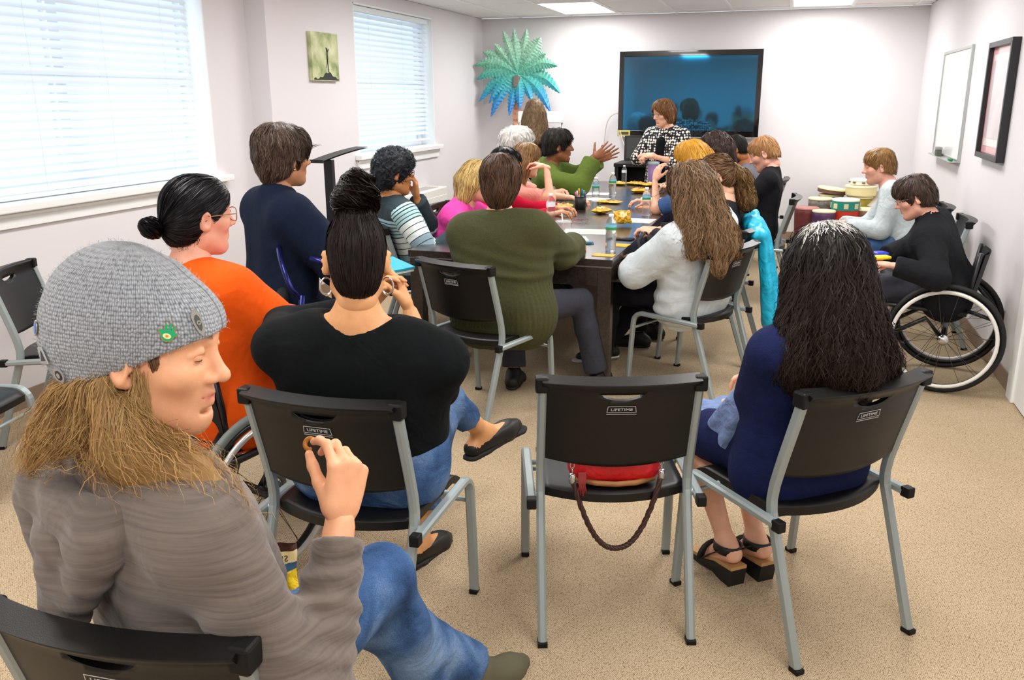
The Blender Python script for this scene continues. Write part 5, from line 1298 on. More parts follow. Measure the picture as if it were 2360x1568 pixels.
def H2P(H, P): return (np.asarray(P, float) * H['hs']) @ H['Hd'].T + H['HC']
def hair(H, prims, m, vox=0.007, k=0.02, strands=(), noise=None, name='hair', r=0.0009, local=True, keep=None):
    """hair volume in head space plus combed strands; strands: dicts n, dir, K, step, off, wav, wf, sel"""
    if not local: prims = xf(prims, H['Hd'].T, -(H['Hd'].T @ H['HC']) / H['hs'], 1.0)
    f = Field(prims, vox, k, noise); V, F = f.polys()
    Vs = [V]; Fs = [F]; U = [np.clip((0.1 - V[:, 2]) / 0.5, 0, 1) * 0.6]; Rn = [np.full(len(V), 0.25)]; n = len(V)
    for i, sd in enumerate(strands):
        rng = np.random.default_rng(11 + i + sd.get('seed', 0))
        sel = sd.get('sel'); P = V if sel is None else V[sel(V)]
        if len(P) == 0: continue
        seeds = P[rng.integers(0, len(P), sd['n'])] + rng.normal(0, vox * 0.4, (sd['n'], 3))
        S = grow(f, seeds, sd['dir'], sd.get('K', 10), sd.get('step', 0.014), sd.get('off', (0.0, 0.004)), sd.get('wav', 0.0), sd.get('wf', 1.3), 5 + i, sd.get('free', 0.0), sd.get('jit', 0.12))
        v, q, u, rn = strand_mesh('s', S, sd.get('r', r), i)
        u0 = np.clip((0.1 - v[:, 2]) / 0.5, 0, 1) * 0.6 if sd.get('zu', True) else u
        Vs.append(v); Fs.append(q + n); n += len(v); U.append(u0 * 0.7 + u * 0.3); Rn.append(rn)
    V = H2P(H, np.concatenate(Vs))
    me = np_mesh(name, V, np.concatenate(Fs), True, {'u': np.concatenate(U), 'rnd': np.concatenate(Rn)})
    return link(name, me, m, H['root'])
CROWN = V3(0, -0.045, 0.135)
def d_crown(P):
    d = P - CROWN; d[:, 2] -= 0.03; return d / (np.linalg.norm(d, axis=1, keepdims=True) + 1e-9)
def d_long(part=(0, 0.03, 0.13), g=1.0):
    pt = np.array(part)
    def f(P):
        d = P - pt; L = np.linalg.norm(d, axis=1, keepdims=True) + 1e-9; d = d / L * np.clip(1.2 - L * 6, 0.0, 1); d[:, 2] -= g; return d / (np.linalg.norm(d, axis=1, keepdims=True) + 1e-9)
    return f
def d_to(pt):
    pt = np.array(pt, float)
    def f(P):
        d = pt - P; return d / (np.linalg.norm(d, axis=1, keepdims=True) + 1e-9)
    return f
def capvol(t=0.012, face=True, nape=-0.075, ears=True, fy=0.0, fz=0.0, side=0.0):
    P = [ell((0, -0.014, 0.034), (0.077 + t + side, 0.097 + t, 0.091 + t), k=0.03), ell((0, -0.055, -0.03), (0.062 + t + side, 0.055 + t, 0.065 + t), k=0.03), ell((0, 0.034, 0.063), (0.061 + t, 0.054 + t, 0.050 + t), k=0.03)]
    if face: P.append(ell((0, 0.115 + fy, -0.045 + fz), (0.080, 0.090, 0.112), k=0.012, sub=True))
    if ears:
        for s in (-1, 1): P.append(ell((s * 0.09, 0.004, -0.022), (0.03, 0.026, 0.036), k=0.01, sub=True))
    P.append(cutp((0, -0.06, nape), (0, 0.35, -1)))
    return P
def glasses(H, col, rim=0.0016, temple=True, w=0.029, h=0.020):
    m = mat('glasses_' + col, col, 0.3); r = empty('glasses', parent=H['root'])
    for s in (-1, 1):
        g = G(); g.tube(H2P(H, [(s * 0.033 + w * math.copysign(abs(math.cos(a)) ** 0.7, math.cos(a)), 0.106 - 0.004 * abs(math.cos(a)), 0.008 + h * math.copysign(abs(math.sin(a)) ** 0.7, math.sin(a))) for a in np.linspace(0, 6.283, 21)[:-1]]), rim, 6, closed=True); g.ob('rim', m, r)
        g = G(); g.tube(H2P(H, [(s * 0.061, 0.102, 0.014), (s * 0.072, 0.092, 0.014), (s * 0.083, 0.01, 0.010), (s * 0.082, -0.012, -0.006)]), rim * 1.1, 6); g.ob('temple', m, r)
    g = G(); g.tube(H2P(H, [(-0.006, 0.107, 0.012), (0, 0.112, 0.015), (0.006, 0.107, 0.012)]), rim, 6); g.ob('bridge', m, r)
    return r
def eyes(H, iris='#3a2a1c', closed=None):
    for s in (-1, 1):
        c = H2P(H, [(s * 0.031, 0.0790, 0.0105)])[0]; g = G(); R = H['Hd']; rr = (0.0125 if closed is None else 0.0138) * H['hs']
        prof = [(math.sin(a), math.cos(a)) for a in np.linspace(0.001, 3.1405, 15)]
        V = []; F = []; n = 16
        for (a, b) in prof:
            for k in range(n):
                th = 2 * math.pi * k / n; V.append(c + rr * (R @ V3(a * math.cos(th), b, a * math.sin(th))))
        mi = []
        for i in range(14):
            for k in range(n):
                F.append((i * n + k, i * n + (k + 1) % n, (i + 1) * n + (k + 1) % n, (i + 1) * n + k)); mi.append(1 if i < 3 else 0)
        g.add(V, F, True); g.mi = mi
        if closed is not None:
            g.mi = [0] * len(F); g.ob('eyelid', closed, H['root'])
            g = G(); g.tube(H2P(H, [(s * (0.031 + 0.014 * math.sin(t)), 0.0790 + 0.0128 * math.cos(t), 0.0065 - 0.002 * math.cos(t)) for t in np.linspace(-0.95, 0.95, 9)]), [0.0003, 0.0007, 0.0009, 0.001, 0.001, 0.001, 0.0009, 0.0007, 0.0003], 5); g.ob('lashes', mat('dark_lashes', '#2a1b12', 0.7), H['root'])
        else: g.ob('eye', [mat('eye_white', '#e8e2dc', 0.25), mat('iris_' + iris, iris, 0.2)], H['root'])
# ================================================================== THE PEOPLE
SK_FAIR = skin_mat('skin_fair', '#e7b294', browc='#6b4a2c'); SK_TAN = skin_mat('skin_tan', '#d99f6c', browc='#15100c'); SK_ROSY = skin_mat('skin_rosy', '#e9ad93', browc='#7a5232')
SK_BRN = skin_mat('skin_brown', '#8a5433', browc='#120c09', lipc='#7a4034'); SK_GOLD = skin_mat('skin_golden', '#c98a55', browc='#120c09'); SK_MAN = skin_mat('skin_beanie_man', '#e6aa82', browc='#5d442d', beard=0.12, lipc='#c86f62')
SK_BRD = skin_mat('skin_bearded', '#a5622f', browc='#120c09', beard=0.9); SK_OLD = skin_mat('skin_warm', '#c48c66', browc='#3a2a20'); SK_PINK = skin_mat('skin_pinkish', '#e6ab95', browc='#8a5f3a', beard=0.1)
def fab(name, col, wr=0.55, ws=8.0, b=0.35, bs=350.0, var=0.08, rough=0.9, sheen=0.0, stretch=None): return mat(name, col, rough, var=var, vscale=40.0, bump=b, bscale=bs, wr=wr, wscale=ws, sheen=sheen, stretch=stretch, spec=0.18)
def denim(name, dark, mid, light):
    N = NT(name); b = N.b; tc = N.n('ShaderNodeTexCoord').outputs['Object']
    n1 = N.n('ShaderNodeTexNoise', i_Scale=5.5, i_Detail=5.0, i_Distortion=0.6); N.l(tc, n1.inputs['Vector']); n2 = N.n('ShaderNodeTexNoise', i_Scale=420.0, i_Detail=2.0); N.l(tc, n2.inputs['Vector'])
    ad = N.n('ShaderNodeMath', operation='MULTIPLY_ADD'); ad.inputs[1].default_value = 0.35; N.l(n2.outputs[0], ad.inputs[0]); sb = N.n('ShaderNodeMath', operation='SUBTRACT'); sb.inputs[1].default_value = 0.175; N.l(n1.outputs[0], sb.inputs[0]); N.l(sb.outputs[0], ad.inputs[2])
    r = N.ramp([(0.28, hx(dark)), (0.5, hx(mid)), (0.76, hx(light))]); N.l(ad.outputs[0], r.inputs[0]); N.l(r.outputs[0], b.inputs['Base Color'])
    n3 = N.n('ShaderNodeTexNoise', i_Scale=11.0, i_Detail=4.0, i_Distortion=1.2); N.l(tc, n3.inputs['Vector']); b1 = N.n('ShaderNodeBump', i_Strength=0.5, i_Distance=0.03); N.l(n3.outputs[0], b1.inputs['Height'])
    b2 = N.n('ShaderNodeBump', i_Strength=0.5, i_Distance=0.003); N.l(n2.outputs[0], b2.inputs['Height']); N.l(b1.outputs[0], b2.inputs['Normal']); N.l(b2.outputs[0], b.inputs['Normal']); b.inputs['Roughness'].default_value = 0.9; b.inputs['Specular IOR Level'].default_value = 0.15
    return N.m
M_DENIM = denim('blue_denim', '#233a5e', '#41618f', '#7f9cc0'); M_DENIM2 = fab('dark_denim', '#2d4468', 0.6, 7.0, 0.5, 500.0, 0.2)
M_BLKP = fab('black_trousers', '#15151a', 0.5); M_CHAR = fab('charcoal_trousers', '#3b3c45', 0.5); M_NAVP = fab('dark_navy_trousers', '#141a26', 0.5)
M_SHBLK = mat('black_shoe', '#141313', 0.5); M_SOLEW = mat('white_sole', '#d9d6cf', 0.6); M_SOLEB = mat('black_sole', '#1a1a1a', 0.7); M_SHOLV = mat('olive_suede_shoe', '#5d5a46', 0.85); M_SOLET = mat('tan_sole', '#a3927a', 0.7)
SHB = dict(m=M_SHBLK, sole=M_SOLEB); SHW = dict(m=M_SHBLK, sole=M_SOLEW)
def ruffle(H, name, A, d, r0, r1, L, m, waves=9, amp=0.012, side=None):
    d = nrm(d); a = nrm(np.cross(d, [0.2, 0.3, 0.9])); b = np.cross(d, a); g = G()
    def f(u, v):
        th = u * 2 * math.pi; r = r0 + (r1 - r0) * v ** 0.7 + amp * v * math.sin(th * waves + 2 * math.sin(th)) ; l = L * v * (1 + 0.08 * math.sin(th * 4 + 1))
        return A + d * l + a * r * math.cos(th) + b * r * math.sin(th)
    g.grid(f, 72, 9, cu=True)
    return g.ob(name, m, H['root'])
def slub(name, col):
    N = NT(name); b = N.b; c = hx(col)
    tc = N.n('ShaderNodeTexCoord').outputs['Object']; mp = N.n('ShaderNodeMapping'); mp.inputs['Scale'].default_value = (7, 7, 170); N.l(tc, mp.inputs[0])
    nz = N.n('ShaderNodeTexNoise', i_Scale=1.0, i_Detail=3.0); N.l(mp.outputs[0], nz.inputs['Vector'])
    r = N.ramp([(0.32, tuple(v * 0.72 for v in c)), (0.55, c), (0.75, tuple(v * 1.12 for v in c))]); N.l(nz.outputs[0], r.inputs[0]); N.l(r.outputs[0], b.inputs['Base Color'])
    n2 = N.n('ShaderNodeTexNoise', i_Scale=9.0, i_Detail=3.0, i_Distortion=0.8); N.l(tc, n2.inputs['Vector']); b1 = N.n('ShaderNodeBump', i_Strength=0.45, i_Distance=0.03); N.l(n2.outputs[0], b1.inputs['Height'])
    b2 = N.n('ShaderNodeBump', i_Strength=0.4, i_Distance=0.003); N.l(nz.outputs[0], b2.inputs['Height']); N.l(b1.outputs[0], b2.inputs['Normal']); N.l(b2.outputs[0], b.inputs['Normal'])
    b.inputs['Roughness'].default_value = 0.9; b.inputs['Sheen Weight'].default_value = 0.2
    return N.m

# ------------------------------------------------ man in the grey beanie (front left)
M_HOOD = slub('taupe_slub_jersey', '#6b6058')
def folds(cx, axis, n, amp, c, rad):
    axis = nrm(axis); c = np.array(c, float)
    def f(X, Y, Z):
        t = X * axis[0] + Y * axis[1] + Z * axis[2]; w = np.exp(-(((X - c[0]) ** 2 + (Y - c[1]) ** 2 + (Z - c[2]) ** 2) / rad ** 2))
        return amp * w * np.sin(t * n + 3 * vnoise(X * 9, Y * 9, Z * 9, 2))
    return f
def hood_prims(H):
    tp = H['tp']; return [cap(tp(-0.10, -0.115, 0.40), tp(0.10, -0.115, 0.40), 0.040, k=0.025), cap(tp(-0.095, -0.12, 0.38), tp(-0.015, -0.165, 0.22), 0.042, 0.022, k=0.03), cap(tp(0.095, -0.12, 0.38), tp(0.0, -0.165, 0.22), 0.042, 0.022, k=0.03), cap(tp(0.0, -0.14, 0.36), tp(-0.005, -0.165, 0.24), 0.040, 0.028, k=0.03), cap(tp(-0.10, -0.09, 0.41), tp(-0.085, 0.03, 0.42), 0.030, k=0.02), cap(tp(0.10, -0.09, 0.41), tp(0.085, 0.03, 0.42), 0.030, k=0.02)]
def man_folds(H):
    j = H['J']['R']; fw = j['W'] - j['E']; L = np.linalg.norm(fw); u = fw / L; E_ = j['E']; S_ = j['S']
    def f(X, Y, Z):
        t = (X - E_[0]) * u[0] + (Y - E_[1]) * u[1] + (Z - E_[2]) * u[2]; dx, dy, dz = X - E_[0] - t * u[0], Y - E_[1] - t * u[1], Z - E_[2] - t * u[2]
        wa = np.exp(-(dx * dx + dy * dy + dz * dz) / 0.09 ** 2) * np.clip((t + 0.10) / 0.08, 0, 1) * np.clip((L * 0.92 - t) / 0.05, 0, 1)
        base = 0.0045 * np.sin((Z * 0.8 + 0.5 * X) * 62 + 4 * vnoise(X * 7, Y * 7, Z * 5, 4)) * np.clip(vnoise(X * 5, Y * 5, Z * 5, 9) + 0.25, 0, 1) + 0.003 * vnoise(X * 16, Y * 16, Z * 10, 3)
        wb = np.exp(-((X - S_[0]) ** 2 + (Y - S_[1] + 0.02) ** 2 + (Z - S_[2] + 0.10) ** 2) / 0.10 ** 2)
        return base + 0.0055 * wa * np.sin(t * 150 + 2.5 * vnoise(X * 14, Y * 14, Z * 14, 7)) + 0.006 * wb * np.sin((Z * 0.6 - X * 0.5 + Y * 0.4) * 95 + 2 * vnoise(X * 9, Y * 9, Z * 9, 5))
    return f
man = person('man in a grey knit beanie and taupe hoodie eating a snack', 0, 0, -22, s=1.12, w=1.13, twist=-4, head=(-50, 6, -3), hc=(-0.945, 1.10), at=(-0.985, 1.17), female=False, skin=SK_MAN, vox=0.009, hvox=0.0033, bvox=0.013, neck=-0.02, hscale=0.885, hands=0.86,
    arms=dict(R=dict(handw=(-0.685, 1.20, 0.905), elw=(-0.60, 0.92, 0.45), pose='pinch', dirw=(0.05, 0.30, 0.95), backw=(0.82, -0.45, 0.2)), L=dict(handw=(-0.985, 1.235, 0.775), el=(-0.8, -0.3, -0.6), pose='hold', dirw=(0.85, 0.3, 0.1), backw=(-0.2, 0.4, 0.9))),
    legs=dict(R=dict(footw=(-0.80, 1.80, 0.085), knw=(-0.84, 1.6, 0.9), toew=(0.45, 0.9, -0.1)), L=dict(footw=(-0.72, 1.95, 0.085), knw=(-1.0, 1.6, 0.9), toew=(0.4, 0.9, -0.1))),
    top=dict(m=M_HOOD, e=0.015, es=-0.006, sleeve=1.90, cuff=0.002, neck=0.055, name='hoodie', vox=0.007, noiseH=man_folds),
    bottom=dict(m=M_DENIM, vox=0.0095, e=0.010, name='jeans', noise=lambda X, Y, Z: 0.004 * vnoise(X * 20, Y * 20, Z * 12, 8)), shoes=dict(m=M_SHOLV, sole=M_SOLET))
eyes(man, closed=SK_MAN)
blob('hood', hood_prims(man), 0.008, 0.03, M_HOOD, man['root'], noise=lambda X, Y, Z: 0.003 * np.sin((Z + X * 0.6) * 85 + 3 * vnoise(X * 9, Y * 9, Z * 9, 5)) + 0.002 * vnoise(X * 18, Y * 18, Z * 18, 3))
HM = hair_mat('dirty_blond_hair', '#6e5335', '#b9935f', '#c9a066')
mprims = [ell((0, -0.030, -0.02), (0.080, 0.085, 0.070), k=0.03), cap((-0.05, -0.085, -0.05), (-0.075, -0.120, -0.13), 0.036, 0.026, k=0.04), cap((0.05, -0.08, -0.06), (0.080, -0.100, -0.125), 0.036, 0.028, k=0.04), cap((0.072, -0.02, -0.07), (0.090, 0.020, -0.135), 0.028, 0.034, k=0.04), cap((0.0, -0.10, -0.06), (0.0, -0.120, -0.12), 0.038, 0.028, k=0.04), cap((0.088, 0.01, -0.135), (0.085, 0.100, -0.160), 0.034, 0.032, k=0.04), cap((0.08, 0.09, -0.160), (0.085, 0.160, -0.195), 0.030, 0.016, k=0.04), cap((0.06, -0.11, -0.11), (0.08, -0.150, -0.175), 0.024, 0.014, k=0.04),
          cutp((0, 0, -0.010), (0, -0.40, 1)), ell((0, 0.10, -0.05), (0.07, 0.085, 0.075), k=0.015, sub=True), ell((0.088, -0.005, -0.024), (0.028, 0.024, 0.032), k=0.008, sub=True)]
d_man = lambda P: (lambda d: d / (np.linalg.norm(d, axis=1, keepdims=True) + 1e-9))(np.stack([0.15 + 0 * P[:, 0], np.clip((P[:, 1] + 0.03) * 14, -0.22, 1.6) * np.clip(-P[:, 2] * 8, 0, 1), -1.0 + np.clip(-P[:, 2] * 3.2, 0, 0.75)], 1))
hair(man, mprims, HM, 0.006, 0.03, strands=[dict(n=7500, dir=d_man, K=9, step=0.018, off=(-0.002, 0.008), wav=0.007, wf=0.8, free=0.008, sel=lambda V: V[:, 2] > -0.085, r=0.00030, jit=0.08), dict(n=500, dir=lambda P: np.tile(nrm([0.35, 0.75, -0.5]), (len(P), 1)), K=9, step=0.014, off=(0, 0.02), wav=0.006, free=0.03, sel=lambda V: (V[:, 0] > 0.03) & (V[:, 2] < -0.08), r=0.0004, jit=0.2)], noise=lambda X, Y, Z: 0.006 * vnoise(X * 45, Y * 45, Z * 12, 6))
hair(man, [ell((0.0655, 0.036, 0.004), (0.008, 0.010, 0.018), k=0.01)], hair_mat('sideburn_hair', '#4a3524', '#7a5a3a'), 0.005, 0.01, strands=[dict(n=120, dir=lambda P: np.tile(nrm([0.1, 0.25, -1.0]), (len(P), 1)), K=4, step=0.006, off=(0, 0.001), r=0.0004)], name='sideburn')
# beanie, ribbed knit
def knit(name, dark, light, sc=(1, 1, 1), ang=0.0):
    N = NT(name); b = N.b; at = N.n('ShaderNodeAttribute', attribute_name='rnd'); uu = N.n('ShaderNodeAttribute', attribute_name='u')
    cb = N.n('ShaderNodeCombineXYZ'); m1 = N.n('ShaderNodeMath', operation='MULTIPLY'); m1.inputs[1].default_value = 95.0; m2 = N.n('ShaderNodeMath', operation='MULTIPLY'); m2.inputs[1].default_value = 75.0
    N.l(at.outputs['Fac'], m1.inputs[0]); N.l(uu.outputs['Fac'], m2.inputs[0]); N.l(m1.outputs[0], cb.inputs[0]); N.l(m2.outputs[0], cb.inputs[1])
    vo = N.n('ShaderNodeTexVoronoi', i_Scale=1.0, i_Randomness=0.35); N.l(cb.outputs[0], vo.inputs['Vector'])
    tc = N.n('ShaderNodeTexCoord').outputs['Object']; nz = N.n('ShaderNodeTexNoise', i_Scale=240.0, i_Detail=3.0); N.l(tc, nz.inputs['Vector'])
    r = N.ramp([(0.15, hx(light)), (0.75, hx(dark))]); ad = N.n('ShaderNodeMath', operation='MULTIPLY_ADD'); ad.inputs[1].default_value = 0.55; N.l(nz.outputs[0], ad.inputs[0]); sb = N.n('ShaderNodeMath', operation='SUBTRACT'); sb.inputs[1].default_value = 0.28; N.l(vo.outputs['Distance'], sb.inputs[0]); N.l(sb.outputs[0], ad.inputs[2])
    N.l(ad.outputs[0], r.inputs[0]); N.l(r.outputs[0], b.inputs['Base Color'])
    iv = N.n('ShaderNodeMath', operation='SUBTRACT'); iv.inputs[0].default_value = 1.0; N.l(vo.outputs['Distance'], iv.inputs[1])
    bp = N.n('ShaderNodeBump', i_Strength=0.9, i_Distance=0.004); N.l(iv.outputs[0], bp.inputs['Height']); N.l(bp.outputs[0], b.inputs['Normal'])
    b.inputs['Roughness'].default_value = 0.95; b.inputs['Sheen Weight'].default_value = 0.35
    return N.m
bz = [ell((0, -0.018, 0.036), (0.090, 0.116, 0.100), k=0.03), ell((0, -0.050, 0.066), (0.092, 0.108, 0.102), k=0.05), ell((0, -0.095, 0.020), (0.084, 0.066, 0.082), k=0.04), ell((0, -0.065, -0.03), (0.078, 0.068, 0.055), k=0.03), ell((0, 0.055, 0.045), (0.072, 0.055, 0.060), k=0.03), cutp((0, 0.10, 0.044), (0, 0.50, -1))]
fb = Field(bz, 0.0045, 0.03, lambda X, Y, Z: 0.0022 * vnoise(X * 26, Y * 26, Z * 26, 12)); V, F = fb.polys()
ang = np.arctan2(V[:, 0], V[:, 1] + 0.03) / 6.283 + 0.5
bn = link('beanie', np_mesh('beanie', H2P(man, V), F, True, {'rnd': np.abs(((ang * 2) % 1.0)) , 'u': V[:, 2] * 2.2}), knit('grey_beanie_knit', '#5c6066', '#b3b9c0'), man['root'])
# fuzz fibres of the knit
rng = np.random.default_rng(4); sd_ = V[rng.integers(0, len(V), 1500)]; gr_ = fb.grad(sd_); Pf = np.stack([sd_ + gr_ * (0.001 + 0.0035 * t) + rng.normal(0, 0.0015 * t + 0.0003, (1500, 3)) for t in (0, 0.5, 1.0)], 1)
v, q, u, rn = strand_mesh('f', Pf, 0.00025, 3); link('beanie_fuzz', np_mesh('beanie_fuzz', H2P(man, v), q), mat('grey_fuzz', '#a9b0b8', 0.95), bn)
def on_field(f, p, off=0.0):
    p = np.array([p], float)
    for _ in range(8): p = p - f.grad(p) * (f.sample(p) - off)[:, None]
    return p[0], f.grad(p)[0]
def pin(p, polys, mats, name, size=1.0, up=(0, 0, 1), roll=0.0):
    P, n = on_field(fb, p, 0.002); upv = np.array(up, float); zz = nrm(upv - n * (upv @ n)); xx = np.cross(zz, n); c, s_ = math.cos(roll), math.sin(roll); xx, zz = xx * c + zz * s_, -xx * s_ + zz * c
    r = empty(name, parent=bn)
    for poly, m, h0, h1 in zip(polys, mats, *[(0.0, 0.0016, 0.0022, 0.0028)[:len(polys)], (0.0016, 0.0022, 0.0028, 0.0034)[:len(polys)]]):
        g = G(); k = len(poly); V_ = [H2P(man, [P + (xx * a + zz * b) * size + n * h0])[0] for a, b in poly] + [H2P(man, [P + (xx * a + zz * b) * size + n * h1])[0] for a, b in poly]
        g.add(V_, [tuple(range(k))[::-1], tuple(range(k, 2 * k))] + [(i, (i + 1) % k, k + (i + 1) % k, k + i) for i in range(k)]); g.ob('pin_layer', m, r)
hand_out = [(-0.006, -0.010), (0.0, -0.013), (0.007, -0.010), (0.0095, -0.003), (0.013, -0.001), (0.012, 0.002), (0.008, 0.002), (0.0075, 0.011), (0.005, 0.0115), (0.004, 0.004), (0.0025, 0.004), (0.002, 0.014), (-0.0005, 0.0142), (-0.001, 0.004), (-0.0025, 0.004), (-0.0045, 0.012), (-0.007, 0.0115), (-0.006, 0.003), (-0.008, 0.001), (-0.012, 0.003), (-0.013, 0.0), (-0.0095, -0.004)]
M_GOLDM = mat('pin_gold', '#c9a045', 0.25, metal=1.0); M_GRN = mat('pin_green_enamel', '#12a36a', 0.25)
circ = lambda r, n=14, sx=1.0: [(r * sx * math.cos(2 * math.pi * i / n), r * math.sin(2 * math.pi * i / n)) for i in range(n)]
pin((0.075, 0.060, 0.055), [[(a * 1.1, b * 1.1) for a, b in hand_out], hand_out, [(a, b - 0.005) for a, b in circ(0.004, 12, 1.5)], [(a, b - 0.005) for a, b in circ(0.0022)]], [M_GOLDM, M_GRN, mat('pin_cream', '#f0e2a8', 0.3), mat('pin_orange', '#d98a2b', 0.3)], 'green_hand_pin', 1.0, (0, 0, 1), -0.25)
leaf = [(0.0, -0.022), (0.006, -0.014), (0.008, 0.0), (0.007, 0.013), (0.002, 0.021), (-0.004, 0.019), (-0.008, 0.012), (-0.008, 0.0), (-0.005, -0.014)]
pin((0.050, 0.092, 0.068), [leaf, [(a * 0.55, b * 0.6) for a, b in leaf], circ(0.0035), circ(0.0015)], [mat('pin_pewter', '#a5a39c', 0.35, metal=0.9), mat('pin_pewter_dark', '#4a4845', 0.5), mat('pin_pewter', '#a5a39c'), mat('pin_pewter_dark', '#4a4845')], 'pewter_leaf_pin', 1.0, (0, 0, 1), 0.25)
pin((0.05, -0.125, 0.035), [circ(0.012, 16, 0.8), circ(0.0085, 14, 0.8)], [mat('pin_pewter', '#a5a39c'), mat('pin_blue', '#2b66c9', 0.25)], 'blue_pin')
pin((0.06, -0.115, 0.005), [[(-0.012, -0.016), (0.014, -0.010), (0.008, 0.016), (-0.006, 0.012)], [(-0.007, -0.010), (0.008, -0.006), (0.004, 0.010)]], [mat('pin_silver', '#c2c6cc', 0.3, metal=0.8), mat('pin_navy', '#1d2436', 0.4)], 'silver_pin')
pin((0.068, -0.095, -0.022), [circ(0.013, 16, 0.8), circ(0.0085, 14, 0.8), circ(0.0045, 10, 0.8)], [mat('pin_silver', '#c2c6cc'), mat('pin_navy', '#1d2436'), mat('pin_silver', '#c2c6cc')], 'round_silver_pin')
# the pretzel piece in his right hand and the snack bag in his left
jr = man['J']['R']; MW = lambda p: rotz(math.radians(-22)) @ np.array(p, float) + V3(*man['root'].location)
tip = MW(jr['W'] + jr['R'] @ V3(-0.029, 0.114, -0.084) * 0.98)
g = G(); g.tube([tuple(tip + V3(0.009 * math.cos(a), 0.004 * math.sin(a), 0.009 * math.sin(a) + 0.008)) for a in np.linspace(0, 5.2, 14)], 0.0042, 7); tag(g.ob('pretzel_piece', mat('pretzel_brown', '#b5712a', 0.45, var=0.2, vscale=120)), 'small brown pretzel piece between thumb and finger', 'pretzel')
jl = man['J']['L']; bp_ = V3(-0.815, 1.200, 0.800); r = empty('held_snack_bag', tuple(bp_), math.radians(33), 'open yellow snack pouch in the left hand of the beanie man', 'snack bag')
def pouch(u, v, s_):
    a, b = (u - .5) * 2, v; return (a * 0.034 * (1 - 0.06 * math.sin(b * 5)), s_ * 0.012 * max(0, 1 - a * a) ** 0.5 * (1 - 0.3 * b) + 0.003 * math.sin(a * 6 + b * 7), -0.045 + 0.085 * b)
for nm, v0, v1, m_ in (('pouch_lower', 0, 0.42, mat('snack_yellow', '#e3c21a', 0.35, wr=0.5, wscale=40)), ('pouch_band', 0.42, 0.60, mat('snack_blue', '#28527c', 0.35)), ('pouch_upper', 0.60, 0.88, mat('snack_cream', '#ecd9a0', 0.4)), ('pouch_rim', 0.88, 1.0, mat('snack_brown', '#4b2c26', 0.4))):
    g = G()
    for s_ in (1, -1): g.grid(lambda u, v, s_=s_: pouch(u, v0 + (v1 - v0) * v, s_), 11, 7)
    g.ob(nm, m_, r)
tm = text_mesh('SNYI', 0.017, 0.0003); o = link('lettering', tm, mat('snack_letter', '#2c2218', 0.5), r, (0.002, -0.0135, 0.019), (math.pi / 2, 0, 0)); o.scale = (-1, 1, 1)

# ------------------------------------------------ woman with the high bun (black top)
M_BLKT = fab('black_knit_top', '#0d1113', 0.5, 7.0, 0.3, 500.0)
bun = person('woman with a high dark bun and hoop earrings in a black top, seen from behind', 0, 0, 8, s=1.03, w=1.42, shw=0.045, shz=-0.015, twist=0, head=(20, 4, 2), hc=(-1.12, 2.14), at=(-1.15, 2.20), skin=SK_TAN, vox=0.009, hvox=0.006, bvox=0.012, belly=1.3,
    arms=dict(R=dict(handw=(-1.11, 2.46, 0.95), elw=(-0.72, 2.12, 0.5), pose='relax', dirw=(-0.4, 0.3, 0.8), backw=(0.7, 0.4, 0.3)), L=dict(handw=(-1.26, 2.44, 0.95), elw=(-2.0, 1.95, 0.8), pose='relax', dirw=(0.5, 0.3, 0.7), backw=(-0.7, 0.3, 0.3))),
    legs=dict(R=dict(footw=(-1.16, 2.58, 0.085), knw=(-1.05, 2.6, 0.9), toew=(0.2, 1, -0.1)), L=dict(footw=(-1.04, 2.93, 0.38), knw=(-1.15, 2.55, 1.2), toew=(0.50, 0.85, 0.22))),
    top=dict(m=M_BLKT, e=0.011, es=-0.002, sleeve=1.75, cuff=0.008, neck=0.105, crop=True, name='black_top', vox=0.0092, noise=lambda X, Y, Z: 0.004 * vnoise(X * 13, Y * 13, Z * 8, 4)),
    bottom=dict(m=M_DENIM, name='jeans', len=1.72), shoes=dict(m=M_SHBLK, sole=M_SOLEB, bare=True, flat=True))
HD = hair_mat('black_brown_hair', '#080606', '#241813', rough=0.45)
BUN = V3(0.0, -0.040, 0.125)
hair(bun, capvol(0.005, nape=-0.10, fy=0.01, side=-0.006) + [cap((0, -0.035, 0.10), (0, -0.04, 0.135), 0.045, k=0.03)], HD, 0.006, 0.02, strands=[dict(n=2600, dir=d_to(BUN), K=9, step=0.016, off=(0, 0.0025), r=0.0007, jit=0.08), dict(n=350, dir=d_to(BUN), K=5, step=0.012, off=(-0.002, 0.001), r=0.0004, seed=3, sel=lambda V: V[:, 2] < -0.06)])
def d_swirl(c):
    c = np.array(c)
    def f(P):
        d = P - c; t = np.cross(d, V3(0.2, 0.1, 1.0)); t[:, 2] += 0.02; return t / (np.linalg.norm(t, axis=1, keepdims=True) + 1e-9)
    return f
hair(bun, [ell((0.0, -0.042, 0.160), (0.050, 0.050, 0.036), k=0.02), ell((0.006, -0.035, 0.196), (0.042, 0.040, 0.034), k=0.02), cap((-0.028, -0.05, 0.155), (0.03, -0.03, 0.15), 0.028)], HD, 0.006, 0.02, strands=[dict(n=900, dir=d_swirl((0, -0.04, 0.165)), K=10, step=0.013, off=(-0.001, 0.005), r=0.0007, jit=0.25, free=0.006)], noise=lambda X, Y, Z: 0.006 * vnoise(X * 40, Y * 40, Z * 70, 6), name='hair_bun')
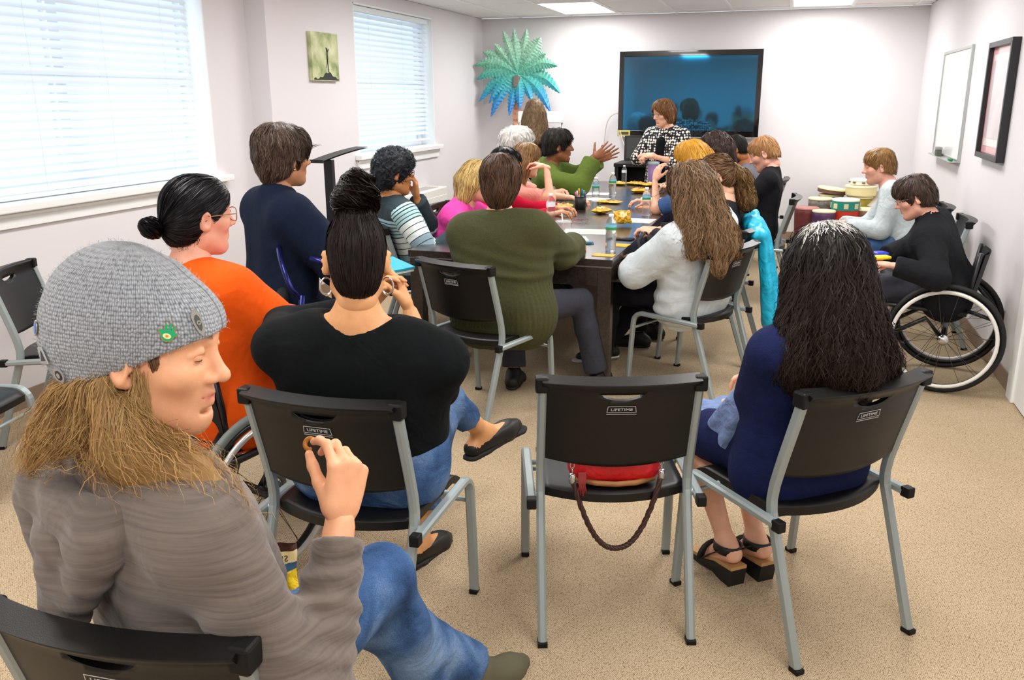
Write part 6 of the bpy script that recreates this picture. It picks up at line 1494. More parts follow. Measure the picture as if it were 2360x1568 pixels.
for sd in (1, -1):
    c = H2P(bun, [(sd * 0.079, -0.004, -0.068)])[0]; g = G(); hd = bun['Hd']
    g.tube([c + hd @ V3(0.016 * math.cos(a), -0.004 * math.cos(a) * sd, 0.024 * math.sin(a) - 0.0) for a in np.linspace(0, 6.283, 29)[:-1]], [0.0022 + 0.0016 * (1 - math.sin(a)) / 2 for a in np.linspace(0, 6.283, 29)[:-1]], 8, closed=True); g.ob('hoop_earring', M_CHROME, bun['root'])

# ------------------------------------------------ woman in orange
M_ORG = fab('orange_jersey', '#e2550f', 0.5, 6.0, 0.25, 500.0, 0.05)
org = person('woman in a bright orange top and glasses with a low dark bun', 0, 0, -14, seat=0.50, s=1.02, w=1.42, lean=4, head=(-16, 3, 2), hc=(-1.87, 2.47), at=(-1.86, 2.44), skin=SK_ROSY, vox=0.009, hvox=0.005, belly=1.3,
    arms=dict(R=dict(handw=(-1.38, 2.72, 0.80), elw=(-1.45, 2.35, 0.6)), L=dict(hand=(-0.06, 0.42, 0.80))), legs=dict(R=dict(foot=(0.10, 0.56, 0.22)), L=dict(foot=(-0.10, 0.56, 0.22))),
    top=dict(m=M_ORG, e=0.014, es=0.014, neck=0.07, hem=-0.02, name='orange_top', vox=0.0092, noise=lambda X, Y, Z: 0.005 * vnoise(X * 11, Y * 11, Z * 7, 4)), bottom=dict(m=M_BLKP), shoes=SHB)
HK = hair_mat('black_hair', '#050506', '#1b1a1e', rough=0.35)
LB = V3(0.0, -0.118, -0.030)
hair(org, capvol(0.009, nape=-0.085, fy=0.016, fz=-0.006), HK, 0.006, 0.02, strands=[dict(n=2000, dir=d_to(LB), K=9, step=0.016, off=(0, 0.0022), r=0.0007, jit=0.06), dict(n=60, dir=d_long(), K=7, step=0.012, off=(0, 0.012), wav=0.006, r=0.0004, sel=lambda V: (V[:, 2] < -0.05) & (np.abs(V[:, 0]) > 0.04))])
hair(org, [ell(LB + V3(0, -0.030, -0.006), (0.036, 0.032, 0.030), k=0.02), ell(LB + V3(0.0, -0.042, 0.006), (0.030, 0.024, 0.024), k=0.02)], HK, 0.006, 0.02, strands=[dict(n=500, dir=d_swirl(LB + V3(0, -0.03, 0)), K=9, step=0.011, off=(-0.001, 0.003), r=0.0007, jit=0.15)], noise=lambda X, Y, Z: 0.004 * vnoise(X * 50, Y * 50, Z * 50, 6), name='hair_bun')
glasses(org, '#a5744f', 0.0017, w=0.028, h=0.022)
eyes(org)

# ------------------------------------------------ woman in the navy sweater on the rollator
M_NAVY = fab('navy_knit', '#0f1a2e', 0.35, 6.0, 0.5, 260.0, 0.12)
nav = person('woman with short brown hair in a dark navy sweater, seated high by the lectern', 0, 0, -38, seat=0.60, s=1.04, w=1.08, lean=4, head=(8, 2, 3), hc=(-2.22, 3.60), skin=SK_OLD, vox=0.010, hvox=0.0055, hscale=0.97,
    arms=dict(R=dict(hand=(0.12, 0.36, 0.83), el=(0.9, -0.3, -0.3)), L=dict(hand=(-0.12, 0.36, 0.83))), legs=dict(R=dict(footw=(-1.68, 3.95, 0.12), knw=(-1.78, 3.88, 1.1)), L=dict(footw=(-1.80, 4.05, 0.12), knw=(-1.86, 4.0, 1.1))),
    top=dict(m=M_NAVY, e=0.028, es=0.022, neck=0.0, collar=0.035, name='navy_sweater', vox=0.0095, noise=lambda X, Y, Z: 0.005 * vnoise(X * 9, Y * 9, Z * 6, 4)), bottom=dict(m=M_NAVP, e=0.014), shoes=SHB)
HBR = hair_mat('salted_brown_hair', '#2a1f1a', '#6b5a4e', rough=0.4)
hair(nav, capvol(0.020, nape=-0.085, fy=0.006) + [ell((0, -0.045, 0.065), (0.102, 0.105, 0.085), k=0.03), cap((0, -0.085, 0.0), (0, -0.078, -0.085), 0.060, 0.028, k=0.03)], HBR, 0.006, 0.03, strands=[dict(n=2600, dir=d_crown, K=9, step=0.014, off=(0, 0.006), wav=0.003, r=0.0008, free=0.004)], noise=lambda X, Y, Z: 0.005 * vnoise(X * 40, Y * 40, Z * 16, 6))
g = G(); c = H2P(nav, [(0.083, -0.002, -0.045)])[0]; g.lathe([(0.0, -0.006), (0.005, -0.004), (0.006, 0.0), (0.005, 0.004), (0.0, 0.006)], 10, tuple(c), cap=False); g.ob('earring', mat('gold_earring', '#d8b878', 0.2, metal=1.0), nav['root'])
# ------------------------------------------------ man in the striped sweater
def stripes():
    N = NT('striped_knit'); b = N.b; a = N.n('ShaderNodeAttribute', attribute_name='st')
    dk, cy, wh, gr = hx('#22343b'), hx('#a9ccd0'), hx('#dfe8e6'), hx('#7f97a3'); st = [(0.0, dk)]; t = 0.125
    for c, w_, n in ((cy, 0.036, 5), (wh, 0.062, 3), (gr, 0.066, 3)):
        for i in range(n): st.append((t, c)); t += w_ - 0.010; st.append((t, dk)); t += 0.010
    r = N.ramp([(min(0.999, p), c) for p, c in st], 'CONSTANT'); N.l(a.outputs['Fac'], r.inputs[0]); N.l(r.outputs[0], b.inputs['Base Color'])
    tc = N.n('ShaderNodeTexCoord').outputs['Object']; nz = N.n('ShaderNodeTexNoise', i_Scale=9.0, i_Detail=3.0, i_Distortion=0.8); N.l(tc, nz.inputs['Vector']); bp = N.n('ShaderNodeBump', i_Strength=0.5, i_Distance=0.03); N.l(nz.outputs[0], bp.inputs['Height']); N.l(bp.outputs[0], b.inputs['Normal'])
    b.inputs['Roughness'].default_value = 0.9
    return N.m
def st_attr(V, H):
    loc = (V - H['pel']) @ H['T'] / H['s']; t = 0.44 - loc[:, 2]
    for nm in ('R', 'L'):
        j = H['J'][nm]; d = j['E'] - j['S']; L = np.linalg.norm(d); u = d / L; q = V - j['S']; a = q @ u; dist = np.linalg.norm(q - a[:, None] * u, axis=1)
        fw = V - j['E']; m = (dist < 0.085) & (np.abs(loc[:, 0]) > 0.155) & (a > -0.06) & (a < L)
        t = np.where(m, a + 0.135, t)
        d2 = nrm(j['W'] - j['E']); b_ = fw @ d2; dist2 = np.linalg.norm(fw - b_[:, None] * d2, axis=1); t = np.where((dist2 < 0.075) & (b_ > -0.01) & (np.abs(b_) < 0.3), 0.02, t)
    return np.clip(t / 0.62 + 0.0, 0, 0.97)
stp = person('man with short dark curls in a teal and white striped sweater, hand at chin', 0, 0, -46, s=1.03, w=1.02, lean=5, head=(-6, 6, 0), hc=(-2.34, 5.03), at=(-2.24, 5.12), female=False, skin=SK_GOLD, vox=0.010, hvox=0.005,
    arms=dict(R=dict(handw=(-1.92, 5.06, 0.80), elw=(-2.05, 4.75, 0.5), pose='relax'), L=dict(handw=(-2.24, 5.13, 0.985), elw=(-2.1, 5.5, 0.6), pose='relax', dirw=(0.0, -0.1, 1), backw=(0.7, 0.5, 0))),
    top=dict(m=stripes(), e=0.016, es=0.008, neck=0.0, collar=0.02, hem=-0.02, name='striped_sweater', vox=0.009, attr=st_attr), bottom=dict(m=M_BLKP), shoes=SHB)
HCURL = hair_mat('black_curls', '#0c0d10', '#33383f', rough=0.5)
hair(stp, capvol(0.026, nape=-0.10, fy=0.01), HCURL, 0.006, 0.02, strands=[dict(n=1800, dir=lambda P: np.random.default_rng(2).normal(0, 1, P.shape), K=6, step=0.009, off=(0.0, 0.008), wav=0.006, wf=2.2, r=0.0011, jit=0.8)], noise=lambda X, Y, Z: 0.008 * vnoise(X * 75, Y * 75, Z * 75, 6))
glasses(stp, '#2a201a', 0.002, w=0.028, h=0.017)

# ------------------------------------------------ woman in the dark olive sweater
def ribbed(name, col):
    N = NT(name); b = N.b; c = hx(col); tc = N.n('ShaderNodeTexCoord').outputs['Object']
    nz = N.n('ShaderNodeTexNoise', i_Scale=260.0, i_Detail=3.0); N.l(tc, nz.inputs['Vector']); r = N.ramp([(0.3, tuple(v * 0.6 for v in c)), (0.7, tuple(v * 1.15 for v in c))]); N.l(nz.outputs[0], r.inputs[0]); N.l(r.outputs[0], b.inputs['Base Color'])
    n2 = N.n('ShaderNodeTexNoise', i_Scale=7.0, i_Detail=3.0, i_Distortion=0.6); N.l(tc, n2.inputs['Vector']); b1 = N.n('ShaderNodeBump', i_Strength=0.4, i_Distance=0.03); N.l(n2.outputs[0], b1.inputs['Height'])
    b2 = N.n('ShaderNodeBump', i_Strength=0.5, i_Distance=0.004); N.l(nz.outputs[0], b2.inputs['Height']); N.l(b1.outputs[0], b2.inputs['Normal']); N.l(b2.outputs[0], b.inputs['Normal'])
    b.inputs['Roughness'].default_value = 0.95; return N.m
M_OLV = ribbed('dark_olive_knit', '#434521')
def ribn(X, Y, Z):
    a = np.arctan2(Y, X); return 0.004 * vnoise(X * 10, Y * 10, Z * 7, 4) + 0.0028 * np.sin(a * 60) * np.clip((0.74 - Z) / 0.03, 0, 1) + 0.012 * np.exp(-((Z - 0.735) / 0.018) ** 2) * -1 + 0.004 * np.sin(Z * 90 + X * 20) * np.clip((0.9 - Z) / 0.1, 0, 1) * np.clip((Z - 0.70) / 0.05, 0, 1)
olv = person('woman with short brown hair in a dark olive ribbed sweater, seen from behind', 0, 0, -4, s=1.03, w=1.42, lean=4, head=(14, 4, 0), hc=(-1.42, 4.34), at=(-1.37, 4.22), skin=SK_FAIR, vox=0.010, hvox=0.006, belly=1.2,
    arms=dict(R=dict(handw=(-1.13, 4.76, 0.80), elw=(-0.90, 4.25, 0.30)), L=dict(handw=(-1.60, 4.78, 0.80), elw=(-1.95, 4.4, 0.6))), legs=dict(R=dict(footw=(-0.95, 4.62, 0.085), knw=(-1.1, 4.7, 1)), L=dict(footw=(-1.42, 4.55, 0.085))),
    top=dict(m=M_OLV, e=0.022, es=0.018, neck=0.085, hem=-0.05, name='olive_sweater', vox=0.0085, noise=ribn), bottom=dict(m=M_CHAR, e2=0.03), shoes=SHB)
HB2 = hair_mat('warm_brown_hair', '#241812', '#6a4d38', rough=0.42)
hair(olv, capvol(0.022, nape=-0.092, fy=0.012, ears=False) + [ell((0, -0.055, 0.05), (0.09, 0.085, 0.08), k=0.03), cap((0, -0.085, -0.03), (0, -0.072, -0.085), 0.058, 0.045, k=0.03)], HB2, 0.006, 0.03, strands=[dict(n=2400, dir=d_crown, K=10, step=0.015, off=(0, 0.005), wav=0.002, r=0.0009)], noise=lambda X, Y, Z: 0.004 * vnoise(X * 50, Y * 50, Z * 14, 6))

# ------------------------------------------------ left side of the table
def quick(label, deg, hc, skin, topm, hairp, hm, s=1.0, w=1.05, lean=12, head=(0, 0, 0), arms=None, female=True, at=None, sn=700, sdir=d_crown, K=9, step=0.016, wav=0.003, nz=0.005, nf=45.0, top=None, bot=None, seat=0.45, off=(0, 0.006), side=0, twist=0, stand=False, hvox=0.0068, vox=0.0132, bvox=0.019, sr=0.0013, legs=None, tname='sweater', shoes=SHB, hk=0.03, neck=0.0):
    t = dict(m=topm, e=0.014, es=0.006, name=tname, vox=vox, noise=lambda X, Y, Z: 0.004 * vnoise(X * 12, Y * 12, Z * 8, 4)); t.update(top or {})
    H = person(label, 0, 0, deg, seat=seat, s=s, w=w, lean=lean, side=side, twist=twist, head=head, hc=hc, at=at, skin=skin, female=female, arms=arms, legs=legs, top=t, bottom=dict(dict(m=M_BLKP, vox=0.017), **(bot or {})), shoes=dict(shoes, vox=0.014), vox=vox, bvox=bvox, hvox=hvox, stand=stand, neck=neck)
    if hairp: hair(H, hairp, hm, 0.0085, hk, strands=[dict(n=sn, dir=sdir, K=max(5, K - 2), step=step, off=off, wav=wav, r=sr)], noise=lambda X, Y, Z: nz * vnoise(X * nf, Y * nf, Z * nf * 0.45, 6))
    return H
ARMS_TBL = lambda x1, y1, x2, y2, z=0.80: dict(R=dict(handw=(x1, y1, z)), L=dict(handw=(x2, y2, z)))
LONGV = lambda t, L, wd, b=0.0: capvol(t, nape=-0.13, ears=False) + [cap((0, -0.075, -0.02), (0, -0.095 - b, -L), 0.07 + t, wd, k=0.04), cap((0.062, -0.04, -0.02), (0.075, -0.06 - b, -L * 0.9), 0.042 + t, wd * 0.8, k=0.04), cap((-0.062, -0.04, -0.02), (-0.075, -0.06 - b, -L * 0.9), 0.042 + t, wd * 0.8, k=0.04)]
H_BLD = hair_mat('golden_blond_hair', '#8a6a35', '#dcc07e'); H_LTB = hair_mat('light_brown_hair', '#5a4027', '#a98355'); H_WHT = hair_mat('white_grey_hair', '#a7a39d', '#eceae6'); H_AFR = hair_mat('soft_black_hair', '#0a0908', '#2b2521', rough=0.6)
quick('woman with blond hair in a hot pink top, half hidden behind the olive sweater', -84, (-1.96, 5.50), SK_FAIR, fab('hot_pink_jersey', '#e0489f', 0.45), LONGV(0.016, 0.14, 0.05), H_BLD, at=(-2.27, 5.51), s=0.98, w=1.2, lean=20, head=(0, 10, 0), arms=ARMS_TBL(-1.62, 5.30, -1.66, 5.7), sdir=d_long(), K=11, tname='pink_top')
quick('woman with sleek black hair in a crimson top', -80, (-1.97, 6.12), SK_OLD, fab('crimson_jersey', '#c21236', 0.45), capvol(0.012, nape=-0.09) + [ell((0, -0.11, -0.03), (0.03, 0.03, 0.03))], HK, at=(-2.27, 6.12), s=1.03, w=1.1, lean=18, head=(-6, 8, 0), arms=ARMS_TBL(-1.60, 5.98, -1.64, 6.35), tname='crimson_top')
sal = quick('woman with long light brown hair in a salmon top, elbow raised', -62, (-2.0, 6.75), SK_FAIR, fab('salmon_jersey', '#e39a8c', 0.45), LONGV(0.016, 0.24, 0.05), H_LTB, at=(-2.25, 6.75), s=1.0, w=1.08, lean=14, head=(6, 6, 0), arms=dict(R=dict(handw=(-1.80, 6.62, 1.08), elw=(-1.58, 6.45, 0.7), pose='relax', dirw=(-0.75, 0.2, 0.2), backw=(0.2, 0.1, 1)), L=dict(handw=(-1.66, 7.0, 0.80))), sdir=d_long(), K=12, top=dict(sleeve=0.8), tname='salmon_top', sn=900)
quick('person with fluffy white hair behind the salmon top', -85, (-2.24, 7.28), SK_PINK, fab('dusty_grey_top', '#9a9088', 0.4), capvol(0.034, nape=-0.07, fy=0.02, ears=False), H_WHT, at=(-2.36, 7.30), s=1.06, w=1.05, lean=4, head=(0, 4, 0), arms=ARMS_TBL(-1.95, 7.15, -1.95, 7.45), sn=1100, wav=0.008, nz=0.010, nf=55, K=7, off=(0, 0.016))
grn = quick('woman in an olive green hoodie gesturing with both hands', -72, (-2.0, 7.78), SK_BRN, fab('olive_green_fleece', '#55672a', 0.6, 7.0, 0.5), capvol(0.022, nape=-0.06, fy=0.0) + [ell((0, -0.06, 0.05), (0.09, 0.075, 0.085), k=0.03)], H_AFR, at=(-2.22, 7.87), s=1.07, w=1.35, lean=8, head=(-2, 2, 0), hvox=0.005,
    arms=dict(R=dict(handw=(-1.66, 7.66, 1.08), elw=(-1.60, 7.45, 0.75), pose='spread', dirw=(0.80, 0.1, 0.55), backw=(0.35, -0.85, 0.2)), L=dict(handw=(-1.66, 7.95, 1.05), elw=(-1.7, 8.1, 0.7), pose='spread', dirw=(0.85, 0.0, 0.45), backw=(0.2, 0.9, 0.2))), sn=500, wav=0.006, nz=0.005, nf=70, tname='green_hoodie',
    top=dict(es=0.022, cuff=0.012, neck=0.05, extra=lambda H: [cap(H['tp'](-0.08, -0.075, 0.43), H['tp'](0.08, -0.075, 0.43), 0.04, k=0.03), cap(H['tp'](0.09, -0.05, 0.43), H['tp'](0.06, 0.06, 0.40), 0.03, k=0.02), cap(H['tp'](-0.09, -0.05, 0.43), H['tp'](-0.06, 0.06, 0.40), 0.03, k=0.02)]))
eyes(grn, closed=SK_BRN)
quick('woman with long brown hair in black standing with her back turned', 12, (-2.56, 8.95), SK_FAIR, fab('black_jersey', '#121214', 0.4), LONGV(0.020, 0.24, 0.10, 0.01), hair_mat('ash_brown_hair', '#4a3828', '#9b7f5e'), s=0.96, seat=0.76, stand=True, lean=2, sdir=d_long(), K=13, wav=0.006, sn=1000, arms=dict(R=dict(hand=(0.16, 0.26, 1.0)), L=dict(hand=(-0.16, 0.26, 1.0))), tname='black_top')

# ------------------------------------------------ presenter standing at the far end
def dots():
    N = NT('black_white_dot_print'); b = N.b; tc = N.n('ShaderNodeTexCoord').outputs['Object']
    vo = N.n('ShaderNodeTexVoronoi', i_Scale=36.0, i_Randomness=0.4); N.l(tc, vo.inputs['Vector']); r = N.ramp([(0.0, hx('#efece4')), (0.40, hx('#e8e4da')), (0.48, hx('#16161a'))]); N.l(vo.outputs['Distance'], r.inputs[0]); N.l(r.outputs[0], b.inputs['Base Color']); b.inputs['Roughness'].default_value = 0.85
    return N.m
pre = quick('presenter with wavy brown bob and dotted cardigan standing before the television', 158, (-1.28, 9.22), SK_FAIR, dots(), capvol(0.020, nape=-0.10, fy=-0.018, fz=0.012, ears=False) + [cap((0.075, -0.02, 0.02), (0.085, -0.015, -0.075), 0.038, 0.034, k=0.03), cap((-0.075, -0.02, 0.02), (-0.085, -0.015, -0.07), 0.038, 0.032, k=0.03), cap((0, -0.08, 0.0), (0, -0.085, -0.09), 0.065, 0.05, k=0.03)], hair_mat('auburn_brown_hair', '#4a2e18', '#9a6a3e'), s=0.97, seat=0.755, stand=True, w=1.12, lean=2, head=(-24, 14, 0), hvox=0.0058, wav=0.006, sn=1000, K=10, vox=0.009,
    arms=dict(R=dict(handw=(-1.42, 9.02, 1.03), elw=(-1.6, 9.3, 0.9), pose='hold', dirw=(0.8, -0.4, 0.0), backw=(-0.3, -0.6, 0.6)), L=dict(handw=(-1.34, 8.98, 1.02), elw=(-0.9, 9.2, 0.9), pose='hold', dirw=(-0.8, -0.3, 0))), top=dict(sleeve=1.25, e=0.020, es=0.012, neck=0.085, hem=-0.12), tname='dotted_cardigan')
P_ = pre; o = blob('black_top', [cap(P_['tp'](0, 0.088, 0.31), P_['tp'](0, 0.115, -0.16), 0.064, 0.080, sq=(P_['T'] @ V3(0, 1, 0), 0.9)), cap(P_['tp'](0, 0.085, 0.15), P_['tp'](0, 0.105, 0.0), 0.065)], 0.010, 0.03, M_BLKT, P_['root'])
glasses(pre, '#6b5040', 0.0018, w=0.027, h=0.017); eyes(pre, closed=SK_FAIR)

# ------------------------------------------------ right side of the table
H_YEL = hair_mat('yellow_orange_hair', '#b97a1c', '#edb84a'); H_DCU = hair_mat('dark_curly_hair', '#1c1412', '#4e3a33'); H_RED = hair_mat('sandy_red_hair', '#7a5030', '#c99a68')
yel = quick('woman with straight yellow-orange hair in a blue t-shirt', 76, (-0.71, 6.72), SK_FAIR, fab('steel_blue_cotton', '#3f5d8d', 0.45), LONGV(0.030, 0.17, 0.085), H_YEL, at=(-0.64, 6.75), s=0.98, w=1.25, lean=14, head=(14, 12, 0), arms=dict(L=dict(handw=(-0.98, 6.75, 0.98), elw=(-0.92, 6.40, 0.5), pose='relax', dirw=(0.2, 0.3, 1)), R=dict(handw=(-1.05, 6.95, 0.80))), sdir=d_long(), K=11, sn=1100, wav=0.002, top=dict(sleeve=0.85), tname='blue_tshirt')
quick('woman with long dark curly hair in a lavender blue top', 82, (-0.66, 8.15), SK_FAIR, fab('lavender_blue_cotton', '#6068a8', 0.4), LONGV(0.030, 0.26, 0.075), H_DCU, at=(-0.61, 8.06), s=1.0, w=1.1, lean=8, head=(6, 8, 0), arms=ARMS_TBL(-1.0, 8.3, -1.0, 8.0), sdir=d_long(), K=12, sn=1100, wav=0.012, nz=0.010, nf=60)
brd = quick('bearded man with glasses in a grey shirt, looking down', 80, (-0.52, 8.80), SK_BRD, fab('mid_grey_shirt', '#6d7078', 0.5), capvol(0.005, nape=-0.06, fy=0.0), H_AFR, at=(-0.30, 8.97), s=1.02, w=1.1, lean=12, head=(6, 26, 0), female=False, arms=ARMS_TBL(-0.92, 8.95, -0.92, 8.65), sn=200, wav=0.0, nz=0.002, tname='grey_shirt')
glasses(brd, '#3a3230', 0.0022, w=0.028, h=0.018); eyes(brd, closed=SK_BRD)
rdm = quick('fair-haired man in a black jacket looking down', 84, (-0.22, 7.50), SK_PINK, fab('black_fleece', '#17171b', 0.55), capvol(0.009, nape=-0.055, fy=0.018, fz=-0.004), H_RED, at=(-0.19, 7.38), s=1.03, w=1.0, lean=6, head=(2, 26, 0), female=False, hvox=0.0058, arms=dict(L=dict(handw=(-0.60, 7.35, 0.74)), R=dict(handw=(-0.60, 7.6, 0.74))), sn=700, K=5, step=0.010, wav=0.001, nz=0.002, top=dict(collar=0.045, neck=0.0), tname='black_jacket')
pon = quick('woman with a brown ponytail in dark clothes behind the wavy-haired woman', 74, (-0.43, 5.52), SK_FAIR, fab('charcoal_jersey', '#2a2a2e', 0.45), capvol(0.008, nape=-0.08), hair_mat('chestnut_hair', '#2c1c13', '#7d5a3b'), at=(-0.42, 5.56), s=0.98, w=1.05, lean=14, head=(24, 16, 0), arms=ARMS_TBL(-0.78, 5.6, -0.78, 5.4, 0.78), sdir=d_to((0, -0.11, 0.03)), K=8, sn=900)
hair(pon, [cap((0, -0.105, 0.025), (0.0, -0.155, -0.05), 0.03, 0.045), cap((0.0, -0.155, -0.05), (0.0, -0.150, -0.20), 0.045, 0.05), cap((0.02, -0.14, -0.10), (0.03, -0.11, -0.24), 0.04, 0.02)], hair_mat('chestnut_tip_hair', '#3a2517', '#a07c50'), 0.008, 0.03, strands=[dict(n=700, dir=d_long(), K=12, step=0.016, wav=0.008, off=(0, 0.008), r=0.0011)], noise=lambda X, Y, Z: 0.007 * vnoise(X * 60, Y * 60, Z * 25, 6), name='ponytail')

# ------------------------------------------------ long-haired woman in the pale sweatshirt
M_PALE = fab('pale_grey_fleece', '#c9d2d6', 0.7, 7.0, 0.3, 350.0, 0.05)
gsw = person('woman with long wavy brown hair in a pale grey sweatshirt', 0, 0, 56, s=0.98, w=1.2, lean=9, head=(-4, 12, 0), hc=(-0.50, 4.76), at=(-0.46, 4.88), skin=SK_FAIR, vox=0.010, hvox=0.006,
    arms=dict(L=dict(handw=(-0.80, 4.92, 0.68), elw=(-0.78, 4.35, 0.62), pose='relax'), R=dict(handw=(-0.72, 5.15, 0.68))), legs=dict(L=dict(footw=(-0.98, 4.92, 0.085), knw=(-0.85, 4.85, 0.9), toew=(0.3, -0.9, -0.1)), R=dict(footw=(-1.02, 5.20, 0.10), toew=(-0.9, -0.3, -0.1))),
    top=dict(m=M_PALE, e=0.024, es=0.022, cuff=0.0, neck=0.07, hem=-0.04, name='sweatshirt', vox=0.0088, noise=lambda X, Y, Z: 0.006 * np.sin(Z * 75 + 5 * vnoise(X * 6, Y * 6, Z * 6, 2)) * np.clip(vnoise(X * 4, Y * 4, Z * 4, 9) + 0.2, 0, 1) + 0.004 * vnoise(X * 14, Y * 14, Z * 10, 4)), bottom=dict(m=M_BLKP), shoes=SHW)
H_WAV = hair_mat('wavy_brown_hair', '#33231a', '#8d6e51', '#9a7b58')
gp = capvol(0.026, nape=-0.12, ears=False) + [cap((0, -0.07, 0.0), (0.02, -0.14, -0.30), 0.085, 0.085, k=0.05), cap((0.07, -0.04, 0.0), (0.13, -0.10, -0.28), 0.055, 0.055, k=0.05), cap((-0.07, -0.03, 0.0), (-0.12, -0.06, -0.24), 0.05, 0.045, k=0.05), cap((0.0, -0.13, -0.28), (-0.02, -0.165, -0.42), 0.065, 0.03, k=0.04), cap((0.12, -0.11, -0.26), (0.15, -0.13, -0.36), 0.05, 0.02, k=0.04), cap((-0.11, -0.07, -0.22), (-0.13, -0.09, -0.33), 0.04, 0.015, k=0.04)]
hair(gsw, gp, H_WAV, 0.008, 0.04, strands=[dict(n=2500, dir=d_long((0, 0.02, 0.13)), K=15, step=0.030, off=(0, 0.012), wav=0.011, wf=1.2, r=0.0012, free=0.012, jit=0.2), dict(n=160, dir=lambda P: np.tile(nrm([-0.8, 0.2, -0.6]), (len(P), 1)), K=10, step=0.018, off=(0.0, 0.02), wav=0.008, free=0.05, r=0.0008, sel=lambda V: (V[:, 2] < -0.15) & (V[:, 0] < -0.06), jit=0.4)], noise=lambda X, Y, Z: 0.011 * vnoise(X * 42, Y * 42, Z * 14, 6))

# ------------------------------------------------ man by the drums and man in the wheelchair
drm = quick('man with short light brown hair in a light grey sweater leaning on his knees', 84, (0.63, 7.20), SK_PINK, fab('light_grey_fleece', '#bcc6c8', 0.6), capvol(0.013, nape=-0.055, fy=0.020, fz=-0.006), hair_mat('short_light_brown_hair', '#5c3f22', '#a87f4c'), at=(0.87, 7.06), s=0.98, w=1.22, lean=30, head=(8, 10, 0), female=False, hvox=0.0058, arms=dict(L=dict(handw=(0.42, 6.98, 0.66), elw=(0.80, 6.8, 0.4), pose='relax', dirw=(-0.9, 0.1, -0.25)), R=dict(handw=(0.40, 7.16, 0.66), pose='relax', dirw=(-0.9, 0.0, -0.25))), sn=700, K=5, step=0.011, wav=0.002, nz=0.003, top=dict(es=0.012), bot=dict(m=M_DENIM), tname='grey_sweater', legs=dict(L=dict(footw=(0.52, 6.95, 0.085)), R=dict(footw=(0.50, 7.25, 0.085))))
whl = quick('person in a black jacket and glasses seated in the wheelchair by the right wall', 78, (0.67, 5.36), SK_PINK, fab('black_canvas_jacket', '#191a1e', 0.6), capvol(0.016, nape=-0.07, fy=0.006) + [ell((0, 0.055, 0.085), (0.07, 0.05, 0.035), k=0.02), ell((0, 0.09, 0.055), (0.06, 0.02, 0.03), k=0.02)], hair_mat('dark_brown_short_hair', '#1d1513', '#57453a'), at=(0.90, 5.41), s=0.89, w=1.5, lean=17, head=(10, 22, 0), seat=0.47, hvox=0.0058, arms=dict(L=dict(handw=(0.56, 5.03, 0.72), elw=(0.85, 4.95, 0.6), pose='fist', dirw=(-0.8, 0.3, 0.1)), R=dict(handw=(0.52, 5.18, 0.74), pose='hold', dirw=(-0.6, -0.5, 0.1))), sn=1200, K=7, step=0.012, wav=0.002, nz=0.004, top=dict(collar=0.05, neck=0.0, es=0.014, hem=-0.03), bot=dict(m=M_CHAR, e=0.012), tname='black_jacket', vox=0.010, legs=dict(L=dict(footw=(0.38, 5.28, 0.17)), R=dict(footw=(0.36, 5.48, 0.17))))
eyes(rdm, closed=SK_PINK); eyes(drm, closed=SK_PINK)
glasses(whl, '#7a6a64', 0.0016, w=0.027, h=0.016); eyes(whl, closed=SK_PINK)
r = empty('snack_packet', (0.50, 5.08, 0.745), 0.5, 'yellow and blue snack packet in the hands of the wheelchair user', 'snack packet')
g = G(); g.box((-0.05, -0.03, 0), (0.05, 0.03, 0.018), 0.007); g.ob('yellow_half', mat('packet_yellow', '#e6cf22', 0.35), r)
g = G(); g.box((-0.01, 0.02, 0.004), (0.07, 0.09, 0.03), 0.010); g.ob('blue_half', mat('packet_blue', '#2233b8', 0.35), r)

# ------------------------------------------------ woman in the navy dress (front right)
M_NDR = fab('navy_dress_knit', '#121a40', 0.45, 7.0, 0.5, 350.0, 0.15); M_CHAM = fab('chambray_ruffle', '#6f83ac', 0.7, 16.0, 0.3, 300.0, 0.12)
nvy = person('woman with long dark wavy hair in a navy dress with blue ruffled sleeves', 0, 0, 40, s=0.945, w=1.24, lean=3, head=(-14, 5, 0), hc=(0.11, 2.66), at=(0.10, 2.68), skin=SK_FAIR, vox=0.008, bvox=0.009, hvox=0.007, belly=1.15,
    arms=dict(L=dict(handw=(-0.12, 2.90, 0.60), elw=(-0.02, 2.38, 0.20), pose='relax'), R=dict(handw=(-0.02, 3.02, 0.66), elw=(0.4, 2.9, 0.5))),
    legs=dict(L=dict(footw=(-0.115, 2.80, 0.125), knw=(-0.28, 2.9, 0.9), toew=(-0.45, 0.55, -0.35)), R=dict(footw=(-0.02, 2.86, 0.125), knw=(-0.05, 3.05, 0.9), toew=(-0.45, 0.55, -0.35))),
    top=dict(m=M_NDR, e=0.014, es=0.008, sleeve=0.95, neck=0.075, hem=-0.06, name='dress_bodice', vox=0.0075, noise=lambda X, Y, Z: 0.003 * vnoise(X * 12, Y * 12, Z * 8, 4)), bottom=dict(m=M_NDR, e=0.020, len=0.80, skirt=True, name='dress_skirt', vox=0.0075), shoes=dict(m=M_SHBLK, custom=True, bare=True))
for nm in ('L', 'R'):
    j = nvy['J'][nm]; d = nrm(j['E'] - j['S']); ruffle(nvy, 'sleeve_ruffle', j['E'] - d * 0.045, nrm(d * 0.5 + nrm(j['W'] - j['E']) * 0.35 + V3(0, 0, -0.5)), 0.064, 0.105, 0.165, M_CHAM, 8, 0.014)
j = nvy['J']; mid = (j['L']['kn'] + j['R']['kn']) / 2; hp = (j['L']['hip'] + j['R']['hip']) / 2; dk = nrm(mid - hp); g = G(); ax_ = nrm(j['R']['kn'] - j['L']['kn'])
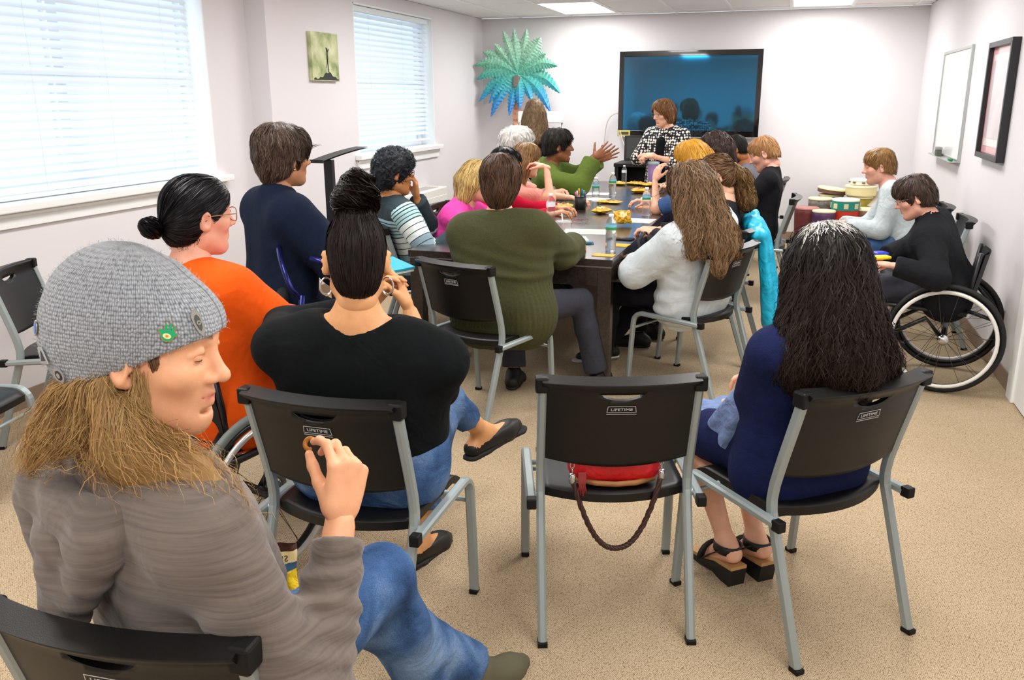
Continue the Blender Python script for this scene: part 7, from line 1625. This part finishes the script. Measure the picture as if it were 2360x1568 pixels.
def hemf(u, v):
    th = u * 2 * math.pi; hw = 0.5 * np.linalg.norm(j['R']['kn'] - j['L']['kn']) + 0.085 + 0.02 * v; hh = 0.085 + 0.02 * v; wv = 1 + 0.07 * v * math.sin(th * 14)
    return hp + dk * (0.27 + 0.13 * v) + ax_ * hw * math.cos(th) * wv + V3(0, 0, 1) * hh * math.sin(th) * wv
g.grid(hemf, 72, 8, cu=True); g.ob('hem_ruffle', M_CHAM, nvy['root'])
for nm in ('L', 'R'):   # wedge sandals
    q = j[nm]; t = nrm(V3(q['toe'][0], q['toe'][1], 0)); an = q['an']; sdv = np.cross(t, [0, 0, 1.0]); r_ = empty('sandal', parent=nvy['root'])
    def L_(a, b, c): return an * [1, 1, 0] + t * a + sdv * b + V3(0, 0, c)
    prof = [(-0.070, 0.0), (-0.02, 0.0), (0.03, 0.010), (0.09, 0.002), (0.15, 0.002), (0.165, 0.018), (0.10, 0.026), (0.02, 0.052), (-0.080, 0.064)]
    for nme, dz, hh, m_ in (('wedge', 0.0, None, M_SHBLK), ('footbed', 0.012, 0.012, mat('tan_footbed', '#b98d5c', 0.6))):
        g = G(); pr_ = prof if hh is None else [(a, b + 0.0) for a, b in prof[5:]] + [(a, b + hh) for a, b in reversed(prof[5:])]
        V_ = [L_(a, s_ * (0.031 + (0.006 if a > 0.05 else 0)), b) for s_ in (-1, 1) for a, b in pr_]; k = len(pr_)
        g.add(V_, [tuple(range(k)), tuple(range(2 * k - 1, k - 1, -1))] + [(i, (i + 1) % k, k + (i + 1) % k, k + i) for i in range(k)]); g.ob(nme, m_, r_)
    g = G(); g.tube([L_(0.075 + 0.012 * math.sin(a) * 0, 0.044 * math.cos(a), 0.035 + 0.048 * math.sin(a)) for a in np.linspace(0, 3.14, 12)], 1.0, sec=[(-0.020, -0.002), (0.020, -0.002), (0.020, 0.002), (-0.020, 0.002)], upv=tuple(t)); g.ob('toe_strap', M_SHBLK, r_)
    g = G(); g.tube([L_(-0.01 + 0.058 * -math.cos(a) * 0.9, 0.043 * math.sin(a), 0.118) for a in np.linspace(0, 6.283, 21)[:-1]], 1.0, closed=True, sec=[(-0.002, -0.015), (0.002, -0.015), (0.002, 0.015), (-0.002, 0.015)], upv=(0, 0, 1)); g.ob('ankle_strap', M_SHBLK, r_)
    for s_ in (-1, 1):
        g = G(); g.tube([L_(-0.03, s_ * 0.038, 0.12), L_(0.03, s_ * 0.044, 0.075), L_(0.07, s_ * 0.043, 0.04)], 1.0, sec=[(-0.010, -0.002), (0.010, -0.002), (0.010, 0.002), (-0.010, 0.002)]); g.ob('side_strap', M_SHBLK, r_)
H_NV = hair_mat('long_dark_wavy_hair', '#040304', '#17110f', '#35251a', rough=0.5)
np_ = capvol(0.014, nape=-0.12, ears=False) + [cap((0, -0.06, 0.02), (0, -0.15, -0.26), 0.098, 0.098, k=0.05), cap((0.06, -0.03, 0.0), (0.115, -0.10, -0.27), 0.062, 0.072, k=0.05), cap((-0.06, -0.03, 0.0), (-0.115, -0.10, -0.27), 0.062, 0.072, k=0.05), cap((-0.09, -0.06, -0.2), (-0.14, -0.06, -0.26), 0.04, 0.02, k=0.04), cutp((0, 0, -0.335), (0, 0, -1))]
hair(nvy, np_, H_NV, 0.007, 0.04, strands=[dict(n=3800, dir=d_long((0, 0.02, 0.14)), K=14, step=0.030, off=(-0.001, 0.010), wav=0.010, wf=1.35, r=0.0009, free=0.010, jit=0.13), dict(n=900, dir=d_long((0, 0.02, 0.14)), K=12, step=0.018, off=(0.002, 0.018), wav=0.010, wf=1.5, r=0.0007, free=0.02, jit=0.35, sel=lambda V: V[:, 2] < -0.10)], noise=lambda X, Y, Z: 0.008 * vnoise(X * 55, Y * 55, Z * 9, 6))
fgr = Field(np_, 0.008, 0.04); rng = np.random.default_rng(8); sg = np.stack([rng.normal(0.0, 0.030, 420), -0.02 + rng.normal(0, 0.025, 420), np.full(420, 0.135)], 1)
Pg = grow(fgr, sg, d_long((0, 0.045, 0.14), 0.4), 7, 0.011, (0.001, 0.006), 0.002, 1.2, 3, 0.004, 0.3); v, q, u, rn = strand_mesh('s', Pg, 0.0009, 3)
link('grey_roots', np_mesh('grey_roots', H2P(nvy, v), q, True, {'u': u, 'rnd': rn}), hair_mat('grey_root_hair', '#8f8a86', '#d9d4ce'), nvy['root'])
# things on laps
r = empty('lap_papers', (-1.62, 2.70, 0.865), -0.35, 'pink sheet on the lap of the woman in orange', 'paper')
g = G(); g.box((-0.13, -0.2, 0), (0.13, 0.2, 0.002), R=rotx(-0.25)); g.ob('pink_sheet', mat('pink_paper', '#d9a3b4', 0.6), r)
g = G(); g.box((-0.06, -0.13, 0.004), (0.04, -0.03, 0.01), R=rotx(-0.25)); tag(g.ob('red_card', mat('red_card', '#cf3a18', 0.5), None, (-1.62, 2.70, 0.868), (0, 0, -0.35)), 'red card lying on the pink sheet', 'card')
g = G(); g.box((-0.11, -0.14, 0), (0.11, 0.14, 0.014), 0.003); nb = tag(g.ob('notebook', mat('turquoise_cover', '#27a9c4', 0.5), None, (-1.93, 3.93, 0.775), (0.05, 0.1, -0.6)), 'turquoise notebook on the knees of the navy sweater woman', 'notebook')
g = G(); g.box((-0.105, -0.135, -0.012), (0.105, 0.135, 0.0)); g.ob('pages', mat('notebook_pages', '#e8ecec', 0.7), nb)
